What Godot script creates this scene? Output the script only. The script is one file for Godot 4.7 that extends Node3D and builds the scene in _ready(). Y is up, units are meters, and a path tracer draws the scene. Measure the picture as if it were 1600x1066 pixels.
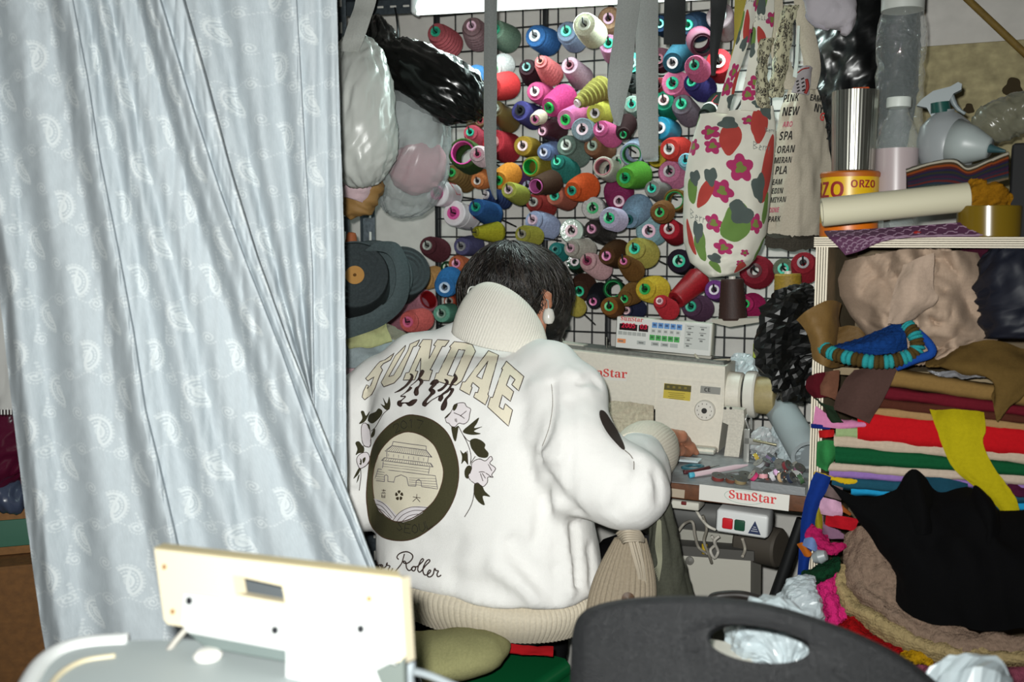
extends Node3D
# A tailor's corner: person in a white jacket at a sewing machine, thread cones on a mesh wall.
# y up, metres. P(px, py, depth) turns a measured sight line and a distance into a point.

const F := 1550.0
const PITCH := 6.0
const CAM := Vector3(0, 1.23, 0)
const WALL_TURN := 24.0
var cb := Basis(Vector3.RIGHT, deg_to_rad(-PITCH))
var nz := FastNoiseLite.new()
var nz2 := FastNoiseLite.new()
var rng := RandomNumberGenerator.new()
var used := {}
var M := {}

func P(px: float, py: float, d: float) -> Vector3:
	return CAM + d * ((px - 800.0) / F * cb.x - (py - 533.0) / F * cb.y - cb.z)

func ray(px: float, py: float) -> Vector3:
	return ((px - 800.0) / F * cb.x - (py - 533.0) / F * cb.y - cb.z)

# where the sight line meets a plane
func on(px: float, py: float, p0: Vector3, n: Vector3) -> Vector3:
	var r := ray(px, py)
	return CAM + r * ((p0 - CAM).dot(n) / r.dot(n))

# --- wall frame: U runs along the back wall to the right, N points out of the wall into the room
var U := Vector3(cos(deg_to_rad(WALL_TURN)), 0, sin(deg_to_rad(WALL_TURN)))
var N := Vector3(-sin(deg_to_rad(WALL_TURN)), 0, cos(deg_to_rad(WALL_TURN)))
var W0 := Vector3(-0.145, 0, -2.77)          # a point on the mesh grid
func onwall(px: float, py: float, off: float) -> Vector3:
	return on(px, py, W0 + N * off, N)

# ------------------------------------------------------------------ mesh builder
class B:
	var v := PackedVector3Array()
	var n := PackedVector3Array()
	var uv := PackedVector2Array()
	var c := PackedColorArray()
	var idx := PackedInt32Array()
	var col := Color.WHITE
	func add(pv: PackedVector3Array, pi: PackedInt32Array, puv = null, closed := true) -> void:
		if closed:
			var ctr := Vector3.ZERO
			for p in pv: ctr += p
			ctr /= maxf(pv.size(), 1)
			var vol := 0.0
			for i in range(0, pi.size(), 3):
				vol += (pv[pi[i]] - ctr).dot((pv[pi[i + 1]] - ctr).cross(pv[pi[i + 2]] - ctr))
			if vol > 0.0:
				for i in range(0, pi.size(), 3):
					var t := pi[i + 1]
					pi[i + 1] = pi[i + 2]
					pi[i + 2] = t
		var nn := PackedVector3Array()
		nn.resize(pv.size())
		for i in range(0, pi.size(), 3):
			var a := pv[pi[i]]
			var f := (pv[pi[i + 2]] - a).cross(pv[pi[i + 1]] - a)
			nn[pi[i]] += f
			nn[pi[i + 1]] += f
			nn[pi[i + 2]] += f
		var at := v.size()
		for i in pv.size():
			n.append(nn[i].normalized() if nn[i].length_squared() > 1e-24 else Vector3.UP)
			c.append(col)
			uv.append(puv[i] if puv != null else Vector2.ZERO)
		v.append_array(pv)
		for i in pi: idx.append(at + i)
	# chamfered box: centre, axes, full size, bevel
	func box(ctr: Vector3, bs: Basis, size: Vector3, bev := 0.002) -> void:
		bev = minf(bev, minf(size.x, minf(size.y, size.z)) * 0.45)
		var h := size * 0.5
		var pv := PackedVector3Array()
		var id := {}
		for ax in 3:
			for s in [-1, 1]:
				for a in [-1, 1]:
					for b in [-1, 1]:
						var q := Vector3.ZERO
						q[ax] = s * h[ax]
						q[(ax + 1) % 3] = a * (h[(ax + 1) % 3] - bev)
						q[(ax + 2) % 3] = b * (h[(ax + 2) % 3] - bev)
						var sg := Vector3i.ZERO
						sg[ax] = s
						sg[(ax + 1) % 3] = a
						sg[(ax + 2) % 3] = b
						id[[ax, sg]] = pv.size()
						pv.append(ctr + bs * q)
		var pi := PackedInt32Array()
		var tri := func(a: int, b: int, cc: int) -> void:
			var f := (pv[b] - pv[a]).cross(pv[cc] - pv[a])
			if f.dot((pv[a] + pv[b] + pv[cc]) / 3.0 - ctr) > 0:
				pi.append_array(PackedInt32Array([a, cc, b]))
			else:
				pi.append_array(PackedInt32Array([a, b, cc]))
		for ax in 3:
			for s in [-1, 1]:
				var k := []
				for q in [[-1, -1], [1, -1], [1, 1], [-1, 1]]:
					var sg := Vector3i.ZERO
					sg[ax] = s
					sg[(ax + 1) % 3] = q[0]
					sg[(ax + 2) % 3] = q[1]
					k.append(id[[ax, sg]])
				tri.call(k[0], k[1], k[2])
				tri.call(k[0], k[2], k[3])
		for ax in 3:          # edges along ax
			var b1 := (ax + 1) % 3
			var b2 := (ax + 2) % 3
			for s1 in [-1, 1]:
				for s2 in [-1, 1]:
					var lo := Vector3i.ZERO
					lo[ax] = -1
					lo[b1] = s1
					lo[b2] = s2
					var hi := lo
					hi[ax] = 1
					var q0: int = id[[b1, lo]]
					var q1: int = id[[b1, hi]]
					var q2: int = id[[b2, hi]]
					var q3: int = id[[b2, lo]]
					tri.call(q0, q1, q2)
					tri.call(q0, q2, q3)
		for s1 in [-1, 1]:
			for s2 in [-1, 1]:
				for s3 in [-1, 1]:
					var sg := Vector3i(s1, s2, s3)
					tri.call(id[[0, sg]], id[[1, sg]], id[[2, sg]])
		add(pv, pi, null, false)
	# surface of revolution: profile of Vector2(radius, height)
	func lathe(prof: Array, base: Vector3, axis: Vector3, seg := 20, crease := 35.0, rib := 0.0, ribs := 0) -> void:
		axis = axis.normalized()
		var x := axis.cross(Vector3.UP if absf(axis.y) < 0.9 else Vector3.RIGHT).normalized()
		var y := axis.cross(x).normalized()
		var bands := [[prof[0]]]
		for i in range(1, prof.size()):
			bands[-1].append(prof[i])
			if i < prof.size() - 1:
				var d1: Vector2 = (prof[i] - prof[i - 1]).normalized()
				var d2: Vector2 = (prof[i + 1] - prof[i]).normalized()
				if rad_to_deg(absf(d1.angle_to(d2))) > crease:
					bands.append([prof[i]])
		var pv := PackedVector3Array()
		var pi := PackedInt32Array()
		var pu := PackedVector2Array()
		for band in bands:
			var at := pv.size()
			for k in band.size():
				for s in seg + 1:
					var a := TAU * s / seg
					var r: float = band[k].x
					if ribs > 0: r *= 1.0 + rib * cos(a * ribs)
					pv.append(base + axis * band[k].y + (x * cos(a) + y * sin(a)) * r)
					pu.append(Vector2(float(s) / seg, band[k].y))
			for k in band.size() - 1:
				for s in seg:
					var a0 = at + k * (seg + 1) + s
					pi.append_array(PackedInt32Array([a0, a0 + 1, a0 + seg + 1, a0 + 1, a0 + seg + 2, a0 + seg + 1]))
		var before := n.size()
		add(pv, pi, pu, true)
		# join the normals across the seam
		var at2 := before
		for band in bands:
			for k in band.size():
				var m: Vector3 = (n[at2] + n[at2 + seg]).normalized()
				n[at2] = m
				n[at2 + seg] = m
				at2 += seg + 1
	# tube along a path
	func tube(path: Array, rad, seg := 8, caps := true, flat := 1.0) -> void:
		var pv := PackedVector3Array()
		var pi := PackedInt32Array()
		var m := path.size()
		var up := Vector3.UP
		var t0: Vector3 = (path[1] - path[0]).normalized()
		var x := t0.cross(up)
		if x.length() < 0.05: x = t0.cross(Vector3.RIGHT)
		x = x.normalized()
		for i in m:
			var t: Vector3 = (path[mini(i + 1, m - 1)] - path[maxi(i - 1, 0)]).normalized()
			x = (x - t * x.dot(t)).normalized()
			var y := t.cross(x)
			var r: float = rad[i] if rad is Array else rad
			for s in seg:
				var a := TAU * s / seg
				pv.append(path[i] + (x * cos(a) + y * sin(a) * flat) * r)
		for i in m - 1:
			for s in seg:
				var a := i * seg + s
				var b := i * seg + (s + 1) % seg
				pi.append_array(PackedInt32Array([a, b, a + seg, b, b + seg, a + seg]))
		if caps:
			for e in [0, m - 1]:
				var k := pv.size()
				pv.append(path[e])
				for s in seg:
					var a: int = e * seg + s
					var b: int = e * seg + (s + 1) % seg
					if e == 0: pi.append_array(PackedInt32Array([k, b, a]))
					else: pi.append_array(PackedInt32Array([k, a, b]))
		add(pv, pi, null, true)
	# flat polygon (points in 3D, one plane) pushed out by vec
	func prism(pts: Array, vec: Vector3) -> void:
		var a: Vector3 = pts[0]
		var nn := vec.normalized()
		var x := Vector3.ZERO
		for p in pts:
			var q: Vector3 = p - a
			q -= nn * q.dot(nn)
			if q.length() > x.length(): x = q
		x = x.normalized()
		var y := nn.cross(x)
		var p2 := PackedVector2Array()
		for p in pts: p2.append(Vector2((p - a).dot(x), (p - a).dot(y)))
		var t := Geometry2D.triangulate_polygon(p2)
		var pv := PackedVector3Array()
		var pi := PackedInt32Array()
		var pu := PackedVector2Array()
		var m := pts.size()
		for p in pts:
			pv.append(p)
			pu.append(Vector2((p - a).dot(x), (p - a).dot(y)))
		for p in pts:
			pv.append(p + vec)
			pu.append(Vector2((p - a).dot(x), (p - a).dot(y)))
		for i in range(0, t.size(), 3):
			var tt := [t[i], t[i + 1], t[i + 2]]
			if (pv[tt[1]] - pv[tt[0]]).cross(pv[tt[2]] - pv[tt[0]]).dot(nn) < 0:
				tt = [tt[0], tt[2], tt[1]]
			pi.append_array(PackedInt32Array([tt[0], tt[1], tt[2], tt[0] + m, tt[2] + m, tt[1] + m]))
		var area := Geometry2D.is_polygon_clockwise(p2)
		for i in m:
			var j := (i + 1) % m
			var k := pv.size()
			pv.append_array(PackedVector3Array([pts[i], pts[j], pts[j] + vec, pts[i] + vec]))
			for q in 4: pu.append(Vector2.ZERO)
			if area: pi.append_array(PackedInt32Array([k, k + 1, k + 2, k, k + 2, k + 3]))
			else: pi.append_array(PackedInt32Array([k, k + 2, k + 1, k, k + 3, k + 2]))
		add(pv, pi, pu, false)
	# a grid of points (rows x cols) with thickness, both faces and rim
	func slab(g: PackedVector3Array, cols: int, thick: float, wrap := false, uvs := Vector2.ONE) -> void:
		var rows := g.size() / cols
		var nn := PackedVector3Array()
		nn.resize(g.size())
		for r in rows:
			for q in cols:
				var q0 := q - 1
				var q1 := q + 1
				if wrap:
					q0 = (q - 1 + cols) % cols
					q1 = (q + 1) % cols
				else:
					q0 = maxi(q0, 0)
					q1 = mini(q1, cols - 1)
				var du := g[r * cols + q1] - g[r * cols + q0]
				var dv := g[mini(r + 1, rows - 1) * cols + q] - g[maxi(r - 1, 0) * cols + q]
				var f := du.cross(dv)
				nn[r * cols + q] = f.normalized() if f.length_squared() > 1e-20 else Vector3.ZERO
		var pv := PackedVector3Array()
		var pu := PackedVector2Array()
		var pi := PackedInt32Array()
		for side in 2:
			var at := pv.size()
			for r in rows:
				for q in cols:
					pv.append(g[r * cols + q] + nn[r * cols + q] * (thick * (0.5 if side == 0 else -0.5)))
					pu.append(Vector2(float(q) / (cols - 1) * uvs.x, float(r) / (rows - 1) * uvs.y))
			for r in rows - 1:
				for q in (cols if wrap else cols - 1):
					var a := at + r * cols + q
					var b := at + r * cols + (q + 1) % cols
					if side == 0: pi.append_array(PackedInt32Array([a, a + cols, b, b, a + cols, b + cols]))
					else: pi.append_array(PackedInt32Array([a, b, a + cols, b, b + cols, a + cols]))
		var m := rows * cols
		var rim := PackedInt32Array()
		if not wrap:
			for r in range(0, rows): rim.append(r * cols)
			for q in range(1, cols): rim.append((rows - 1) * cols + q)
			for r in range(rows - 2, -1, -1): rim.append(r * cols + cols - 1)
			for q in range(cols - 2, 0, -1): rim.append(q)
		var loops := [rim] if not wrap else [PackedInt32Array(range(cols)), PackedInt32Array(range((rows - 1) * cols, rows * cols))]
		for lp in loops:
			for i in lp.size():
				var a: int = lp[i]
				var b: int = lp[(i + 1) % lp.size()]
				var k := pv.size()
				pv.append_array(PackedVector3Array([pv[a], pv[b], pv[b + m], pv[a + m]]))
				pu.append_array(PackedVector2Array([pu[a], pu[b], pu[b], pu[a]]))
				if not wrap: pi.append_array(PackedInt32Array([k, k + 2, k + 1, k, k + 3, k + 2]))
				else: pi.append_array(PackedInt32Array([k, k + 1, k + 2, k, k + 2, k + 3]) if lp[0] == 0 else PackedInt32Array([k, k + 2, k + 1, k, k + 3, k + 2]))
		add(pv, pi, pu, true)
	# closed skin over a spine of [centre, radius along side, radius along other]
	func text(s: String, font: Font, o: Vector3, ax: Vector3, ay: Vector3, height: float, depth := 0.0006, size := 32) -> void:
		var tm := TextMesh.new()
		tm.text = s
		tm.font = font
		tm.font_size = size
		tm.pixel_size = 1.0 / size
		tm.depth = 0.02
		tm.horizontal_alignment = HORIZONTAL_ALIGNMENT_LEFT
		tm.vertical_alignment = VERTICAL_ALIGNMENT_BOTTOM
		tm.curve_step = 2.0
		var az := ax.cross(ay).normalized()
		for k in tm.get_surface_count():
			var arr := tm.surface_get_arrays(k)
			var pv: PackedVector3Array = arr[Mesh.ARRAY_VERTEX]
			var pn: PackedVector3Array = arr[Mesh.ARRAY_NORMAL]
			var pi = arr[Mesh.ARRAY_INDEX]
			var at := v.size()
			for i in pv.size():
				v.append(o + (ax * pv[i].x + ay * pv[i].y) * height + az * (pv[i].z / 0.02 * depth))
				n.append((ax.normalized() * pn[i].x + ay.normalized() * pn[i].y + az * pn[i].z).normalized())
				uv.append(Vector2.ZERO)
				c.append(col)
			if pi == null or pi.size() == 0: pi = PackedInt32Array(range(pv.size()))
			for i in pi: idx.append(at + i)

# crumpled film: every facet keeps its own flat normal
func facet(b: B) -> B:
	var o := B.new()
	for i in b.idx.size():
		var t := (i / 3) * 3
		var p := b.v[b.idx[t]]
		o.v.append(b.v[b.idx[i]])
		o.n.append((b.v[b.idx[t + 2]] - p).cross(b.v[b.idx[t + 1]] - p).normalized())
		o.uv.append(b.uv[b.idx[i]])
		o.c.append(b.c[b.idx[i]])
		o.idx.append(i)
	return o

func cr(a: Vector3, b: Vector3, c: Vector3, d: Vector3, t: float) -> Vector3:
	return 0.5 * (2.0 * b + (c - a) * t + (2.0 * a - 5.0 * b + 4.0 * c - d) * t * t + (3.0 * b - a - 3.0 * c + d) * t * t * t)

func spline(pts: Array, m: int, closed := false) -> Array:
	var out := []
	var k := pts.size()
	var spans := k if closed else k - 1
	for i in (m if closed else m + 1):
		var f := float(i) / m * spans
		var s := mini(int(f), spans - 1)
		var t := f - s
		if closed:
			out.append(cr(pts[(s - 1 + k) % k], pts[s % k], pts[(s + 1) % k], pts[(s + 2) % k], t))
		else:
			out.append(cr(pts[maxi(s - 1, 0)], pts[s], pts[mini(s + 1, k - 1)], pts[mini(s + 2, k - 1)], t))
	return out

# control net (rows of points) -> smooth grid; wrinkle pushes along the local normal
func net(rows: Array, nu: int, nv: int, amp := 0.0, freq := 12.0, stretch := Vector3.ONE, seed := 0.0, crease := false) -> PackedVector3Array:
	var fine := []
	for r in rows: fine.append(spline(r, nu))
	var g := PackedVector3Array()
	g.resize((nu + 1) * (nv + 1))
	for q in nu + 1:
		var colm := []
		for r in fine: colm.append(r[q])
		var s := spline(colm, nv)
		for r in nv + 1: g[r * (nu + 1) + q] = s[r]
	if amp > 0.0:
		var h := g.duplicate()
		for r in nv + 1:
			for q in nu + 1:
				var i := r * (nu + 1) + q
				var du := g[r * (nu + 1) + mini(q + 1, nu)] - g[r * (nu + 1) + maxi(q - 1, 0)]
				var dv := g[mini(r + 1, nv) * (nu + 1) + q] - g[maxi(r - 1, 0) * (nu + 1) + q]
				var p := g[i] * stretch * freq + Vector3.ONE * seed
				var n1 := nz.get_noise_3dv(p)
				var n2 := nz.get_noise_3dv(p * 2.1 + Vector3.ONE * 17.0)
				var k := (1.0 - 3.2 * absf(n1)) * 1.2 + 0.6 * (1.0 - 3.2 * absf(n2)) if crease else n1 * 1.6 + 0.7 * n2
				h[i] = g[i] + du.cross(dv).normalized() * amp * k
		g = h
	return g

func rows_px(rows: Array) -> Array:
	var out := []
	for r in rows:
		var o := []
		for p in r: o.append(P(p[0], p[1], p[2]))
		out.append(o)
	return out

func pts_px(pts: Array, d := 0.0) -> Array:
	var o := []
	for p in pts: o.append(P(p[0], p[1], p[2] if p.size() > 2 else d))
	return o

# bag-like closed skin: spine of [px, py, depth, half width px, half depth m]
func skin(b: B, spine: Array, seg: int, rings: int, amp := 0.004, freq := 14.0, ridged := false, seed := 0.0, pleat := 0.0) -> void:
	var ctr := []
	var rad := []
	for s in spine:
		ctr.append(P(s[0], s[1], s[2]))
		rad.append(Vector3(s[3] * s[2] / F, s[4], 0))
	var cs := spline(ctr, rings)
	var rs := spline(rad, rings)
	var pv := PackedVector3Array()
	var pi := PackedInt32Array()
	for i in rings + 1:
		var t: Vector3 = (cs[mini(i + 1, rings)] - cs[maxi(i - 1, 0)]).normalized()
		var side := t.cross(cb.z).normalized()
		var fr := side.cross(t).normalized()
		for k in seg:
			var a := TAU * k / seg
			var dir := side * cos(a) * maxf(rs[i].x, 0.0005) + fr * sin(a) * maxf(rs[i].y, 0.0005)
			var p: Vector3 = cs[i] + dir
			var w := nz.get_noise_3dv(p * freq + Vector3.ONE * seed)
			var w2 := nz.get_noise_3dv(p * freq * 2.4 + Vector3.ONE * (seed + 31.0))
			if pleat > 0.0:
				var pq := Vector3(cos(a) * pleat, sin(a) * pleat, i * 0.045 + seed)
				w = nz.get_noise_3dv(pq)
				w2 = nz.get_noise_3dv(pq * 2.2 + Vector3.ONE * 9.0)
			var f := (1.0 - 3.0 * absf(w)) + 0.6 * (1.0 - 3.0 * absf(w2)) if ridged else 1.6 * w + 0.8 * w2
			pv.append(p + dir.normalized() * amp * f * minf(1.0, rs[i].x / 0.02))
	for i in rings:
		for k in seg:
			var a := i * seg + k
			var q := i * seg + (k + 1) % seg
			pi.append_array(PackedInt32Array([a, q, a + seg, q, q + seg, a + seg]))
	for e in [0, rings]:
		var k := pv.size()
		pv.append(cs[e])
		for s in seg:
			var a: int = e * seg + s
			var q: int = e * seg + (s + 1) % seg
			if e == 0: pi.append_array(PackedInt32Array([k, q, a]))
			else: pi.append_array(PackedInt32Array([k, a, q]))
	b.add(pv, pi, null, true)

# ------------------------------------------------------------------ nodes
func numbered(called: String) -> String:
	if not used.has(called):
		used[called] = 0
		return called
	used[called] += 1
	return "%s_%03d" % [called, used[called]]

func meta(o: Node, label := "", category := "", group := "", kind := "") -> void:
	if label: o.set_meta("label", label)
	if category: o.set_meta("category", category)
	if group: o.set_meta("group", group)
	if kind: o.set_meta("kind", kind)

func thing(called: String, at: Vector3, label: String, category: String, group := "") -> Node3D:
	var o := Node3D.new()
	o.name = numbered(called)
	add_child(o)
	o.position = at
	o.set_meta("org", at)
	meta(o, label, category, group)
	return o

func struct(called: String, at := Vector3.ZERO) -> Node3D:
	var o := Node3D.new()
	o.name = numbered(called)
	add_child(o)
	o.position = at
	o.set_meta("org", at)
	o.set_meta("kind", "structure")
	return o

func mesh_of(b: B, org: Vector3) -> ArrayMesh:
	var arr := []
	arr.resize(Mesh.ARRAY_MAX)
	var v := b.v.duplicate()
	for i in v.size(): v[i] -= org
	arr[Mesh.ARRAY_VERTEX] = v
	arr[Mesh.ARRAY_NORMAL] = b.n
	arr[Mesh.ARRAY_TEX_UV] = b.uv
	arr[Mesh.ARRAY_COLOR] = b.c
	arr[Mesh.ARRAY_INDEX] = b.idx
	var m := ArrayMesh.new()
	m.add_surface_from_arrays(Mesh.PRIMITIVE_TRIANGLES, arr)
	return m

# a part (parent given)
func part(b: B, called: String, m: Material, parent: Node, label := "") -> MeshInstance3D:
	var o := MeshInstance3D.new()
	o.name = called
	var org: Vector3 = parent.get_meta("org")
	o.mesh = mesh_of(b, org)
	o.material_override = m
	o.set_meta("org", org)
	if label: o.set_meta("label", label)
	parent.add_child(o, true)
	return o

# a thing that is one mesh
func solo(b: B, called: String, m: Material, label: String, category: String, group := "", kind := "") -> MeshInstance3D:
	var lo := b.v[0]
	var hi := b.v[0]
	for p in b.v:
		lo = lo.min(p)
		hi = hi.max(p)
	var org := Vector3((lo.x + hi.x) / 2, lo.y, (lo.z + hi.z) / 2)
	var o := MeshInstance3D.new()
	o.name = numbered(called)
	o.mesh = mesh_of(b, org)
	o.material_override = m
	o.position = org
	o.set_meta("org", org)
	meta(o, label, category, group, kind)
	add_child(o)
	return o

# ------------------------------------------------------------------ materials
func noise_tex(freq: float, oct := 3, ramp = null, size := 256, ridged := false) -> NoiseTexture2D:
	var k := "%s %s %s %s %s" % [freq, oct, ramp, size, ridged]
	if M.has(k): return M[k]
	var f := FastNoiseLite.new()
	f.noise_type = FastNoiseLite.TYPE_SIMPLEX_SMOOTH
	f.frequency = freq
	f.fractal_type = FastNoiseLite.FRACTAL_RIDGED if ridged else FastNoiseLite.FRACTAL_FBM
	f.fractal_octaves = oct
	var t := NoiseTexture2D.new()
	t.width = size
	t.height = size
	t.seamless = true
	t.noise = f
	if ramp != null:
		var g := Gradient.new()
		g.set_color(0, ramp[0])
		g.set_color(1, ramp[1])
		t.color_ramp = g
	M[k] = t
	return t

func mat(col, rough := 0.8, metal := 0.0, bump := 0.0, scale := 6.0, freq := 0.03, vary := 0.0) -> StandardMaterial3D:
	var c: Color = Color(col) if col is String else col
	var key := "m %s %s %s %s %s %s %s" % [c, rough, metal, bump, scale, freq, vary]
	if M.has(key): return M[key]
	var m := StandardMaterial3D.new()
	m.albedo_color = c
	m.roughness = rough
	m.metallic = metal
	if rough >= 0.85: m.metallic_specular = 0.22
	if bump > 0.0 or vary > 0.0:
		m.uv1_triplanar = true
		m.uv1_scale = Vector3.ONE * scale
	if bump > 0.0:
		m.heightmap_enabled = true
		m.heightmap_texture = noise_tex(freq)
		m.heightmap_scale = bump * 0.18
	if vary > 0.0:
		m.albedo_texture = noise_tex(0.02, 4, [Color(1.0 - vary, 1.0 - vary, 1.0 - vary), Color.WHITE])
	M[key] = m
	return m

func vcol(rough := 0.8, bump := 0.0, scale := 6.0, freq := 0.03) -> StandardMaterial3D:
	var m: StandardMaterial3D = mat(Color.WHITE, rough, 0.0, bump, scale, freq).duplicate()
	m.vertex_color_use_as_albedo = true
	return m

func lin(col) -> Color:
	return (Color(col) if col is String else col as Color).srgb_to_linear()

# yarn relief: rows of V stitches
func knit_mat(col: String, scale := 22.0, relief := 0.14) -> StandardMaterial3D:
	if not M.has("knit_image"):
		var im := Image.create(128, 128, false, Image.FORMAT_L8)
		for y in 128:
			for x in 128:
				var fx := fmod(x, 16.0) / 16.0
				var fy := fmod(y + absf(fx - 0.5) * 18.0, 16.0) / 16.0
				var h := sin(fy * PI) * (0.45 + 0.55 * absf(sin(fx * TAU)))
				im.set_pixel(x, y, Color(h, h, h))
		M.knit_image = ImageTexture.create_from_image(im)
	var m: StandardMaterial3D = mat(col, 0.95, 0, 0.0, scale, 0.09, 0.25).duplicate()
	m.uv1_triplanar = true
	m.uv1_scale = Vector3.ONE * scale
	m.heightmap_enabled = true
	m.heightmap_texture = M.knit_image
	m.heightmap_scale = relief
	return m

func glass(col: Color, alpha := 0.12, rough := 0.03) -> StandardMaterial3D:
	var m := StandardMaterial3D.new()
	m.albedo_color = Color(col.r, col.g, col.b, alpha)
	m.roughness = rough
	m.transparency = BaseMaterial3D.TRANSPARENCY_ALPHA
	return m

func sheer(col: Color, alpha: float, rough := 0.35) -> StandardMaterial3D:
	var m := StandardMaterial3D.new()
	m.albedo_color = Color(col.r, col.g, col.b, alpha)
	m.roughness = rough
	m.transparency = BaseMaterial3D.TRANSPARENCY_ALPHA
	return m

func turn(x: Vector3, up := Vector3.UP) -> Basis:      # basis with x along given direction, y near up
	x = x.normalized()
	var z := x.cross(up).normalized()
	return Basis(x, z.cross(x).normalized(), z)

var sans: SystemFont
var serif: SystemFont

func _ready() -> void:
	nz.noise_type = FastNoiseLite.TYPE_SIMPLEX_SMOOTH
	nz.frequency = 1.0
	nz.seed = 7
	nz2.noise_type = FastNoiseLite.TYPE_SIMPLEX
	nz2.frequency = 1.0
	nz2.seed = 21
	rng.seed = 4242
	sans = SystemFont.new()
	sans.font_names = PackedStringArray(["Droid Sans"])
	sans.font_weight = 700
	serif = SystemFont.new()
	serif.font_names = PackedStringArray(["Droid Serif"])
	serif.font_weight = 700
	camera_and_light()
	room()
	curtains()
	thread_wall()
	lamp_and_straps()
	left_rack()
	table_and_machine()
	seamstress()
	tote_bags()
	shelf_unit()
	foreground()

func camera_and_light() -> void:
	var c := Camera3D.new()
	c.name = "camera"
	c.position = CAM
	c.basis = cb
	c.fov = rad_to_deg(2.0 * atan(533.0 / F))
	var at := CameraAttributesPhysical.new()
	at.frustum_focal_length = 24.0 * F / 1066.0
	at.frustum_focus_distance = 2.0
	at.frustum_near = 0.05
	at.frustum_far = 30.0
	at.exposure_aperture = 4.5
	c.attributes = at
	add_child(c)
	c.current = true
	var e := Environment.new()
	e.background_mode = Environment.BG_COLOR
	e.background_color = Color(0.05, 0.055, 0.06)
	e.background_energy_multiplier = 1.0
	e.tonemap_mode = Environment.TONE_MAPPER_LINEAR
	e.tonemap_exposure = 1.0
	e.sdfgi_enabled = true
	e.ssao_enabled = true
	e.ssil_enabled = true
	var we := WorldEnvironment.new()
	we.name = "environment"
	we.environment = e
	add_child(we)
	# the camera's flash, up and to the left of the lens
	var f := SpotLight3D.new()
	f.name = "camera_flash"
	f.position = CAM + cb * Vector3(-0.024, 0.034, 0.0)
	f.light_color = Color(0.985, 0.99, 0.975)
	f.light_energy = 3.7
	f.light_size = 0.012
	f.spot_angle = 56.0
	f.spot_angle_attenuation = 1.0
	f.spot_range = 12.0
	f.spot_attenuation = 2.0
	f.shadow_enabled = true
	add_child(f)
	f.look_at_from_position(f.position, P(720, 500, 2.0))

func room() -> void:
	M.wall = mat("d6d3cd", 0.9, 0.0, 0.6, 3.0, 0.02, 0.08)
	var bk := struct("wall_back")
	var b := B.new()
	var bs := Basis(U, Vector3.UP, N)
	b.box(W0 - N * 0.13 + Vector3(0, 1.3, 0) + U * 0.2, bs, Vector3(4.4, 2.7, 0.1), 0.002)
	part(b, "plaster", M.wall, bk)
	var fl := struct("floor")
	b = B.new()
	b.box(Vector3(0, -0.05, -0.6), Basis(), Vector3(5.4, 0.1, 6.0), 0.002)
	part(b, "concrete", mat("6d6a64", 0.85, 0, 0.3, 2.0, 0.02, 0.25), fl)
	var ce := struct("ceiling")
	b = B.new()
	b.box(Vector3(0, 2.65, -0.6), Basis(), Vector3(5.4, 0.1, 6.0), 0.002)
	part(b, "board", mat("c4c4c0", 0.9), ce)
	for w in [["wall_left", Vector3(-2.5, 1.3, -0.6), Vector3(0.1, 2.7, 6.0), "a3a19c"], ["wall_right", Vector3(2.3, 1.3, -0.6), Vector3(0.1, 2.7, 6.0), "a3a19c"], ["wall_front", Vector3(0, 1.3, 2.3), Vector3(5.4, 2.7, 0.1), "8f8d88"]]:
		var s := struct(w[0])
		b = B.new()
		b.box(w[1], Basis(), w[2], 0.002)
		part(b, "plaster", mat(w[3], 0.9), s)

# ------------------------------------------------------------------ curtains
func dot(im: Image, x: float, y: float, r: float, col: Color, a := 1.0) -> void:
	var w := im.get_width()
	var h := im.get_height()
	for j in range(int(floor(y - r)), int(ceil(y + r)) + 1):
		for i in range(int(floor(x - r)), int(ceil(x + r)) + 1):
			var d := Vector2(i - x, j - y).length()
			if d < r:
				var q := im.get_pixel(posmod(i, w), posmod(j, h))
				im.set_pixel(posmod(i, w), posmod(j, h), q.lerp(col, a * clampf((r - d) * 1.2, 0.0, 1.0)))

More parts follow.
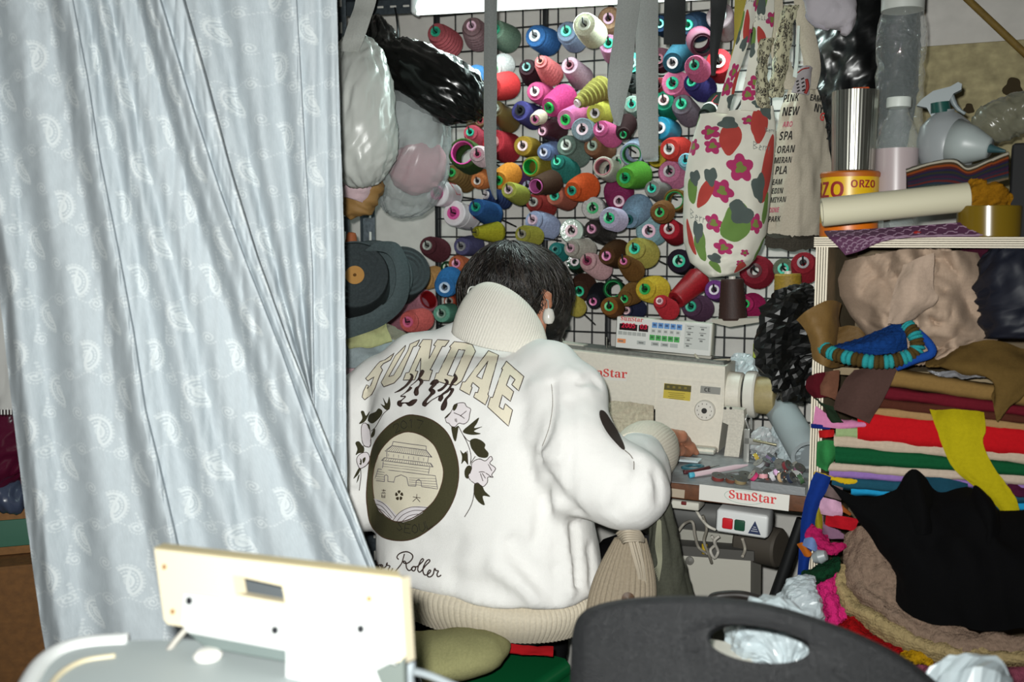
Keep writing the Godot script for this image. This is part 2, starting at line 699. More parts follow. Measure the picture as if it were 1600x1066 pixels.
func paisley_image() -> Image:
	var s := 512
	var im := Image.create(s, s, false, Image.FORMAT_RGB8)
	var ground := Color("adb6bb")
	var thread := Color("c6cdcf")
	im.fill(ground)
	for j in s:
		for i in s:
			var k := nz.get_noise_2d(i * 0.35, j * 0.02) * 0.03 + nz.get_noise_2d(i * 0.6, j * 0.6) * 0.03
			im.set_pixel(i, j, Color(ground.r + k, ground.g + k, ground.b + k))
	# woven paisleys: a curled teardrop of small loops with a filled heart, ringed by sprigs and dots
	for mo in [[64.0, 70.0, 1.0, 0.3, 0.85], [320.0, 70.0, 1.0, 0.3, 0.85], [192.0, 198.0, -1.0, 0.5, 0.9], [448.0, 198.0, -1.0, 0.5, 0.9], [64.0, 326.0, 1.0, 0.1, 0.9], [320.0, 326.0, 1.0, 0.1, 0.9], [192.0, 454.0, -1.0, 0.6, 0.85], [448.0, 454.0, -1.0, 0.6, 0.85]]:
		var o := Vector2(mo[0], mo[1])
		var fl: float = mo[2]
		for ring in 3:
			var k := [1.0, 0.72, 0.42][ring] as float
			for t in 70:
				var f := t / 69.0
				var a := -2.2 + f * 5.4
				var r = 52.0 * k * (1.0 - 0.55 * smoothstep(0.62, 1.0, f)) * mo[4]
				var p := Vector2(cos(a) * r * 0.74 * fl, sin(a) * r)
				p.x += fl * 22.0 * k * smoothstep(0.55, 1.0, f)
				p.y -= 30.0 * k * smoothstep(0.6, 1.0, f)
				p = p.rotated(mo[3] * fl)
				if ring == 0 and t % 3 == 0: dot(im, o.x + p.x * 1.2, o.y + p.y * 1.2, 4.8, thread, 0.6)
				if ring != 1 or t % 4 < 2: dot(im, o.x + p.x, o.y + p.y, [4.6, 3.6, 4.2][ring], thread, [0.75, 0.6, 0.7][ring])
		for t in 10:
			var a := TAU * t / 10
			dot(im, o.x + cos(a) * 8, o.y + sin(a) * 10, 4.0, thread, 0.5)
		for q in [[78.0, -50.0], [-70.0, 66.0]]:          # small curls between
			for t in 34:
				var v := Vector2.from_angle(t * 0.36 * fl) * (3.0 + t * 0.62)
				dot(im, o.x + fl * q[0] + v.x, o.y + q[1] + v.y, 3.4, thread, 0.6)
		for t in 5: dot(im, o.x + fl * (56 + t * 3), o.y + 30 + t * 13, 5.4, thread, 0.6)
	for t in 60:
		dot(im, t * 8.53, 134 + sin(t * 0.63) * 10, 4.0, thread, 0.5)
		dot(im, t * 8.53, 390 + sin(t * 0.63 + 1.0) * 10, 4.0, thread, 0.5)
	return im

func along(line: Array, y: float) -> float:
	if y <= line[0][1]: return line[0][0] + (y - line[0][1]) * (line[1][0] - line[0][0]) / (line[1][1] - line[0][1])
	for i in line.size() - 1:
		if y <= line[i + 1][1]:
			return lerpf(line[i][0], line[i + 1][0], (y - line[i][1]) / (line[i + 1][1] - line[i][1]))
	var k := line.size() - 1
	return line[k][0] + (y - line[k][1]) * (line[k][0] - line[k - 1][0]) / (line[k][1] - line[k - 1][1])

# lines = fold lines (px), prof = for every fold column [line a, line b, share, depth]
func curtain_sheet(lines: Array, prof: Array, y0: float, y1: float, nv: int, per: int, fine: float, seed: float) -> B:
	var b := B.new()
	var cols := (prof.size() - 1) * per + 1
	var g := PackedVector3Array()
	for r in nv + 1:
		var y := lerpf(y0, y1, float(r) / nv)
		for k in cols:
			var s := mini(k / per, prof.size() - 2)
			var t := float(k - s * per) / per
			var xs := []
			for q in [s, s + 1]:
				var e = prof[q]
				xs.append(lerpf(along(lines[e[0]], y), along(lines[e[1]], y), e[2]))
			var sm := t * t * (3.0 - 2.0 * t)
			var x := lerpf(xs[0], xs[1], t)
			var d := lerpf(prof[s][3], prof[s + 1][3], sm)
			d = prof[0][3] - 0.05 + (d - prof[0][3] + 0.05) * 0.7
			var w := x * 0.055 + seed
			d += fine * (nz.get_noise_2d(w * 1.0, y * 0.0022 + seed) * 1.1 + nz.get_noise_2d(w * 2.7, y * 0.005 + seed) * 0.55 + 0.25 * nz.get_noise_2d(w * 6.0, y * 0.02))
			g.append(P(x, y, d))
	b.slab(g, cols, 0.0016, false, Vector2(1, 1))
	# texture runs in metres of cloth
	var rows := nv + 1
	var us := PackedFloat32Array()
	var at := 0.0
	for k in cols:
		if k > 0:
			var ds := g[(rows / 2) * cols + k] - g[(rows / 2) * cols + k - 1]
			at += Vector2(ds.x, ds.z * 0.25).length()
		us.append(at)
	for side in 2:
		for r in rows:
			for k in cols:
				b.uv[side * rows * cols + r * cols + k] = Vector2(us[k], -g[r * cols + k].y) * 4.6
	return b

func curtains() -> void:
	var rb := B.new()
	rb.tube([P(-420, -226, 1.47), P(640, -226, 1.47)], 0.01, 12)
	solo(rb, "curtain_rail", mat("8a8c8c", 0.4, 0.6), "steel curtain rail above the paisley curtains", "rail")
	var m := StandardMaterial3D.new()
	m.albedo_texture = ImageTexture.create_from_image(paisley_image())
	m.roughness = 0.85
	m.heightmap_enabled = true
	m.heightmap_texture = m.albedo_texture
	m.heightmap_scale = 0.02
	m.backlight_enabled = true
	m.backlight = Color(0.12, 0.12, 0.12)
	var L := [
		[[-90, 0], [-40, 240], [-5, 420], [20, 640], [40, 800], [62, 960], [80, 1066]],
		[[112, 0], [135, 120], [155, 250], [185, 400], [207, 520], [225, 640], [245, 720], [275, 850], [310, 1000]],
		[[252, 0], [300, 160], [345, 300], [385, 410], [440, 550], [490, 690], [543, 810], [576, 890], [626, 1010]],
		[[288, 0], [322, 120], [362, 270], [402, 400], [452, 540], [492, 640], [543, 770], [580, 870], [632, 1000]],
		[[462, 0], [470, 140], [478, 280], [487, 420], [490, 640], [492, 900]],
		[[526, 0], [531, 180], [537, 360], [540, 540], [541, 700], [545, 900]],
	]
	var prof := [[0, 0, 0, 1.50], [0, 1, 0.12, 1.455], [0, 1, 0.3, 1.49], [0, 1, 0.55, 1.44], [0, 1, 0.8, 1.455], [0, 1, 0.97, 1.40], [1, 2, 0.0, 1.405], [1, 2, 0.015, 1.45], [1, 2, 0.15, 1.475], [1, 2, 0.3, 1.44], [1, 2, 0.42, 1.475], [1, 2, 0.55, 1.455], [1, 2, 0.72, 1.47], [1, 2, 0.86, 1.41], [2, 3, -0.1, 1.385], [2, 3, 0.02, 1.42], [2, 3, 0.5, 1.405], [2, 3, 0.9, 1.40], [2, 3, 1.0, 1.43], [2, 3, 0.9, 1.47]]
	var b := curtain_sheet(L, prof, -220, 1090, 170, 7, 0.0045, 3.0)
	solo(b, "curtain", m, "pale grey paisley curtain swept aside in front, nearest the camera", "curtain", "paisley curtains")
	var prof2 := [[2, 3, -0.9, 1.56], [2, 3, 0.5, 1.55], [3, 4, 0.12, 1.54], [3, 4, 0.28, 1.565], [3, 4, 0.5, 1.53], [3, 4, 0.75, 1.56], [3, 4, 0.96, 1.515], [4, 5, 0.0, 1.515], [4, 5, 0.03, 1.545], [4, 5, 0.3, 1.535], [4, 5, 0.6, 1.55], [4, 5, 0.85, 1.53], [4, 5, 1.0, 1.535]]
	b = curtain_sheet(L, prof2, -220, 830, 140, 6, 0.004, 9.0)
	solo(b, "curtain", m, "straight-hanging paisley curtain panel behind the swept one, touching the white jacket", "curtain", "paisley curtains")

# ------------------------------------------------------------------ mesh grid with thread cones
# head x, y, radius | tail x, y, radius (sight-line measures) | thread, core colour | words | style
# style 0 wound cone, 1 wide open tube, 2 glossy film-wrapped, 3 white spool with a label band
const CONES := [
	[706, 270, 11, 731, 284, 16, "7d5f33", "2f8f4a", "olive brown", "green", 0],
	[698, 418, 7, 704, 422, 9, "1d5a33", "b9c9b0", "dark green", "pale", 0],
	[750, 188, 7, 740, 196, 10, "c9a77c", "8d2f3c", "beige", "maroon", 0],
	[868, 390, 9, 876, 396, 12, "2b8a86", "2d6f6a", "teal", "teal", 0],
	[898, 409, 11, 903, 413, 13, "16402e", "c8b9bd", "glossy bottle green", "pale", 2],
	[1031, 37, 11, 1042, 42, 14, "1d3558", "6cc9bd", "dark blue", "pale teal", 0],
	[1029, 92, 13, 1036, 96, 15, "43222b", "6a3a44", "dark wine brown", "wine", 0],
	[1029, 134, 9, 1036, 138, 11, "8a2a33", "4a1a20", "dull red", "wine", 0],
	[1026, 246, 13, 1034, 246, 15, "c6ac2a", "8a7a20", "mustard yellow", "olive", 0],
	[987, 127, 10, 993, 131, 13, "3c3f3e", "202222", "charcoal", "black", 0],
	[987, 98, 13, 993, 101, 14, "56b8a8", "9fe0d4", "aqua film-wrapped", "pale teal", 2],
	[987, 163, 11, 994, 167, 13, "b5cdbf", "39a58f", "pale mint", "teal", 0],
	[946, 144, 10, 955, 139, 13, "b7a869", "3cb49a", "khaki", "teal", 0],
	[951, 29, 14, 960, 36, 16, "b08a6c", "d3a8c4", "tan", "lilac", 0],
	[951, 68, 13, 958, 88, 12, "d693ba", "37b48e", "orchid pink", "teal", 0],
	[681, 50, 13, 706, 73, 18, "b4535a", "279a7a", "coral red", "teal", 0],
	[737, 41, 12.5, 750, 63, 17, "85666a", "d9b2c6", "mauve brown", "pale pink", 0],
	[774, 46, 13, 796, 63, 18, "7d9c86", "35b48a", "sage green", "teal", 0],
	[836, 56, 14.5, 860, 68, 17, "2d5f9e", "d7dbe0", "denim blue", "white", 0],
	[885, 49, 13.5, 902, 66, 15, "76839f", "5ccab0", "slate blue", "mint", 0],
	[913, 38, 16, 930, 56, 18, "d8d3b8", "e4ead8", "cream white", "white", 0],
	[823, 105, 11, 837, 122, 15, "3c252b", "547f7c", "blackish maroon", "grey teal", 0],
	[845, 96, 9, 865, 120, 15, "d9696c", "a06058", "salmon", "brown", 0],
	[890, 102, 12, 910, 124, 16, "c7a0b3", "6a2a3c", "pale mauve pink", "maroon", 0],
	[743, 117, 14, 757, 131, 15, "4a88c8", "e8e6e4", "sky blue", "white", 0],
	[771, 107, 11, 791, 101, 14, "d8d4d4", "2fae60", "white ribbed", "green", 0],
	[768, 138, 16, 797, 133, 18, "cf2f31", "e0c4c4", "bright red", "white", 0],
	[836, 143, 12, 854, 149, 14, "d04c83", "ead6d8", "rose pink", "white", 0],
	[859, 168, 14, 888, 150, 18, "cc3d80", "2aa04c", "hot pink", "green", 0],
	[884, 187, 13.5, 912, 177, 15, "dd6fa5", "30a952", "candy pink", "green", 0],
	[903, 161, 8, 945, 134, 16, "93893f", "dcc9cc", "long olive", "pale pink", 0],
	[930, 177, 12.5, 948, 175, 15, "b1a941", "a59a98", "yellow olive", "grey", 0],
	[813, 173, 13.5, 837, 185, 16, "4e4b94", "26262c", "indigo purple", "black", 0],
	[836, 187, 7, 846, 182, 9, "d9c6ae", "cf6f9c", "small cream", "pink", 0],
	[848, 205, 8, 871, 202, 17, "4c2a33", "e8b3c8", "dark plum", "pink", 2],
	[910, 202, 15, 919, 207, 14, "8fa4ae", "e2c9d2", "steel blue", "pale pink", 0],
	[774, 170, 12, 798, 193, 16, "6b5a36", "dcdcd2", "bronze film-wrapped", "silver", 2],
	[735, 207, 10, 753, 220, 12, "c5475a", "2fa389", "raspberry", "teal", 0],
	[770, 222, 17, 797, 233, 20, "cf3340", "dca6a6", "big scarlet", "pink", 0],
	[723, 239, 20, 738, 250, 20, "3f5b2c", "c23d8c", "moss green open", "magenta", 1],
	[746, 241, 10, 757, 247, 12, "d9bdc2", "c05f80", "blush", "rose", 0],
	[817, 228, 13, 833, 232, 13, "b99331", "e6c9cc", "gold", "pink", 0],
	[850, 238, 10, 868, 235, 12, "7b8fc0", "d6d3e4", "periwinkle", "lilac", 0],
	[885, 227, 14, 906, 244, 17, "6f8378", "cfd4cc", "grey green", "white", 0],
	[926, 228, 13, 948, 237, 15, "946448", "a3b5a5", "caramel brown", "grey green", 0],
	[938, 201, 11, 960, 216, 14, "d2588f", "e29ac0", "deep pink", "pink", 0],
	[974, 210, 9, 981, 190, 12, "3a2426", "1f9f5e", "espresso", "green", 0],
	[987, 241, 16, 996, 236, 17, "aab6d2", "15803c", "lavender open", "green", 1],
	[965, 254, 9.5, 972, 258, 10, "d5d8cc", "2aa25f", "small off-white", "green", 0],
	[1075, 39, 13, 1095, 43, 18, "22364f", "35b58c", "navy", "teal", 0],
	[1097, 70, 16, 1092, 61, 17, "5c2a3c", "3a1826", "burgundy open", "dark plum", 1],
	[1051, 98, 14, 1068, 85, 18, "1f4a5c", "ece6e6", "deep teal", "white", 0],
	[1085, 102, 13, 1095, 113, 14, "c2577e", "38b794", "dusty rose", "teal", 0],
	[1123, 96, 17, 1128, 112, 17, "e2303a", "efe6e0", "vivid red", "white", 0],
	[1051, 130, 16, 1068, 137, 16, "de6c97", "2fae8a", "flamingo pink", "teal", 0],
	[1081, 128, 12, 1104, 142, 16, "302a66", "3fc39b", "violet navy", "teal", 0],
	[1037, 157, 14, 1048, 175, 15, "1f8f6c", "dcb6b8", "emerald", "pale pink", 0],
	[1065, 163, 14, 1080, 183, 15, "766874", "35bd92", "mauve grey", "teal", 0],
	[1101, 180, 9, 1124, 156, 12, "26302a", "2a2a2a", "black labelled", "black", 3],
	[1031, 200, 15, 1048, 207, 16, "2a7f9f", "e6dcdf", "glossy cyan", "white", 2],
	[1046, 233, 14, 1068, 234, 15, "d2342c", "cbbfbd", "orange red", "grey", 0],
	[1124, 24, 18, 1137, 48, 17, "6b5c60", "d6dcdb", "silver-faced taupe", "white", 2],
	[1173, 24, 11, 1180, 36, 13, "b54c78", "3fc8b4", "fuchsia", "aqua", 0],
	[1071, 251, 9, 1078, 256, 10, "8fc4d8", "37b3b8", "small pale blue", "aqua", 0],
	[746, 283, 9, 758, 279, 12, "c9713a", "a59a94", "rust orange", "grey", 0],
	[683, 302, 17, 709, 306, 15, "d8d3d6", "c9498a", "white labelled", "pink", 3],
	[760, 305, 8, 793, 314, 12, "26355f", "b8aeb0", "midnight blue", "grey", 0],
	[709, 333, 17, 737, 342, 15, "dcd7da", "d6569a", "lower white labelled", "pink", 3],
	[744, 324, 12, 771, 337, 16, "2a5a9a", "1f8a72", "royal blue", "teal", 0],
	[805, 275, 9, 817, 273, 12, "6a3f74", "2fb494", "plum purple", "teal", 0],
	[779, 282, 12, 801, 271, 15, "dd8a2a", "2aa850", "amber orange", "green", 0],
	[824, 291, 7, 834, 291, 9, "a9a6bb", "8f8aa0", "small grey lilac", "lilac", 0],
	[829, 261, 13, 853, 260, 14, "b3a136", "119b3c", "ochre open", "bright green", 1],
	[871, 253, 10, 892, 272, 15, "2a7d74", "4fd0ab", "sea green", "mint", 0],
	[795, 297, 11, 816, 307, 13, "b5b84b", "b79fa0", "lime", "pinkish grey", 0],
	[838, 291, 12, 864, 284, 16, "4e3527", "c564a4", "chocolate open", "pink", 1],
	[834, 316, 12, 857, 325, 14, "8e2b27", "9c9790", "brick red", "grey", 0],
	[867, 306, 12.5, 889, 312, 15, "c76a55", "37a98c", "terracotta", "teal", 0],
	[894, 298, 12, 920, 291, 18, "dd521e", "2f9a80", "bright orange", "teal", 0],
	[833, 344, 13, 862, 358, 16, "a2aed2", "d5b6c6", "pale periwinkle", "pale pink", 0],
	[744, 363, 8, 781, 363, 14, "b5b024", "7f7c28", "chartreuse", "olive", 0],
	[816, 366, 11, 839, 370, 12, "a5a13c", "8f8a7a", "dull lime", "grey", 0],
	[668, 384, 12, 690, 393, 15, "613038", "a7aaa2", "maroon", "grey", 0],
	[721, 385, 12, 745, 383, 13, "615f8c", "8f8f92", "dusky violet", "grey", 0],
	[713, 412, 11, 727, 419, 12, "d77248", "dd8fb0", "orange coral", "pink", 0],
	[662, 437, 13, 684, 431, 13, "dca661", "8f7a70", "peach", "brown", 0],
	[702, 471, 8, 714, 469, 10, "b9482e", "8f8880", "small brick orange", "grey", 0],
	[695, 449, 14, 706, 434, 16, "2f78bd", "b9cfe6", "cornflower blue", "pale blue", 0],
	[669, 469, 16, 614, 510, 18, "c67f8f", "7d1418", "dusty pink open", "dark red", 1],
	[690, 490, 12, 706, 488, 12, "6fb59a", "7f9c8c", "pale jade", "grey green", 0],
	[638, 503, 14, 666, 499, 14, "e26661", "d4688c", "coral", "pink", 0],
	[942, 261, 14, 956, 268, 15, "d8d2c2", "b36a74", "ivory open", "pink", 1],
	[977, 278, 14, 1001, 273, 18, "5aa833", "23a060", "grass green", "teal green", 0],
	[967, 314, 14, 967, 296, 19, "8b2757", "e3c0d0", "magenta", "pale pink", 0],
	[1046, 268, 15, 1057, 276, 17, "d47aa0", "9a9296", "pastel pink", "grey", 0],
	[1019, 295, 11, 1037, 303, 14, "8f8a86", "38bda4", "light grey", "teal", 0],
	[1054, 313, 15, 1061, 315, 15, "7a5a24", "138a44", "bronze brown open", "green", 1],
	[1031, 332, 12, 1038, 331, 14, "7d5128", "27a352", "nut brown", "green", 0],
	[926, 325, 15, 932, 328, 15, "d8d4d2", "2fa562", "white", "green", 0],
	[982, 343, 13, 1001, 322, 18, "7d9bb6", "174f4f", "powder blue", "dark teal", 0],
	[952, 341, 14, 967, 345, 14, "bcb3d0", "2fb27a", "lilac", "green", 0],
	[893, 361, 16, 898, 363, 15, "b3c2b6", "d8b4bc", "silvery sage", "pink", 2],
	[925, 358, 12, 947, 363, 17, "2e2a28", "d79ab8", "black film-wrapped", "pink", 2],
	[1014, 361, 17.5, 1024, 362, 17, "92bcc4", "e6bcd0", "pale aqua", "pink", 0],
	[1046, 358, 14, 1057, 367, 15, "c01f2f", "cbb0b0", "crimson", "grey", 0],
	[892, 388, 11, 921, 390, 13, "b3aca0", "c29aa6", "stone beige", "pink", 0],
	[918, 408, 12, 944, 423, 14, "d8a8ab", "8a3f58", "light shell pink", "maroon", 0],
	[948, 400, 12, 967, 396, 19, "5c3c22", "dd86b4", "mid brown", "pink", 0],
	[992, 389, 14, 1012, 399, 18, "b4a94e", "3dbd9c", "straw yellow", "teal", 0],
	[975, 409, 9, 993, 426, 14, "6f4a1f", "cc6a98", "umber", "pink", 0],
	[1061, 408, 16, 1068, 411, 16, "2c2232", "2fb995", "black violet", "teal", 0],
	[905, 455, 13, 914, 445, 16, "452a20", "2fb58a", "dark coffee", "teal", 0],
	[887, 467, 8, 904, 483, 12, "c4b24a", "cf9ab4", "lemon", "pink", 0],
	[927, 471, 10, 939, 456, 14, "25272f", "d677a6", "blue black", "pink", 0],
	[958, 452, 14, 965, 455, 13, "1c5230", "1d8a48", "dark green open", "green", 1],
	[976, 467, 10, 992, 456, 14, "7a5426", "2ca658", "tawny", "green", 0],
	[952, 479, 12, 960, 481, 14, "84501f", "2ba85a", "ginger brown", "green", 0],
	[1008, 452, 14, 1030, 453, 17, "d8b72e", "2aa04c", "sunflower yellow", "green", 0],
	[979, 485, 8, 999, 483, 12, "2a2f4c", "e3bfc4", "ink blue", "pale pink", 0],
	[1056, 469, 13, 1094, 434, 17, "b61420", "6a0c14", "long silky red", "dark red", 0],
	[1031, 471, 9, 1048, 487, 13, "c1242f", "cfa9ae", "cherry red", "grey pink", 0],
	[1080, 479, 14, 1099, 483, 16, "5f3f58", "3fb494", "aubergine", "teal", 0],
	[1116, 453, 13, 1124, 457, 13, "7b3f8f", "c9c2cc", "bright violet", "grey", 0],
	[1179, 423, 19, 1186, 427, 20, "8e1c2c", "4a1018", "ruby", "dark red", 0],
	[1165, 475, 11, 1178, 479, 17, "b41f5c", "2ba85a", "cerise", "green", 0],
	[1224, 420, 14, 1230, 424, 14, "6f7560", "2fb295", "grey olive", "teal", 0],
	[1255, 411, 15, 1261, 426, 16, "99202c", "8f8a8c", "dark crimson", "grey", 0],
]

func seg_gap(p1: Vector3, q1: Vector3, p2: Vector3, q2: Vector3) -> float:
	var r := Geometry3D.get_closest_points_between_segments(p1, q1, p2, q2)
	return r[0].distance_to(r[1])

func thread_wall() -> void:
	var black := mat("1b1c1e", 0.45)
	var g := thing("wire_mesh_panel", W0 + Vector3(0, 0.72, 0), "black wire mesh panel on the back wall holding the thread cones", "mesh panel")
	var xs := []
	# upright wires every 5 cm along U, level wires every 5 cm
	for i in range(0, 24):
		var b := B.new()
		var x := -0.06 + i * 0.05
		var a := W0 + U * x
		b.tube([a + Vector3(0, 0.72, 0), a + Vector3(0, 2.0, 0)], 0.0022, 6)
		part(b, "wire", black, g)
	for i in range(0, 26):
		var b := B.new()
		var a := W0 + Vector3(0, 0.73 + i * 0.05, 0) + N * 0.003
		b.tube([a - U * 0.07, a + U * 1.1], 0.0022, 6)
		part(b, "wire", black, g)
	for x in [-0.075, 0.25, 0.43, 1.11]:
		var b := B.new()
		b.box(W0 + U * x + Vector3(0, 1.36, 0) - N * 0.012, Basis(U, Vector3.UP, N), Vector3(0.014, 1.28, 0.012), 0.002)
		part(b, "post", black, g)
	# cones: tail near the mesh, head towards the room; a cone in the way moves forward along its peg
	var done := []
	var spots := []
	for e in CONES:
		var tail := Vector3.ZERO
		var head := Vector3.ZERO
		var rt := 0.0
		var rh := 0.0
		var push := 0.0
		var len_px := Vector2(e[0] - e[3], e[1] - e[4]).length()
		while push < 0.23:
			tail = onwall(e[3], e[4], 0.035 + push)
			head = onwall(e[0], e[1], (0.128 if len_px < 34 else 0.10) + push)
			rt = 1.2 * e[5] * (tail - CAM).dot(-cb.z) / F
			rh = 1.18 * e[2] * (head - CAM).dot(-cb.z) / F
			var clear := true
			for q in done:
				if seg_gap(tail, head, q[0], q[1]) < (maxf(rt, rh) + q[2]) * 0.96:
					clear = false
					break
			if clear: break
			push += 0.012
		done.append([tail, head, (rt + rh) * 0.5])
		spots.append([tail, head, rt, rh])
	var seen_labels := {}
	for i in CONES.size():
		var e: Array = CONES[i]
		var tail: Vector3 = spots[i][0]
		var head: Vector3 = spots[i][1]
		# nearest neighbour names the place
		var best := -1
		var bd := 1e9
		for j in CONES.size():
			if j == i: continue
			var d := Vector2(CONES[j][0] - e[0], CONES[j][1] - e[1]).length()
			if d < bd and d > 8.0:
				bd = d
				best = j
		var off := Vector2(e[0] - CONES[best][0], e[1] - CONES[best][1])
		var rel := ("right of" if off.x > 0 else "left of") if absf(off.x) > absf(off.y) else ("below" if off.y > 0 else "above")
		var label := "%s thread cone with %s core, %s the %s one" % [e[8], e[9], rel, CONES[best][8]]
		if seen_labels.has(label): print("DUP ", label)
		seen_labels[label] = true
		one_cone(e, tail, head, spots[i][2], spots[i][3], label, i)
		# peg: a hook of the mesh that runs through the core and ends in a turned-up tip
		if e[10] != 1 and not (i in [3, 4, 30, 120]):
			var b := B.new()
			var ax := (head - tail).normalized()
			var back := tail - ax * ((tail - W0).dot(N) / ax.dot(N))
			var tip := head + ax * 0.012
			b.tube([back, tail, head, tip, tip + Vector3(0, 0.012, 0) + ax * 0.004], 0.0021, 6)
			part(b, "hook", black, g)

func one_cone(e: Array, tail: Vector3, head: Vector3, rt: float, rh: float, label: String, i: int) -> void:
	var L := tail.distance_to(head)
	var ax := (head - tail) / L
	var t := thing("thread_cone", tail, label, "thread cone", "thread cones on the mesh wall")
	var style: int = e[10]
	var b := B.new()
	var rc := rh * (0.52 if style != 1 else 0.78)       # core radius
	if e[1] == 161 or e[2] < 8.5: rc = rh * 0.68
	var hole := rc * 0.6 if style != 1 else rc * 0.9
	var prof := [Vector2(rc * 0.95, 0.004), Vector2(rt * 0.86, 0.0), Vector2(rt, 0.008)]
	var waves := 7
	for k in range(1, waves * 2):
		var f := float(k) / (waves * 2)
		var r := lerpf(rt, rh, f)
		var wob := 0.0
		if style == 0: wob = (0.0017 if k % 2 == 0 else -0.0012) * (1.0 + 0.9 * sin(i * 2.1))
		prof.append(Vector2(r + wob + rt * 0.05 * sin(f * PI) * (0.5 + 0.5 * sin(i * 1.3)), 0.008 + (L - 0.012) * f))
	prof.append(Vector2(rh, L - 0.003))
	prof.append(Vector2(rh * 0.93, L))
	prof.append(Vector2(rc * 1.0, L - 0.001))
	b.lathe(prof, tail, ax, 22)
	var tc := Color(e[6])
	tc.s *= 0.92
	tc.v *= 0.92
	var m: StandardMaterial3D
	if style == 2:
		m = mat(e[6], 0.16, 0.0, 0.35, 18.0, 0.02)
	elif style == 3 and e[8] != "black labelled":
		m = mat(e[6], 0.45)
	else:
		m = mat(tc, 0.85 if e[8] != "long silky red" else 0.4, 0.0, 0.25, 30.0, 0.05, 0.25)
	part(b, "wound_thread", m, t)
	var c := B.new()
	c.lathe([Vector2(hole, L - 0.03), Vector2(hole, L + 0.004), Vector2(rc, L + 0.005), Vector2(rc, L - 0.03)], tail, ax, 18)
	part(c, "core", mat(e[7], 0.4), t, "%s plastic core" % e[9])
	if style == 3:
		var d := B.new()
		var r1 := lerpf(rt, rh, 0.25) * 1.03
		var r2 := lerpf(rt, rh, 0.7) * 1.03
		d.lathe([Vector2(r1 * 0.96, L * 0.22), Vector2(r1, L * 0.23), Vector2(r2, L * 0.7), Vector2(r2 * 0.96, L * 0.71)], tail, ax, 22)
		var dark: bool = e[8] == "black labelled"
		part(d, "paper_label", mat("ddd8d6" if dark else "c9c3c6", 0.6), t, "white paper label" if dark else "pale grey label band")
		# red frame printed on the band, on the side that shows
		var side := ax.cross(Vector3.UP).normalized()
		var out := (side * -0.2 + Vector3.UP * 0.25 - cb.z * -0.8)
		out = (out - ax * out.dot(ax)).normalized()
		var acr := ax.cross(out).normalized()
		var fr := B.new()
		var rm := (r1 + r2) * 0.5
		var loop := []
		for q in [[-0.55, 0.28], [0.5, 0.28], [0.5, 0.62], [0.1, 0.66], [-0.55, 0.5], [-0.55, 0.28]]:
			var an: float = q[0]
			loop.append(tail + ax * (L * q[1]) + (out * cos(an) + acr * sin(an)) * lerpf(rt, rh, q[1]) * 1.05)
		var path := []
		for k in loop.size() - 1:
			path.append(loop[k])
			path.append((loop[k] + loop[k + 1]) * 0.5 + out * 0.0006)
		path.append(loop[-1])
		fr.tube(path, 0.0009, 5)
		part(fr, "printed_frame", mat("b0303c", 0.6), t, "red printed frame")

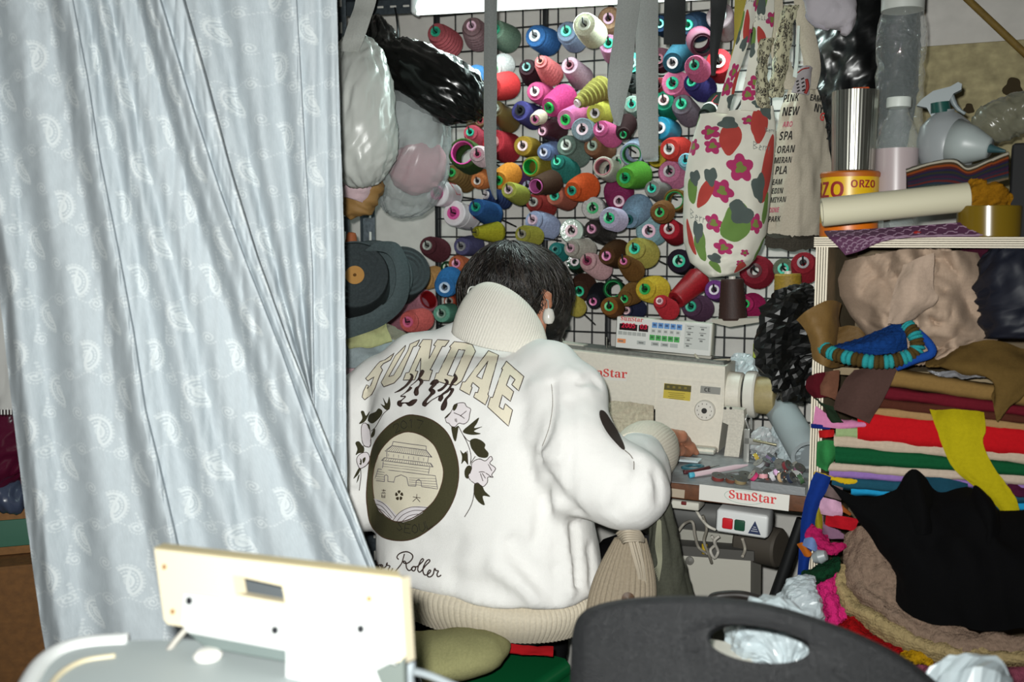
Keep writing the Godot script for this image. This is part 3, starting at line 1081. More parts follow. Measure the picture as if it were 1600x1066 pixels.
# ------------------------------------------------------------------ lamp, hanging straps, things on the left rack
func lamp_and_straps() -> void:
	var a := P(652, 13, 2.4)
	var z := P(1250, -21, 2.14)
	var ax := (z - a).normalized()
	var t := thing("tube_lamp", a, "white fluorescent tube lamp glowing along the top of the thread wall", "lamp")
	var b := B.new()
	b.tube([a, z], 0.0165, 16)
	var glow := StandardMaterial3D.new()
	glow.albedo_color = Color("f4f8f6")
	glow.emission_enabled = true
	glow.emission = Color(0.94, 1.0, 0.98)
	glow.emission_energy_multiplier = 1.6
	part(b, "tube", glow, t, "glowing white tube")
	b = B.new()
	b.box((a + z) * 0.5 + Vector3(0, 0.034, 0), turn(ax), Vector3(a.distance_to(z) + 0.02, 0.03, 0.045), 0.004)
	part(b, "housing", mat("d9dddd", 0.4), t)
	for e in [a - ax * 0.004, z + ax * 0.004]:
		b = B.new()
		b.box(e + Vector3(0, 0.008, 0), turn(ax), Vector3(0.016, 0.05, 0.042), 0.006)
		part(b, "end_cap", mat("c3cbcb", 0.4), t)
	var l := AreaLight3D.new()
	l.name = "tube_light"
	l.light_color = Color(0.9, 1.0, 0.98)
	l.area_size = Vector2(a.distance_to(z) * 0.98, 0.03)
	l.light_energy = 0.8
	l.area_range = 8.0
	l.shadow_enabled = true
	add_child(l)
	var mid := (a + z) * 0.5 + Vector3(0, -0.021, 0)
	var side := ax.cross(Vector3.UP).normalized()
	l.global_transform = Transform3D(Basis(ax, -side, Vector3.UP).orthonormalized(), mid)
	# rail above the frame that carries straps and bags
	b = B.new()
	var r0 := P(500, -60, 2.15)
	var r1 := P(1420, -75, 1.98)
	b.tube([r0, r1], 0.011, 12)
	solo(b, "hanging_rail", mat("3a3d40", 0.4, 0.6), "dark steel rail overhead carrying the straps and bags", "rail")
	# webbing straps: left edge, right edge per height
	var grey := mat("7c807e", 0.8, 0, 0.4, 40.0, 0.06, 0.12)
	var pale := mat("9a9e9b", 0.8, 0, 0.4, 40.0, 0.06, 0.12)
	var dark := mat("26292a", 0.75, 0, 0.4, 40.0, 0.06, 0.12)
	var straps := [
		[[[757, -70, 777], [757, 40, 776], [756, 140, 776], [757, 230, 775], [765, 290, 775], [774, 312, 776]], 2.02, grey, "grey webbing strap hanging over the red cones, pointed end"],
		[[[968, -70, 1002], [965, 0, 1000], [958, 60, 992], [951, 110, 988], [950, 150, 979], [959, 188, 971], [966, 197, 968]], 1.99, pale, "pale grey strap cut to a point, beside the wide one"],
		[[[985, -70, 1027], [990, 0, 1028], [993, 60, 1028], [994, 140, 1028], [997, 210, 1028], [1003, 244, 1028], [1007, 252, 1028]], 2.01, pale, "wide pale grey strap hanging straight, longest of them"],
		[[[1038, -70, 1071], [1038, 0, 1071], [1037, 40, 1071], [1037, 69, 1071]], 2.04, dark, "short black strap with a square end"],
		[[[1112, -70, 1138], [1111, 0, 1136], [1110, 40, 1130], [1110, 80, 1122], [1112, 118, 1117]], 1.97, dark, "black strap tapering to a narrow point by the tote bag"],
		[[[564, -70, 600], [556, 0, 588], [547, 30, 579], [537, 60, 569], [531, 80, 560]], 2.06, mat("a7a9a4", 0.8, 0, 0.4, 40.0, 0.06, 0.1), "light grey strap slanting above the white plastic bag"],
	]
	for s in straps:
		b = B.new()
		var rows := []
		var k := 0.0
		for e in s[0]:
			var d: float = s[1] + 0.012 * sin(k * 1.7)
			rows.append([P(e[0], e[1], d), P(lerpf(e[0], e[2], 0.5), e[1], d - 0.004), P(e[2], e[1], d + 0.003)])
			k += 1.0
		b.slab(net(rows, 8, 30, 0.0012, 9.0), 9, 0.0022)
		solo(b, "webbing_strap", s[2], s[3], "strap", "straps hanging from the rail")

func left_rack() -> void:
	var steel := mat("3c454b", 0.5, 0.5, 0.3, 8.0, 0.03, 0.2)
	var rk := thing("slotted_steel_rack", P(575, 900, 2.55), "dark slotted steel angle rack behind the plastic bags", "rack")
	var b := B.new()
	for e in [[566, 2.55], [524, 2.35]]:
		b = B.new()
		var top := P(e[0], -80, e[1])
		var foot := Vector3(top.x, 0.0, top.z)
		var h := top.y
		b.box(foot + Vector3(0.006, h / 2, 0), Basis(), Vector3(0.034, h, 0.003), 0.001)
		b.box(foot + Vector3(-0.010, h / 2, 0.017), Basis(), Vector3(0.003, h, 0.034), 0.001)
		var up := part(b, "upright", steel, rk)
		b = B.new()
		for k in 26:
			b.box(foot + Vector3(0.010, 0.3 + k * 0.062, 0.002), Basis(), Vector3(0.006, 0.026, 0.002), 0.0008)
		part(b, "slot_row", mat("b9b8b2", 0.8), up, "pale slots showing the wall")
	b = B.new()
	var ba := P(525, 15, 2.5)
	var bz := P(668, 8, 2.46)
	b.box((ba + bz) / 2, turn(bz - ba), Vector3(ba.distance_to(bz), 0.036, 0.003), 0.001)
	b.box((ba + bz) / 2 + Vector3(0, 0.018, 0.016), turn(bz - ba), Vector3(ba.distance_to(bz), 0.003, 0.034), 0.001)
	var bm := part(b, "beam", steel, rk)
	b = B.new()
	for k in 5:
		b.box(ba.lerp(bz, 0.35 + k * 0.14) + Vector3(0, 0, 0.003), turn(bz - ba), Vector3(0.016, 0.005, 0.002), 0.0008)
	part(b, "slot_row", mat("b9b8b2", 0.8), bm, "pale slots")
	b = B.new()
	b.tube(pts_px([[617, 12, 2.44], [619, 22, 2.43], [621, 40, 2.42], [622, 58, 2.42], [619, 62, 2.42]]), 0.0022, 6)
	part(b, "hook", mat("222426", 0.4, 0.7), rk)
	# shelf board of the rack
	b = B.new()
	b.box(P(570, 560, 2.5) + Vector3(-0.1, -0.02, 0), Basis(), Vector3(0.5, 0.02, 0.34), 0.002)
	part(b, "shelf_board", mat("6e675c", 0.7), rk)

	# bags
	var blackbag := mat("0b0c0b", 0.25, 0, 0.0)
	b = B.new()
	skin(b, [[590, 28, 2.36, 5, 0.012], [592, 52, 2.34, 17, 0.03], [606, 92, 2.31, 34, 0.05], [642, 114, 2.26, 45, 0.07], [690, 138, 2.22, 46, 0.07], [728, 158, 2.22, 38, 0.055], [752, 176, 2.24, 12, 0.02]], 64, 60, 0.0075, 19.0, true, 2.0, 1.5)
	solo(b, "plastic_bag", blackbag, "shiny black plastic bag tied at the top, slung above the clear bag", "plastic bag")
	b = B.new()
	skin(b, [[556, 72, 2.16, 24, 0.03], [560, 100, 2.13, 40, 0.05], [566, 150, 2.10, 46, 0.075], [566, 210, 2.09, 50, 0.08], [566, 255, 2.10, 46, 0.07], [572, 285, 2.12, 22, 0.03]], 64, 54, 0.006, 13.0, true, 5.0, 1.7)
	solo(b, "plastic_bag", mat("b6b9b4", 0.35, 0, 0.0), "stuffed whitish plastic bag hanging beside the curtain edge", "plastic bag")
	b = B.new()
	skin(b, [[555, 268, 2.2, 20, 0.02], [556, 290, 2.18, 26, 0.04], [550, 312, 2.18, 18, 0.02]], 28, 20, 0.005, 18.0, true, 6.0)
	solo(b, "cloth_bundle", mat("c3a9ae", 0.8, 0, 0.3, 20.0), "pinkish cloth bundle under the whitish plastic bag", "cloth")
	b = B.new()
	skin(b, [[596, 286, 2.22, 8, 0.01], [575, 300, 2.2, 20, 0.03], [556, 318, 2.2, 24, 0.03], [540, 338, 2.2, 10, 0.01]], 24, 20, 0.006, 16.0, true, 8.0)
	solo(b, "paper_scrap", mat("8c6a3a", 0.7), "crumpled brown paper below the hanging white bag", "paper")
	b = B.new()
	skin(b, [[640, 165, 2.3, 30, 0.04], [640, 190, 2.28, 44, 0.06], [650, 218, 2.28, 42, 0.06], [645, 240, 2.29, 24, 0.03]], 32, 30, 0.006, 12.0, true, 11.0)
	solo(b, "cloth_bundle", mat("aeb5b4", 0.85, 0, 0.3, 20.0), "pale grey cloth bundle inside the clear bag, upper one", "cloth")
	b = B.new()
	skin(b, [[650, 238, 2.3, 26, 0.03], [655, 252, 2.28, 40, 0.06], [645, 274, 2.28, 38, 0.055], [638, 294, 2.3, 18, 0.02]], 32, 30, 0.005, 14.0, true, 14.0)
	solo(b, "cloth_bundle", mat("bf8b95", 0.85, 0, 0.3, 20.0), "pink cloth bundle inside the clear bag", "cloth")
	b = B.new()
	skin(b, [[610, 96, 2.33, 10, 0.012], [622, 130, 2.31, 30, 0.05], [642, 170, 2.28, 51, 0.085], [652, 220, 2.27, 48, 0.09], [646, 265, 2.27, 50, 0.085], [632, 300, 2.3, 44, 0.05], [618, 322, 2.32, 26, 0.03], [612, 334, 2.33, 10, 0.01]], 64, 56, 0.0065, 15.0, true, 17.0, 1.5)
	solo(b, "plastic_bag", sheer(Color("b4bbbb"), 0.38, 0.3), "translucent plastic bag with pink and white cloth inside", "plastic bag")
	# felt rolls
	var felt := mat("3d4446", 0.9, 0, 0.35, 26.0, 0.05, 0.18)
	var felt2 := mat("4b5557", 0.9, 0, 0.35, 26.0, 0.05, 0.18)
	var rolls := [[626, 432, 2.44, 40, 0.10, "dark grey felt roll, farthest back of the stack by the mesh", 0.3], [584, 440, 2.36, 58, 0.09, "slate grey felt roll with loose outer turns", 0.3], [556, 440, 2.2, 52, 0.09, "charcoal felt roll with a tan cardboard core next to the curtain", 0.3]]
	for k in 3:
		var e: Array = rolls[k]
		var c := P(e[0], e[1], e[2])
		var dirn := (cb.z * 0.9 + cb.x * (0.34 - 0.12 * k) + Vector3(0, 0.22, 0)).normalized()
		var R: float = e[3] * e[2] / F
		var t := thing("felt_roll", c, e[5], "roll", "felt rolls on the rack")
		b = B.new()
		var ri := 0.28 if k == 2 else 0.02
		var prof := [Vector2(R * ri, -0.05), Vector2(R * 0.96, -0.05), Vector2(R, -0.045), Vector2(R, 0.045), Vector2(R * 0.97, 0.05)]
		for q in 7:
			prof.append(Vector2(R * (0.94 - q * 0.09), 0.0512 if q % 2 == 0 else 0.049))
		prof.append(Vector2(R * ri, 0.049))
		b.lathe(prof, c, dirn, 40)
		part(b, "felt", [felt, felt2, felt][k], t)
		if k < 2: continue
		b = B.new()
		b.lathe([Vector2(R * 0.05, -0.05), Vector2(R * 0.05, 0.05), Vector2(R * 0.28, 0.05), Vector2(R * 0.28, -0.05)], c, dirn, 24)
		part(b, "core", mat("a87a3c", 0.8), t, "tan cardboard core")
		# loose outer turn
		if k > 0:
			b = B.new()
			var x := dirn.cross(Vector3.UP).normalized()
			var y := x.cross(dirn).normalized()
			var g := PackedVector3Array()
			var n := 40
			for q in n + 1:
				var a := lerpf(-2.0, 2.3, float(q) / n)
				var rr := R * (1.05 + 0.30 * smoothstep(-1.2, 1.4, a) * (1.0 - 0.5 * smoothstep(1.2, 2.3, a)))
				for w in 3:
					g.append(c + (-x * cos(a) * -1.0 + y * -sin(a)) * rr + dirn * (-0.045 + w * 0.045))
			b.slab(g, 3, 0.003)
			part(b, "loose_turn", felt2 if k == 2 else felt, t)
	for e in [[[[568, 392, 2.17, 590, 378, 2.17], [604, 396, 2.16, 622, 382, 2.18], [618, 424, 2.15, 638, 420, 2.18], [612, 462, 2.14, 634, 472, 2.17], [580, 488, 2.12, 598, 508, 2.14], [536, 500, 2.11, 540, 530, 2.12]], "loose grey felt strip sweeping round the rolls", "4d585a"]]:
		b = B.new()
		var rows := []
		for p in e[0]: rows.append([P(p[0], p[1], p[2]), P((p[0] + p[3]) / 2.0, (p[1] + p[4]) / 2.0, (p[2] + p[5]) / 2.0 - 0.006), P(p[3], p[4], p[5])])
		b.slab(net(rows, 6, 30), 7, 0.003)
		solo(b, "felt_strip", mat(e[2], 0.9, 0, 0.35, 26.0, 0.05, 0.18), e[1], "felt", "felt strips on the rack")
	# small things under the rolls
	b = B.new()
	b.lathe([Vector2(0.001, 0), Vector2(0.018, 0), Vector2(0.02, 0.005), Vector2(0.011, 0.06), Vector2(0.008, 0.066), Vector2(0.001, 0.067)], P(546, 410, 2.2), Vector3(0.1, 1, 0), 16)
	solo(b, "leather_scrap", mat("8c4a22", 0.7), "rust brown leather scrap above the charcoal felt roll", "leather")
	var cl := [
		[[[[530, 500, 2.2], [570, 497, 2.2], [604, 497, 2.22]], [[534, 520, 2.15], [575, 518, 2.14], [604, 512, 2.16]], [[545, 545, 2.12], [585, 540, 2.12], [612, 534, 2.15]]], "a9ab7c", "pale olive cloth folded under the felt rolls"],
		[[[[528, 520, 2.18], [570, 524, 2.17], [612, 532, 2.18], [642, 552, 2.19]], [[528, 545, 2.14], [570, 550, 2.13], [612, 560, 2.15], [640, 566, 2.17]], [[528, 575, 2.14], [570, 575, 2.13], [612, 576, 2.15], [636, 580, 2.17]]], "8f9a9d", "blue grey cloth beside the left shoulder of the jacket"],
		[[[[600, 505, 2.3], [615, 512, 2.26], [632, 520, 2.26]], [[606, 530, 2.2], [622, 535, 2.19], [640, 535, 2.2]], [[618, 560, 2.16], [632, 560, 2.16], [650, 555, 2.18]]], "8a8676", "greyish cloth strip behind the jacket's left shoulder"],
		[[[[530, 562, 2.2], [552, 560, 2.2], [590, 562, 2.2]], [[530, 590, 2.18], [552, 592, 2.17], [590, 596, 2.18]], [[530, 640, 2.18], [552, 642, 2.18], [590, 640, 2.18]]], "b59aa0", "dusty pink cloth tucked between curtain and jacket"],
	]
	for e in cl:
		b = B.new()
		b.slab(net(rows_px(e[0]), 20, 20, 0.006, 14.0), 21, 0.003)
		solo(b, "folded_cloth", mat(e[1], 0.9, 0, 0.3, 20.0, 0.05, 0.1), e[2], "cloth", "cloths on the left rack")
	b = B.new()
	b.tube(spline(pts_px([[528, 556, 2.17], [552, 562, 2.16], [566, 572, 2.155], [580, 582, 2.16]]), 14), 0.0045, 8)
	solo(b, "dark_rope", mat("2a2120", 0.5), "dark brown cord lying on the pink cloth", "cord")
	b = B.new()
	b.lathe([Vector2(0.001, 0), Vector2(0.012, 0), Vector2(0.013, 0.006), Vector2(0.007, 0.014), Vector2(0.001, 0.016)], P(566, 562, 2.16), Vector3(0.05, 1, 0.2), 16)
	solo(b, "bottle_cap", mat("2f7a2e", 0.4), "small green cap on the cloth by the jacket shoulder", "cap")

# ------------------------------------------------------------------ work table and sewing machine
var T0 := Vector3.ZERO
func T(u: float, w: float, h := 0.0) -> Vector3:
	return T0 + U * u - N * w + Vector3(0, h, 0)
func mp(px: float, py: float, w: float) -> Vector3:
	return on(px, py, T0 - N * w, N)
func tp(px: float, py: float, h := 0.0) -> Vector3:
	return on(px, py, T0 + Vector3(0, h, 0), Vector3.UP)
func mpoly(b: B, pts: Array, w: float, thick: float) -> void:
	var q := []
	for p in pts: q.append(mp(p[0], p[1], w))
	b.prism(q, -N * thick)
func mbox(b: B, x0: float, y0: float, x1: float, y1: float, w: float, thick: float, bev := 0.003) -> Vector3:
	var a := mp(x0, y0, w)
	var z := mp(x1, y1, w)
	var c := (a + z) * 0.5
	var du := absf((z - a).dot(U))
	b.box(c - N * thick * 0.5, Basis(U, Vector3.UP, N), Vector3(du, absf(a.y - z.y), thick), bev)
	return c

func table_and_machine() -> void:
	T0 = P(1150, 764, 1.86)
	T0.y = 0.76
	var wb := Basis(U, Vector3.UP, N)
	var b := B.new()
	var tb := thing("sewing_table", Vector3(T0.x - 0.3, 0, T0.z), "brown edged sewing table with a grey worn top", "table")
	b.box(T(-0.42, 0.27, -0.0165), wb, Vector3(1.13, 0.031, 0.54), 0.002)
	part(b, "edge_board", mat("6b3f20", 0.6, 0, 0.2, 10.0, 0.02, 0.3), tb, "worn brown wooden edge")
	b = B.new()
	b.box(T(-0.42, 0.27, -0.0005), wb, Vector3(1.128, 0.002, 0.538), 0.0008)
	part(b, "top", mat("96989a", 0.5, 0, 0.15, 10.0, 0.03, 0.15), tb, "grey laminate top")
	# sticker on the edge
	var q := func(px: float, py: float) -> Vector3: return mp(px, py, -0.0012)
	b = B.new()
	b.prism([q.call(1093, 757), q.call(1234, 774), q.call(1232, 799), q.call(1092, 781)], -N * 0.001)
	var st := part(b, "brand_plate", mat("d8d6cf", 0.5), tb, "white plate with red SunStar lettering")
	b = B.new()
	var ux: Vector3 = (q.call(1234, 774) - q.call(1093, 757)).normalized()
	b.text("SunStar", serif, q.call(1138, 783) + N * 0.0004, ux, Vector3.UP, 0.022, 0.0006)
	part(b, "lettering", mat("cf3a3a", 0.6), st)
	b = B.new()
	var ring := []
	for k in 41:
		var a := TAU * k / 40
		ring.append((q.call(1163, 777) as Vector3) + ux * cos(a) * 0.037 + Vector3.UP * sin(a) * 0.013 + N * 0.0002)
	b.tube(ring, 0.0004, 4)
	part(b, "printed_oval", mat("8fb0a4", 0.6), st)
	b = B.new()
	b.prism([q.call(1046, 763), q.call(1070, 766), q.call(1069, 779), q.call(1045, 776)], -N * 0.001)
	part(b, "small_label", mat("a89a86", 0.6), tb, "worn beige label")
	b = B.new()
	var grey_edge := [q.call(1173, 752), q.call(1258, 762), q.call(1258, 775), q.call(1173, 764)]
	b.prism(grey_edge, -N * 0.0008)
	part(b, "metal_lip", mat("8f9294", 0.4, 0.4, 0.1, 20.0), tb, "grey metal lip")
	for e in [[-0.93, 0.08], [-0.93, 0.46], [0.1, 0.46]]:
		b = B.new()
		b.box(T(e[0], e[1], -0.395), wb, Vector3(0.035, 0.73, 0.035), 0.003)
		part(b, "leg", mat("202224", 0.5, 0.3), tb)
	b = B.new()
	b.tube([mp(1254, 812, 0.12), mp(1205, 950, 0.12), mp(1170, 1060, 0.12)], 0.012, 8)
	part(b, "diagonal_brace", mat("1a1b1c", 0.5, 0.3), tb)
	b = B.new()
	b.tube([mp(1182, 862, 0.26), mp(1184, 930, 0.26), mp(1186, 1010, 0.26)], 0.004, 8)
	part(b, "treadle_rod", mat("3a3835", 0.5, 0.5), tb)

	# ---------------- machine
	var W := 0.30
	var ivory := mat("e0dacc", 0.45, 0, 0.06, 20.0, 0.05, 0.06)
	var ms := thing("sewing_machine", T(-0.13, 0.36), "ivory industrial sewing machine with tan handwheel on the table", "sewing machine")
	b = B.new()
	mpoly(b, [[790, 536], [890, 547], [1027, 562], [1133, 573], [1131, 640], [1122, 707], [1024, 700], [1024, 640], [1010, 634], [935, 625], [838, 614], [832, 640], [790, 636]], W, 0.11)
	part(b, "arm", ivory, ms)
	b = B.new()
	mpoly(b, [[1030, 567], [1133, 577], [1132, 596], [1029, 588]], W - 0.002, 0.004)
	part(b, "upper_cover", ivory, ms)
	b = B.new()
	mpoly(b, [[1029, 591], [1131, 600], [1127, 640], [1120, 706], [1026, 699]], W - 0.0015, 0.004)
	part(b, "column_cover", ivory, ms)
	b = B.new()
	mpoly(b, [[880, 548], [1024, 563], [1023, 636], [935, 624], [880, 618]], W - 0.0015, 0.004)
	part(b, "arm_cover", ivory, ms)
	b = B.new()
	var bed_c := T(-0.38, W + 0.05, 0.006)
	b.box(bed_c, wb, Vector3(0.56, 0.014, 0.17), 0.004)
	part(b, "bed", ivory, ms)
	b = B.new()
	b.box(T(-0.30, W - 0.037, 0.004), wb, Vector3(0.40, 0.006, 0.006), 0.002)
	b.box(T(-0.30, W - 0.026, 0.010), wb, Vector3(0.40, 0.008, 0.004), 0.002)
	part(b, "bed_rail", mat("a9aaa2", 0.4, 0.3), ms)
	# grey oil tray line on top of the arm
	b = B.new()
	mpoly(b, [[800, 531], [900, 541], [1130, 566], [1133, 573], [1027, 562], [890, 547], [800, 536]], W + 0.02, 0.07)
	part(b, "top_rail", mat("83847e", 0.6, 0.2, 0.3, 20.0, 0.05, 0.3), ms)
	# end cap, guard ring and handwheel
	var hub := mp(1138, 614, W + 0.055)
	var hx := U
	b = B.new()
	b.lathe([Vector2(0.001, -0.012), Vector2(0.047, -0.012), Vector2(0.049, 0.0), Vector2(0.047, 0.03), Vector2(0.042, 0.034), Vector2(0.001, 0.034)], hub, hx, 32)
	part(b, "end_cap", ivory, ms)
	b = B.new()
	b.lathe([Vector2(0.001, 0.033), Vector2(0.036, 0.033), Vector2(0.036, 0.041), Vector2(0.001, 0.041)], hub, hx, 28)
	part(b, "shaft_collar", mat("2a2a28", 0.5, 0.5), ms)
	b = B.new()
	b.lathe([Vector2(0.001, 0.040), Vector2(0.050, 0.040), Vector2(0.052, 0.044), Vector2(0.052, 0.060), Vector2(0.049, 0.064), Vector2(0.001, 0.064)], hub, hx, 36)
	part(b, "guard_ring", mat("d6d2c8", 0.4), ms)
	b = B.new()
	b.lathe([Vector2(0.001, 0.063), Vector2(0.040, 0.063), Vector2(0.041, 0.067), Vector2(0.043, 0.098), Vector2(0.041, 0.103), Vector2(0.034, 0.106), Vector2(0.001, 0.106)], hub, hx, 40)
	part(b, "handwheel", mat("a8986a", 0.5, 0, 0.1, 20.0, 0.04, 0.12), ms, "tan plastic handwheel")
	# belt guard bracket
	b = B.new()
	mpoly(b, [[1130, 637], [1162, 641], [1163, 660], [1158, 690], [1153, 724], [1129, 727], [1134, 694], [1138, 664], [1129, 660]], W - 0.03, 0.03)
	part(b, "belt_guard", mat("d8d2c4", 0.5, 0, 0.2, 30.0, 0.05, 0.15), ms)
	b = B.new()
	for e in [[1133, 638], [1142, 638]]:
		b.lathe([Vector2(0.0001, 0.0), Vector2(0.0030, 0.0), Vector2(0.0030, 0.0012), Vector2(0.0001, 0.0012)], mp(e[0], e[1], W - 0.030), N, 10)
	part(b, "screw_holes", mat("151412", 0.6), ms)
	# dial
	var dc := mp(1102, 641, W - 0.0015)
	b = B.new()
	b.lathe([Vector2(0.001, 0.0), Vector2(0.0225, 0.0), Vector2(0.0225, 0.005), Vector2(0.020, 0.009), Vector2(0.0065, 0.0095), Vector2(0.0001, 0.0095)], dc, N, 40, 35.0, 0.02, 40)
	var dl := part(b, "stitch_dial", mat("d6d2c9", 0.4), ms)
	b = B.new()
	b.lathe([Vector2(0.0001, 0.009), Vector2(0.006, 0.009), Vector2(0.006, 0.0115), Vector2(0.0001, 0.0115)], dc, N, 20)
	part(b, "dial_centre", mat("171614", 0.5), dl, "black dial centre")
	b = B.new()
	for k in 10:
		var a := TAU * k / 10
		b.box(dc + N * 0.0093 + U * cos(a) * 0.0155 + Vector3.UP * sin(a) * 0.0155, wb, Vector3(0.0016, 0.003, 0.0006), 0.0002)
	part(b, "dial_numbers", mat("5a5750", 0.6), dl)
	# stickers
	b = B.new()
	mpoly(b, [[1038, 599], [1080, 603], [1078, 627], [1036, 622]], W - 0.0026, 0.001)
	var sk := part(b, "warning_sticker", mat("c2ad3c", 0.5), ms, "yellow warning sticker")
	b = B.new()
	mpoly(b, [[1038.5, 599.5], [1080, 603.5], [1079.6, 613], [1037.6, 609]], W - 0.0032, 0.001)
	part(b, "dark_band", mat("4e4718", 0.5), sk)
	b = B.new()
	for k in 4:
		b.box(mp(1057, 614.5 + k * 2.9, W - 0.0034), wb, Vector3(0.038 - 0.006 * (k % 2), 0.0011, 0.0006), 0.0002)
	for k in 4:
		b.box(mp(1044 + k * 9.0, 604.5 + k * 0.7, W - 0.004), wb, Vector3(0.006, 0.005, 0.0006), 0.0002)
	part(b, "print", mat("7a6c22", 0.6), sk)
	b = B.new()
	mpoly(b, [[1095, 603], [1126, 606], [1125, 617], [1094, 614]], W - 0.0026, 0.001)
	var ce := part(b, "approval_plate", mat("8f8f8a", 0.4, 0.4), ms, "grey metal CE plate")
	b = B.new()
	b.text("CE", sans, mp(1100, 614, W - 0.0032), U, Vector3.UP, 0.012, 0.0005)
	part(b, "lettering", mat("1c1c1a", 0.6), ce)
	b = B.new()
	mpoly(b, [[905, 578], [980, 583], [979, 596], [904, 591]], W - 0.0030, 0.001)
	var np := part(b, "name_plate", mat("d9d6ce", 0.4), ms, "white plate with red SunStar lettering")
	b = B.new()
	b.text("SunStar", serif, mp(908, 590.5, W - 0.0042), (mp(980, 583, W) - mp(905, 578, W)).normalized() * 1.12, Vector3.UP, 0.0245, 0.0005)
	part(b, "lettering", mat("c93b36", 0.6), np)
	# control panel on top
	var pw := W + 0.045
	b = B.new()
	var o := mp(965, 494, pw)
	var ex := mp(1116, 506.5, pw)
	var dn := mp(959, 543, pw)
	var px := (ex - o)
	var py := (dn - o)
	var pn := px.cross(py).normalized()
	if pn.dot(N) < 0: pn = -pn
	var pb := Basis(px.normalized(), -py.normalized(), pn).orthonormalized()
	b.box(o + px * 0.5 + py * 0.5 - pn * 0.014, pb, Vector3(px.length(), py.length(), 0.028), 0.003)
	var cp := part(b, "control_panel", mat("c3c2b4", 0.5), ms, "white SunStar control panel with red digits")
	var F2 := func(bb: B, x: float, y: float, w: float, h: float, lift: float) -> void:
		bb.box(o + px * (x + w / 2) + py * (y + h / 2) + pn * lift, pb, Vector3(px.length() * w, py.length() * h, 0.0008), 0.0002)
	b = B.new()
	F2.call(b, 0.01, 0.02, 0.98, 0.96, 0.0004)
	part(b, "faceplate", mat("d3d4d0", 0.4), cp)
	b = B.new()
	F2.call(b, 0.035, 0.22, 0.19, 0.2, 0.001)
	F2.call(b, 0.24, 0.22, 0.10, 0.2, 0.001)
	part(b, "display", mat("241016", 0.2), cp, "dark red digit display")
	b = B.new()
	var digit := StandardMaterial3D.new()
	digit.albedo_color = Color("7a1026")
	digit.emission_enabled = true
	digit.emission = Color("c01838")
	digit.emission_energy_multiplier = 0.5
	b.text("2005", sans, o + px * 0.055 + py * 0.395 + pn * 0.0016, px.normalized(), -py.normalized(), 0.0155, 0.0004)
	b.text("03", sans, o + px * 0.252 + py * 0.395 + pn * 0.0016, px.normalized(), -py.normalized(), 0.0155, 0.0004)
	part(b, "digits", digit, cp, "glowing red digits")
	b = B.new()
	b.text("SunStar", serif, o + px * 0.035 + py * 0.17 + pn * 0.001, px.normalized(), -py.normalized(), 0.0135, 0.0004)
	part(b, "lettering", mat("c93a36", 0.5), cp)
	for k in 5:
		for row in 3:
			b = B.new()
			F2.call(b, 0.375 + k * 0.0635 - row * 0.005, [0.1, 0.29, 0.49][row], 0.056, 0.17, 0.001)
			part(b, "key", mat(["5f8fc6", "c3c6c2", "43a04e"][row], 0.5), cp)
			b = B.new()
			F2.call(b, 0.387 + k * 0.0635 - row * 0.005, [0.14, 0.33, 0.53][row], 0.03, 0.07, 0.0015)
			part(b, "key_print", mat(["34517c", "8d908c", "2a6a34"][row], 0.5), cp)
	for k in 6:
		b = B.new()
		F2.call(b, 0.03 + k * 0.05, 0.46, 0.044, 0.11, 0.001)
		part(b, "key", mat("a2a5a2", 0.5), cp)
	for e in [[0.03, 0.7, 0.09, 0.13, "dd8a54"], [0.24, 0.71, 0.09, 0.12, "a9adab"], [0.39, 0.71, 0.08, 0.12, "a9adab"], [0.49, 0.71, 0.08, 0.12, "a9adab"], [0.585, 0.71, 0.08, 0.12, "a9adab"], [0.72, 0.08, 0.25, 0.74, "bfc2be"]]:
		b = B.new()
		F2.call(b, e[0], e[1], e[2], e[3], 0.001)
		part(b, "key", mat(e[4], 0.5), cp)
	b = B.new()
	for k in 7:
		F2.call(b, 0.735 + (k % 2) * 0.13, 0.12 + (k / 2) * 0.18, 0.07, 0.02, 0.0018)
		F2.call(b, 0.75 + (k % 2) * 0.13, 0.17 + (k / 2) * 0.18, 0.03, 0.05, 0.0018)
	for k in 4: F2.call(b, [0.045, 0.26, 0.41, 0.51][k], 0.75, 0.05, 0.04, 0.0018)
	part(b, "symbols", mat("6c6f6c", 0.5), cp)
	b = B.new()
	mpoly(b, [[966, 546], [1112, 557], [1110, 563], [1060, 562], [970, 553]], pw + 0.004, 0.03)
	part(b, "mount_bracket", mat("a8a59a", 0.5), cp)
	b = B.new()
	b.tube(spline([mp(1086, 554, pw), mp(1092, 562, pw - 0.01), mp(1106, 565, pw - 0.01), mp(1122, 563, pw), mp(1140, 562, pw + 0.02)], 20), 0.0028, 8)
	part(b, "cable", mat("c2bca8", 0.5), cp)
	# thread tray arm to the right with upright cones
	b = B.new()
	mpoly(b, [[1112, 499], [1192, 497], [1190, 503], [1140, 511], [1112, 504]], pw + 0.005, 0.06)
	var tr := solo(b, "thread_tray", mat("a9a598", 0.5), "pale metal tray behind the control panel holding a brown cone", "tray")
	var ups := [[1145, 500, 22, 1144, 436, 17, "3a211b", "upright dark brown thread cone standing on the tray beneath the tote bag", pw + 0.03], [1231, 482, 21, 1231, 428, 20, "a38427", "upright mustard thread cone beside the black plastic bag", pw + 0.03]]
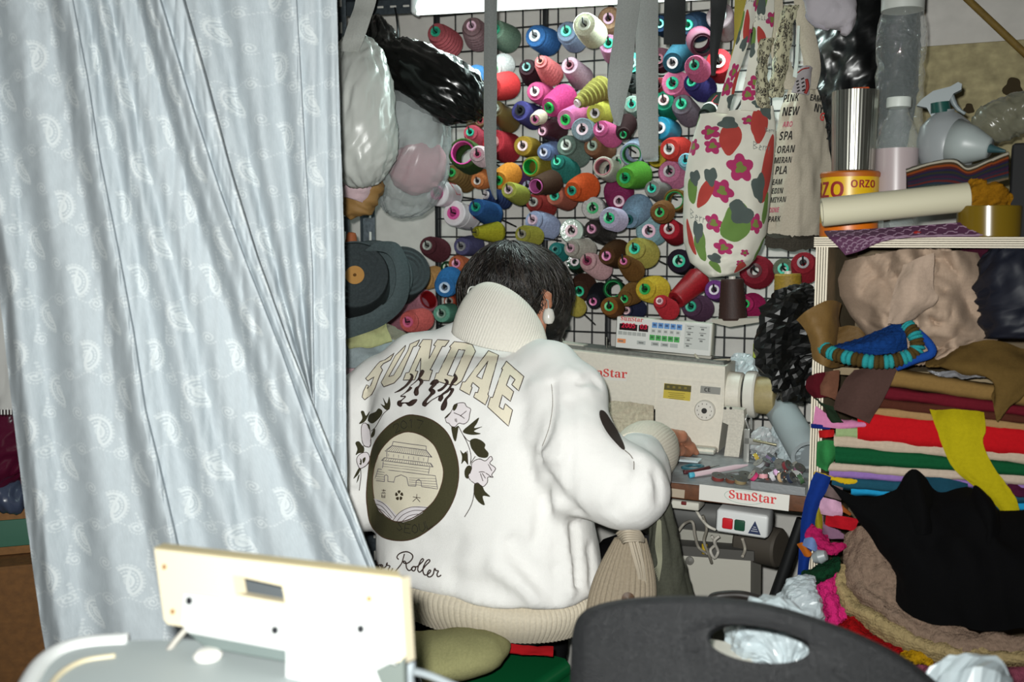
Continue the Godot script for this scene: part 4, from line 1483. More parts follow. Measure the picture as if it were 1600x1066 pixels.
	for e in ups:
		var base := mp(e[0], e[1], e[8])
		var topp := mp(e[3], e[4], e[8])
		var dd := (base - CAM).dot(-cb.z)
		var cn := thing("thread_cone", base, e[7], "thread cone", "upright thread cones")
		b = B.new()
		var r0: float = e[2] * dd / F
		var r1: float = e[5] * dd / F
		var prof := [Vector2(0.004, 0.0), Vector2(r0 * 0.95, 0.0), Vector2(r0, 0.004)]
		var hh := base.distance_to(topp)
		for k in range(1, 20): prof.append(Vector2(lerpf(r0, r1, k / 20.0) + (0.0007 if k % 2 else 0.0), hh * k / 20.0))
		prof.append(Vector2(r1 * 0.96, hh))
		prof.append(Vector2(0.006, hh))
		b.lathe(prof, base, topp - base, 28)
		part(b, "wound_thread", mat(e[6], 0.6, 0, 0.25, 30.0, 0.05, 0.25), cn)
		b = B.new()
		b.lathe([Vector2(0.0045, hh - 0.01), Vector2(0.0045, hh + 0.006), Vector2(0.0075, hh + 0.006), Vector2(0.0075, hh - 0.01)], base, topp - base, 14)
		part(b, "core", mat("cfcac0", 0.4), cn)
	# tension post left of the panel
	b = B.new()
	b.tube([mp(948, 556, W + 0.05), mp(948, 527, W + 0.05)], 0.0022, 8)
	b.tube([mp(952, 556, W + 0.05), mp(952, 535, W + 0.05)], 0.0012, 6)
	part(b, "thread_post", mat("6b6a64", 0.3, 0.8), ms)
	b = B.new()
	mpoly(b, [[872, 534], [912, 540], [912, 547], [872, 543]], W + 0.03, 0.03)
	mpoly(b, [[862, 530], [876, 531], [875, 540], [862, 538]], W + 0.035, 0.02)
	part(b, "thread_guide", mat("c3bfb2", 0.5), ms)
	table_clutter()
	under_table()

func table_clutter() -> void:
	var b := B.new()
	var wb := Basis(U, Vector3.UP, N)
	# cream crochet piece under the presser arm
	b = B.new()
	b.slab(net([[mp(930, 626, 0.27), mp(975, 628, 0.265), mp(1021, 634, 0.265)], [mp(935, 650, 0.25), mp(978, 652, 0.24), mp(1021, 655, 0.255)], [mp(945, 690, 0.22), mp(985, 694, 0.21), mp(1018, 695, 0.24)]], 20, 22, 0.003, 40.0), 21, 0.004)
	solo(b, "crochet_piece", knit_mat("cbbfa8", 20.0, 0.12), "cream crochet piece lying under the machine arm", "knitwear")
	# folded label card and clear film in front of the machine bed
	b = B.new()
	b.box(tp(1068, 718, 0.006), wb, Vector3(0.07, 0.004, 0.035), 0.001)
	b.box(tp(1070, 717, 0.0085), wb, Vector3(0.055, 0.001, 0.022), 0.0003)
	solo(b, "label_card", mat("c6d3d6", 0.4), "pale blue card with a pink edge in front of the machine bed", "card")
	b = B.new()
	b.tube([tp(1078, 743, 0.006), tp(1084, 742, 0.006)], 0.0052, 10)
	b.tube([tp(1084, 742, 0.006), tp(1160, 729, 0.012)], 0.0048, 10)
	var pen := thing("marker_pen", tp(1078, 743), "pink white marker pen with a cyan end lying on the table", "pen")
	var b1 := B.new()
	b1.tube([tp(1077, 743, 0.006), tp(1084, 742, 0.0065)], 0.0055, 12)
	part(b1, "end_plug", mat("4fa9c2", 0.4), pen, "cyan end plug")
	b1 = B.new()
	b1.tube([tp(1084, 742, 0.0065), tp(1150, 730, 0.010), tp(1168, 727, 0.012)], [0.0052, 0.0052, 0.002], 12)
	part(b1, "barrel", mat("d8bfc6", 0.4), pen)
	# scissors: teal and dark red handles
	var sc := thing("scissors", tp(1085, 733), "small scissors with teal and dark red handles by the pen", "scissors")
	b = B.new()
	b.tube(spline([tp(1066, 731, 0.006), tp(1080, 727, 0.007), tp(1098, 729, 0.007), tp(1086, 734, 0.006), tp(1066, 731, 0.006)], 22), 0.0035, 8)
	part(b, "handle", mat("2f5d68", 0.4), sc, "teal handle loop")
	b = B.new()
	b.tube(spline([tp(1068, 738, 0.005), tp(1088, 736, 0.006), tp(1108, 731, 0.006)], 12), 0.0042, 8)
	part(b, "handle", mat("4d2124", 0.4), sc, "dark red handle")
	b = B.new()
	b.tube([tp(1108, 731, 0.005), tp(1124, 727, 0.004)], [0.004, 0.001], 8, true, 0.4)
	part(b, "blade", mat("8c8f90", 0.25, 0.9), sc)
	# bobbins
	var cols := ["7a2f2a", "6a3a28", "8a7a58", "3a2a26", "cc3a72", "e3e2ea", "e0a0a8", "d2563c", "c9c6cc", "d8a9d0", "d3b28a", "a8341f", "2c3448", "a9774a", "3a5a3a", "b0b4b8", "b49a2c", "4a4046", "7a6a86", "c0c4c2", "7a2c34", "d8d3c4", "44546a", "905f78"]
	var where := [[1122, 751], [1143, 754], [1157, 756], [1164, 749], [1177, 753], [1184, 748], [1192, 752], [1199, 750], [1207, 753], [1214, 749], [1222, 755], [1228, 752], [1236, 756], [1244, 753], [1250, 758], [1186, 741], [1181, 731], [1196, 738], [1203, 731], [1218, 741], [1229, 744], [1241, 746], [1212, 735], [1248, 749]]
	var cname := ["rust red", "russet", "khaki", "black brown", "hot pink", "white", "pale pink", "vermilion", "silver grey", "orchid", "sand", "brick", "navy", "caramel", "bottle green", "steel", "mustard", "charcoal", "dull violet", "pale grey", "wine", "cream", "slate", "mauve"]
	for k in where.size():
		var c := tp(where[k][0], where[k][1])
		var r := 0.0108 if k > 3 else 0.0135
		var tilt := Vector3(rng.randf_range(-0.9, 0.9), rng.randf_range(0.2, 0.9), rng.randf_range(-0.2, 0.9)).normalized()
		if k < 4: tilt = Vector3(0.1, 1, 0.25).normalized()
		c.y += r * (1.02 if k < 15 else 1.9) * (0.45 if k < 4 else 1.0)
		var t := thing("bobbin", c - Vector3(0, r, 0), "metal bobbin wound with %s thread on the table's right end" % cname[k], "bobbin", "bobbins on the table")
		b = B.new()
		for s in [-1.0, 1.0]:
			b.lathe([Vector2(0.002, s * 0.0045 - 0.0005), Vector2(r, s * 0.0045 - 0.0005), Vector2(r, s * 0.0045 + 0.0005), Vector2(0.002, s * 0.0045 + 0.0005)], c, tilt, 18)
		part(b, "flanges", mat("a5a6a4", 0.25, 0.85), t)
		b = B.new()
		b.lathe([Vector2(0.002, -0.004), Vector2(r * 0.85, -0.004), Vector2(r * 0.88, 0.0), Vector2(r * 0.85, 0.004), Vector2(0.002, 0.004)], c, tilt, 16)
		part(b, "thread", mat(cols[k], 0.6), t)
	# bobbin winder
	var bw := thing("bobbin_winder", tp(1163, 724), "small steel bobbin winder bracket behind the bobbins", "bobbin winder")
	b = B.new()
	var p0 := tp(1166, 722)
	b.box(p0 + Vector3(0, 0.035, 0), wb, Vector3(0.012, 0.07, 0.006), 0.001)
	b.box(p0 + Vector3(0, 0.045, 0) + U * 0.012, wb, Vector3(0.034, 0.014, 0.006), 0.001)
	part(b, "bracket", mat("b9b9b4", 0.3, 0.7), bw)
	b = B.new()
	b.tube([p0 + Vector3(0, 0.048, 0.004) + U * 0.012, p0 + Vector3(0, 0.042, 0.004) + U * 0.06], 0.003, 8)
	part(b, "spindle", mat("a09a80", 0.3, 0.8), bw)
	b = B.new()
	b.tube([p0 + Vector3(0.004, 0.07, 0.0), p0 + Vector3(-0.004, 0.09, 0), p0 + Vector3(0.0, 0.10, 0.0), p0 + Vector3(0.008, 0.094, 0.0), p0 + Vector3(0.008, 0.07, 0.0)], 0.0022, 6)
	part(b, "thumb_loop", mat("c0c0bc", 0.3, 0.7), bw)
	# rolls and bags at the right end of the table
	b = B.new()
	var ra := tp(1262, 712, 0.03)
	var rb := mp(1196, 598, 0.46)
	var rd := (rb - ra).normalized()
	b.lathe([Vector2(0.026, 0.0), Vector2(0.034, 0.0), Vector2(0.034, ra.distance_to(rb)), Vector2(0.026, ra.distance_to(rb))], ra, rd, 28)
	solo(b, "paper_roll", mat("9aa3a6", 0.7), "grey blue roll of paper leaning at the right end of the table", "roll")
	var bags := [
		[[[1156, 556, 2.34, 10, 0.01], [1162, 574, 2.32, 22, 0.03], [1166, 592, 2.32, 20, 0.03], [1172, 606, 2.32, 10, 0.01]], "c3cfd2", "white plastic bag behind the end of the machine arm", 1.0],
		[[[1186, 672, 2.12, 8, 0.01], [1192, 690, 2.1, 22, 0.025], [1196, 708, 2.1, 20, 0.03], [1204, 724, 2.1, 8, 0.01]], "c3c6c8", "crumpled whitish plastic film behind the bobbins", 0.62],
		[[[1222, 650, 2.14, 8, 0.01], [1228, 676, 2.12, 20, 0.02], [1238, 704, 2.1, 24, 0.025], [1246, 728, 2.07, 20, 0.02], [1254, 742, 2.05, 6, 0.01]], "c9d6da", "pale clear plastic film against the paper roll", 0.62],
	]
	for e in bags:
		b = B.new()
		skin(b, e[0], 30, 30, 0.009, 34.0, false, e[0][0][0])
		b = facet(b)
		solo(b, "plastic_bag" if e[3] == 1.0 else "plastic_film", mat(e[1], 0.3) if e[3] == 1.0 else sheer(Color(e[1]), e[3], 0.3), e[2], "plastic bag" if e[3] == 1.0 else "plastic film")
	b = B.new()
	skin(b, [[1262, 446, 1.98, 8, 0.01], [1248, 470, 1.96, 30, 0.03], [1232, 510, 1.94, 44, 0.05], [1226, 556, 1.94, 42, 0.05], [1240, 594, 1.95, 34, 0.04], [1258, 622, 1.97, 10, 0.01]], 36, 44, 0.017, 17.0, false, 40.0)
	b = facet(b)
	solo(b, "plastic_bag", mat("080909", 0.42), "crumpled black plastic bag beside the plywood shelf", "plastic bag")
	b = B.new()
	b.box(mp(1183, 548, 0.50), wb, Vector3(0.018, 0.035, 0.01), 0.002)
	solo(b, "yellow_tag", mat("9aa83a", 0.6), "lime green tag by the black plastic bag", "tag")

func under_table() -> void:
	var wb := Basis(U, Vector3.UP, N)
	var b := B.new()
	var w := 0.03
	var sw := thing("switch_box", mp(1160, 840, w), "white switch box with red and green buttons under the table edge", "switch box")
	b = B.new()
	var o := mp(1118, 794, w)
	var ex := mp(1201, 806, w)
	var dn := mp(1117, 832, w)
	var px := ex - o
	var py := dn - o
	var pn := py.cross(px).normalized()
	if pn.dot(N) < 0: pn = -pn
	var pb := Basis(px.normalized(), -py.normalized(), pn).orthonormalized()
	b.box(o + px * 0.5 + py * 0.5 - pn * 0.03, pb, Vector3(px.length(), py.length(), 0.06), 0.006)
	part(b, "case", mat("d3d5d4", 0.35), sw)
	for e in [[0.24, "c2202a", "red square button"], [0.47, "1f4a36", "dark green square button"]]:
		b = B.new()
		b.box(o + px * e[0] + py * 0.55 + pn * 0.002, pb, Vector3(0.020, 0.021, 0.006), 0.002)
		part(b, "button", mat(e[1], 0.3), sw, e[2])
	b = B.new()
	var tc := o + px * 0.75 + py * 0.58
	b.prism([tc + pb.x * -0.012 - pb.y * 0.012, tc + pb.x * 0.012 - pb.y * 0.012, tc + pb.y * 0.014], pn * 0.0008)
	part(b, "warning_triangle", mat("1c2a4e", 0.5), sw, "dark blue warning triangle")
	b = B.new()
	for k in 3: b.box(tc + pb.y * (0.002 - k * 0.004) + pn * 0.001, pb, Vector3(0.005 + k * 0.004, 0.0012, 0.0006), 0.0002)
	part(b, "triangle_print", mat("c3c6cc", 0.5), sw)
	b = B.new()
	mbox(b, 1046, 781, 1092, 800, 0.05, 0.05, 0.003)
	var jb := thing("junction_box", mp(1068, 800, 0.05), "small cream box with a red lamp under the table", "box")
	part(b, "case", mat("c9c6ba", 0.5), jb)
	b = B.new()
	mbox(b, 1064, 784, 1072, 790, 0.047, 0.005, 0.001)
	part(b, "indicator", mat("6a1f1c", 0.4), jb, "dark red indicator")
	# motor
	var mo := thing("sewing_motor", mp(1150, 860, 0.25), "grey brown sewing machine motor hanging under the table", "motor")
	b = B.new()
	var mc := mp(1110, 806, 0.22)
	b.lathe([Vector2(0.001, -0.11), Vector2(0.04, -0.11), Vector2(0.045, -0.10), Vector2(0.045, 0.05), Vector2(0.04, 0.06), Vector2(0.001, 0.06)], mc, U, 28)
	part(b, "housing", mat("5a5a58", 0.5, 0.3), mo)
	b = B.new()
	var m2 := mp(1188, 850, 0.18)
	b.lathe([Vector2(0.001, -0.045), Vector2(0.036, -0.045), Vector2(0.040, -0.04), Vector2(0.040, 0.04), Vector2(0.036, 0.045), Vector2(0.001, 0.045)], m2, (U + N * 0.3).normalized(), 30)
	part(b, "drum", mat("4a443c", 0.6, 0.2), mo)
	b = B.new()
	b.box(mp(1115, 850, 0.20), wb, Vector3(0.16, 0.06, 0.04), 0.004)
	part(b, "mounting_block", mat("9c9a90", 0.6), mo)
	# control cabinet
	b = B.new()
	var cb2 := thing("control_cabinet", Vector3(mp(1115, 900, 0.16).x, 0.1, mp(1115, 900, 0.16).z), "plain beige grey cabinet panel under the sewing table", "cabinet")
	mpoly(b, [[1050, 866], [1173, 876], [1172, 1010], [1050, 1000]], 0.14, 0.12)
	part(b, "body", mat("b4b1a6", 0.6, 0, 0.1, 10.0), cb2)
	b = B.new()
	mpoly(b, [[1048, 852], [1178, 862], [1178, 877], [1048, 867]], 0.135, 0.13)
	part(b, "lid", mat("4c4a46", 0.7), cb2, "dark lid")
	b = B.new()
	b.lathe([Vector2(0.0001, 0.0), Vector2(0.009, 0.0), Vector2(0.009, 0.004), Vector2(0.0001, 0.006)], mp(1078, 876, 0.14), N, 14)
	part(b, "knob", mat("6a6862", 0.5), cb2)
	# cables
	var cab := mat("b1aca0", 0.6)
	var runs := [
		[[[1085, 792], [1094, 808], [1106, 822], [1118, 828]], "c9c5ba", "white cable from the junction box to the switch box"],
		[[[1060, 830], [1070, 818], [1082, 816], [1086, 838], [1092, 856], [1106, 866]], "8f8a80", "grey cable looping under the junction box"],
		[[[1112, 838], [1118, 850], [1110, 860], [1116, 872], [1122, 862], [1116, 846], [1124, 838]], "b6b1a8", "tied coil of grey wire below the switch box"],
		[[[1160, 842], [1164, 858], [1160, 870]], "a7a094", "short frayed wire end hanging from the motor"],
		[[[1098, 806], [1104, 826], [1100, 846], [1108, 868], [1112, 880]], "7c776c", "thin wire hanging behind the coil"],
	]
	for e in runs:
		b = B.new()
		var pts := []
		var k := 0
		for p in e[0]:
			pts.append(mp(p[0], p[1], 0.10 + 0.012 * sin(k * 2.0)))
			k += 1
		b.tube(spline(pts, 28), 0.0032, 7)
		solo(b, "cable", mat(e[1], 0.6), e[2], "cable", "cables under the table")
	b = B.new()
	b.tube([mp(1101, 850, 0.11), mp(1101, 865, 0.11)], 0.006, 8)
	solo(b, "yellow_connector", mat("b89a1e", 0.5), "yellow wire connector under the table", "connector")

# ------------------------------------------------------------------ the person
# a field of tapered capsules joined smoothly, meshed as surface nets
class Field:
	var a := PackedVector3Array()
	var e := PackedVector3Array()       # b - a
	var ra := PackedFloat32Array()
	var rb := PackedFloat32Array()
	var inv := PackedFloat32Array()
	var k := 0.04
	var folds := []                     # [points, width, depth, aabb]
	var nz: FastNoiseLite
	var namp := 0.0
	var nfreq := 10.0
	var floor_y := -10.0                # cloth ends here
	func cap(p: Vector3, q: Vector3, r0: float, r1: float) -> void:
		a.append(p)
		e.append(q - p)
		ra.append(r0)
		rb.append(r1)
		inv.append(1.0 / maxf((q - p).length_squared(), 1e-9))
	func chain(pts: Array, rs: Array) -> void:
		for i in pts.size() - 1: cap(pts[i], pts[i + 1], rs[i], rs[i + 1])
	func fold(pts: Array, width: float, depth: float) -> void:
		var bx := AABB(pts[0], Vector3.ZERO)
		for p in pts: bx = bx.expand(p)
		folds.append([pts, width, depth, bx.grow(width * 2.5)])
	func base(p: Vector3) -> float:
		var d := 10.0
		for i in a.size():
			var w := p - a[i]
			var t := clampf(w.dot(e[i]) * inv[i], 0.0, 1.0)
			var q := (w - e[i] * t).length() - lerpf(ra[i], rb[i], t)
			var h := maxf(k - absf(d - q), 0.0)
			d = minf(d, q) - h * h / (4.0 * k)
		return d
	func dist(p: Vector3) -> float:
		var d := base(p)
		if floor_y > 0.0:
			var e2 := floor_y - p.y
			var hh := maxf(0.03 - absf(d - e2), 0.0)
			d = maxf(d, e2) + hh * hh / 0.12
		if absf(d) > 0.05: return d
		if namp > 0.0: d += namp * nz.get_noise_3dv(p * nfreq)
		for f in folds:
			if f[3].has_point(p):
				var best := 1e9
				var pts: Array = f[0]
				for i in pts.size() - 1:
					var s: Vector3 = pts[i + 1] - pts[i]
					var t := clampf((p - pts[i]).dot(s) / maxf(s.length_squared(), 1e-9), 0.0, 1.0)
					var fade := 1.0
					if i == 0: fade = smoothstep(-0.2, 0.5, t)
					if i == pts.size() - 2: fade = minf(fade, 1.0 - smoothstep(0.5, 1.2, t))
					var l = (p - pts[i] - s * t).length() / maxf(fade, 0.15)
					best = minf(best, l)
				d += f[2] * exp(-best * best / (f[1] * f[1]))
		return d
	# meet of a sight line with the surface; returns distance or -1
	func meet(o: Vector3, r: Vector3, t0: float, t1: float) -> float:
		var t := t0
		for i in 160:
			var d := dist(o + r * t)
			if d < 0.0004: return t
			t += maxf(d * 0.7, 0.0006)
			if t > t1: return -1.0
		return t
	func grad(p: Vector3) -> Vector3:
		var h := 0.003
		return Vector3(dist(p + Vector3(h, 0, 0)) - dist(p - Vector3(h, 0, 0)), dist(p + Vector3(0, h, 0)) - dist(p - Vector3(0, h, 0)), dist(p + Vector3(0, 0, h)) - dist(p - Vector3(0, 0, h))).normalized()
	func mesh(b: B, lo: Vector3, hi: Vector3, cell: float) -> void:
		var nx := int((hi.x - lo.x) / cell / 8.0 + 1) * 8
		var ny := int((hi.y - lo.y) / cell / 8.0 + 1) * 8
		var nzz := int((hi.z - lo.z) / cell / 8.0 + 1) * 8
		var sx := nx + 1
		var sy := ny + 1
		var val := PackedFloat32Array()
		val.resize(sx * sy * (nzz + 1))
		val.fill(1e6)
		var half := 4.0 * cell * 1.75 + 0.012
		var blocks := []
		for bz in nzz / 8:
			for by in ny / 8:
				for bx in nx / 8:
					var c := lo + Vector3(bx * 8 + 4, by * 8 + 4, bz * 8 + 4) * cell
					if absf(base(c)) < half + 0.02:
						blocks.append(Vector3i(bx * 8, by * 8, bz * 8))
						for z in 9:
							for y in 9:
								var row := ((bz * 8 + z) * sy + by * 8 + y) * sx + bx * 8
								for x in 9:
									if val[row + x] > 1e5:
										val[row + x] = dist(lo + Vector3(bx * 8 + x, by * 8 + y, bz * 8 + z) * cell)
		var id := {}
		var pv := PackedVector3Array()
		var pi := PackedInt32Array()
		var off := [0, 1, sx, sx + 1, sx * sy, sx * sy + 1, sx * sy + sx, sx * sy + sx + 1]
		var co := [Vector3(0, 0, 0), Vector3(1, 0, 0), Vector3(0, 1, 0), Vector3(1, 1, 0), Vector3(0, 0, 1), Vector3(1, 0, 1), Vector3(0, 1, 1), Vector3(1, 1, 1)]
		var ed := [[0, 1], [2, 3], [4, 5], [6, 7], [0, 2], [1, 3], [4, 6], [5, 7], [0, 4], [1, 5], [2, 6], [3, 7]]
		for bl in blocks:
			for z in 8:
				for y in 8:
					for x in 8:
						var at: int = ((bl.z + z) * sy + bl.y + y) * sx + bl.x + x
						var m := 0
						for q in 8:
							if val[at + off[q]] < 0.0: m |= 1 << q
						if m == 0 or m == 255: continue
						var s := Vector3.ZERO
						var n := 0
						for q in ed:
							var v0 := val[at + off[q[0]]]
							var v1 := val[at + off[q[1]]]
							if (v0 < 0.0) != (v1 < 0.0):
								s += co[q[0]].lerp(co[q[1]], v0 / (v0 - v1))
								n += 1
						id[at] = pv.size()
						pv.append(lo + (Vector3(bl.x + x, bl.y + y, bl.z + z) + s / n) * cell)
		for at in id:
			for ax in 3:
				var step: int = [1, sx, sx * sy][ax]
				var s1: int = [sx, sx * sy, 1][ax]
				var s2: int = [sx * sy, 1, sx][ax]
				var v0 := val[at]
				var v1 := val[at + step]
				if (v0 < 0.0) == (v1 < 0.0): continue
				if not (id.has(at - s1) and id.has(at - s2) and id.has(at - s1 - s2)): continue
				var q0: int = id[at]
				var q1: int = id[at - s1]
				var q2: int = id[at - s1 - s2]
				var q3: int = id[at - s2]
				if v0 < 0.0: pi.append_array(PackedInt32Array([q0, q2, q1, q0, q3, q2]))
				else: pi.append_array(PackedInt32Array([q0, q1, q2, q0, q2, q3]))
		b.add(pv, pi, null, true)

var jk: Field
var jk_seen := {}

# a point of the jacket's surface under a sight line, lifted a little off the cloth
func sewn(px: float, py: float, lift := 0.0012) -> Variant:
	var key := Vector2i(int(px * 8.0), int(py * 8.0))
	if not jk_seen.has(key):
		var r := ray(px, py)
		var t := jk.meet(CAM, r, 1.45, 2.3)
		if t < 0.0: jk_seen[key] = null
		else:
			var p := CAM + r * t
			jk_seen[key] = [p, jk.grad(p)]
	var e = jk_seen[key]
	if e == null: return null
	return e[0] + e[1] * lift

# cloth patch: polygon (measured outline) laid on the jacket, cut into small cells so that it follows the folds
func applique(b: B, poly: PackedVector2Array, hole = null, lift := 0.0014, cell := 9.0) -> void:
	var lo := poly[0]
	var hi := poly[0]
	for p in poly:
		lo = lo.min(p)
		hi = hi.max(p)
	var pv := PackedVector3Array()
	var pi := PackedInt32Array()
	var ids := {}
	var y := lo.y
	while y < hi.y:
		var x := lo.x
		while x < hi.x:
			var sq := PackedVector2Array([Vector2(x, y), Vector2(x + cell, y), Vector2(x + cell, y + cell), Vector2(x, y + cell)])
			for piece in Geometry2D.intersect_polygons(poly, sq):
				var bits := [piece]
				if hole != null: bits = Geometry2D.clip_polygons(piece, hole)
				for bit in bits:
					var tri := Geometry2D.triangulate_polygon(bit)
					for q in range(0, tri.size(), 3):
						var t3 := []
						for w in 3:
							var p: Vector2 = bit[tri[q + w]]
							var key := Vector2i(int(p.x * 16), int(p.y * 16))
							if not ids.has(key):
								var s = sewn(p.x, p.y, lift)
								ids[key] = -1
								if s != null:
									ids[key] = pv.size()
									pv.append(s)
							t3.append(ids[key])
						if t3.min() >= 0:
							var f := (pv[t3[1]] - pv[t3[0]]).cross(pv[t3[2]] - pv[t3[0]])
							if f.dot(CAM - pv[t3[0]]) > 0: t3 = [t3[0], t3[2], t3[1]]
							pi.append_array(PackedInt32Array(t3))
			x += cell
		y += cell
	if pv.size(): b.add(pv, pi, null, false)

# stitched line on the jacket: points with width (measured px)
func stitch(b: B, pts: Array, width := 1.6, closed := false, lift := 0.0006, smooth := true, fat := 1.0) -> void:
	var q := []
	for p in pts: q.append(Vector3(p[0], p[1], p[2] if p.size() > 2 else width))
	if closed: q.append(q[0])
	if smooth: q = spline(q, q.size() * 4)
	else:
		var z := []
		for i in q.size() - 1:
			for k in 4: z.append(q[i].lerp(q[i + 1], k / 4.0))
		z.append(q[-1])
		q = z
	var path := []
	var rad := []
	for p in q:
		var s = sewn(p.x, p.y, lift)
		if s == null: continue
		if path.size() and path[-1].distance_to(s) < 0.0002: continue
		path.append(s)
		rad.append(maxf(p.z * 0.5 * 1.8 / F, 0.0004) * fat)
	if path.size() > 2: b.tube(path, rad, 6, true)

func px2(pts: Array, ox: float, oy: float, s: float) -> Array:
	var o := []
	for p in pts: o.append([ox + p[0] / s, oy + p[1] / s] + ([p[2] / s] if p.size() > 2 else []))
	return o

func poly2(pts: Array) -> PackedVector2Array:
	var o := PackedVector2Array()
	for p in pts: o.append(Vector2(p[0], p[1]))
	return o

func smooth2(pts: Array, m := 48) -> Array:
	var q := []
	for p in pts: q.append(Vector3(p[0], p[1], 0))
	var o := []
	for p in spline(q, m, true): o.append([p.x, p.y])
	return o

func seamstress() -> void:
	var yaw := deg_to_rad(33.0)
	var Rt := Vector3(cos(yaw), 0, sin(yaw))
	var Fd := Vector3(sin(yaw), 0, -cos(yaw))
	var hipc := P(765, 945, 1.91)
	var chest := P(742, 655, 1.94)
	var root := thing("person", Vector3(hipc.x, 0, hipc.z), "person in a white embroidered varsity jacket bent over the sewing machine, back to us", "person")
	# ---- jacket field
	jk = Field.new()
	jk.nz = nz
	jk.k = 0.038
	jk.floor_y = 0.580
	var hem := P(762, 905, 1.91)
	var hl := hem - Rt * 0.088
	var hr := hem + Rt * 0.085
	jk.cap(hl, chest - Rt * 0.110, 0.150, 0.116)
	jk.cap(hr, chest + Rt * 0.092, 0.152, 0.116)
	jk.cap(hem, chest, 0.155, 0.132)
	var nb := P(786, 560, 1.99)
	var sr := P(878, 610, 1.83)
	var sl := P(585, 618, 2.06)
	jk.chain([P(553, 630, 2.06), P(592, 600, 2.05), P(653, 565, 2.03), P(728, 545, 2.0), P(785, 564, 1.98), P(832, 574, 1.94), P(861, 580, 1.87), P(898, 612, 1.82)], [0.050, 0.050, 0.050, 0.048, 0.046, 0.048, 0.050, 0.052])
	jk.cap(nb, chest, 0.06, 0.1)
	# right arm
	var er := P(975, 762, 1.72)
	var wr := P(1004, 708, 1.92)
	jk.chain([P(888, 628, 1.81), P(902, 700, 1.755), er], [0.064, 0.066, 0.060])
	jk.cap(P(910, 752, 1.745), P(985, 764, 1.73), 0.063, 0.060)
	jk.chain([er, P(992, 738, 1.83), wr], [0.062, 0.057, 0.048])
	# left arm
	jk.chain([P(558, 645, 2.06), P(545, 780, 1.99)], [0.062, 0.062])
	jk.chain([P(548, 780, 1.99), P(700, 745, 2.22), P(790, 720, 2.28)], [0.062, 0.058, 0.05])
	jk.namp = 0.006
	jk.nfreq = 7.0
	# folds, found on the smooth form first
	var found := []
	for f in [
		[[[861, 592], [864, 630], [858, 670], [846, 700], [843, 725]], 0.008, 0.008],
		[[[840, 700], [858, 714], [880, 716]], 0.010, -0.006],
		[[[854, 738], [852, 760], [846, 800], [842, 835], [830, 862]], 0.010, 0.014],
		[[[856, 752], [880, 782], [905, 806]], 0.012, 0.012],
		[[[870, 780], [878, 830], [890, 900], [892, 950]], 0.010, -0.009],
		[[[897, 815], [900, 870], [902, 918]], 0.009, 0.012],
		[[[921, 850], [926, 890], [925, 915]], 0.008, 0.009],
		[[[866, 880], [872, 920], [876, 945]], 0.008, 0.008],
		[[[794, 838], [820, 880], [850, 915], [872, 935]], 0.016, 0.011],
		[[[770, 880], [800, 905], [830, 930]], 0.018, -0.008],
		[[[988, 788], [990, 762], [997, 738], [995, 712]], 0.010, 0.010],
		[[[1031, 785], [1030, 760], [1024, 738]], 0.008, 0.008],
		[[[960, 800], [968, 780], [972, 760]], 0.012, 0.006],
		[[[891, 618], [892, 680], [890, 740], [892, 800]], 0.007, 0.005],
		[[[905, 600], [925, 592], [936, 600]], 0.008, 0.010],
		[[[884, 578], [905, 590], [915, 606]], 0.012, -0.004],
		[[[700, 905], [760, 918], [820, 945]], 0.02, 0.006],
		[[[548, 650], [556, 700], [552, 760]], 0.012, 0.008],
		[[[575, 600], [566, 640], [560, 690]], 0.010, 0.006],
		[[[620, 870], [660, 850], [720, 850]], 0.025, 0.006],
		[[[835, 600], [838, 640], [828, 690]], 0.02, -0.006],
	]:
		var pts := []
		for p in spline(f[0].map(func(q): return Vector3(q[0], q[1], 0)), 8):
			var r := ray(p.x, p.y)
			var t := jk.meet(CAM, r, 1.4, 2.35)
			if t > 0: pts.append(CAM + r * t)
		if pts.size() > 1: found.append([pts, f[1], f[2]])
	for f in found: jk.fold(f[0], f[1], f[2] * 1.7)
	var b := B.new()
	jk.mesh(b, Vector3(-0.50, 0.33, -2.48), Vector3(0.40, 1.16, -1.45), 0.0072)
	var wool := mat("e9e8e5", 0.9, 0, 0.3, 30.0, 0.08)
	part(b, "jacket", wool, root, "white wool varsity jacket")
	# ---- rib hem
	var rib := mat("d0c6b2", 0.9, 0, 0.2, 30.0, 0.06, 0.1)
	b = B.new()
	var g := PackedVector3Array()
	var n := 360
	var rows := 12
	for r in rows + 1:
		var f := float(r) / rows
		for s in n:
			var a := TAU * s / n
			var sag := 0.010 * sin(a * 2.0 + 0.5) + 0.008 * sin(a * 3.0)
			var bulge := 0.014 * sin(f * PI) - 0.02 * f - 0.022 * (1.0 - smoothstep(0.0, 0.3, f))
			var rr := 1.0 + 0.010 * cos(a * 120.0)
			var p := Vector3(hem.x, 0.600 - f * 0.088 + sag * (1.0 - f), hem.z) + (Rt * cos(a) * (0.220 + bulge) + Fd * sin(a) * (0.146 + bulge)) * rr
			g.append(p)
	b.slab(g, n, 0.005, true)
	part(b, "rib_hem", rib, root, "cream ribbed hem")
	# ---- collar: ring at the base to a rim tilted with the bent neck
	b = B.new()
	g = PackedVector3Array()
	var c0 := P(778, 530, 1.965)
	var c1 := P(794, 487, 1.995)
	var e10 := (cb.x * 0.98 - cb.y * 0.16).normalized()
	var e20 := (-cb.z * 0.95 + cb.y * 0.25).normalized()
	var e11 := (cb.x * 0.77 - cb.y * 0.62).normalized()
	var e21 := (-cb.z * 0.86 - cb.y * 0.36 - cb.x * 0.27).normalized()
	n = 300
	rows = 16
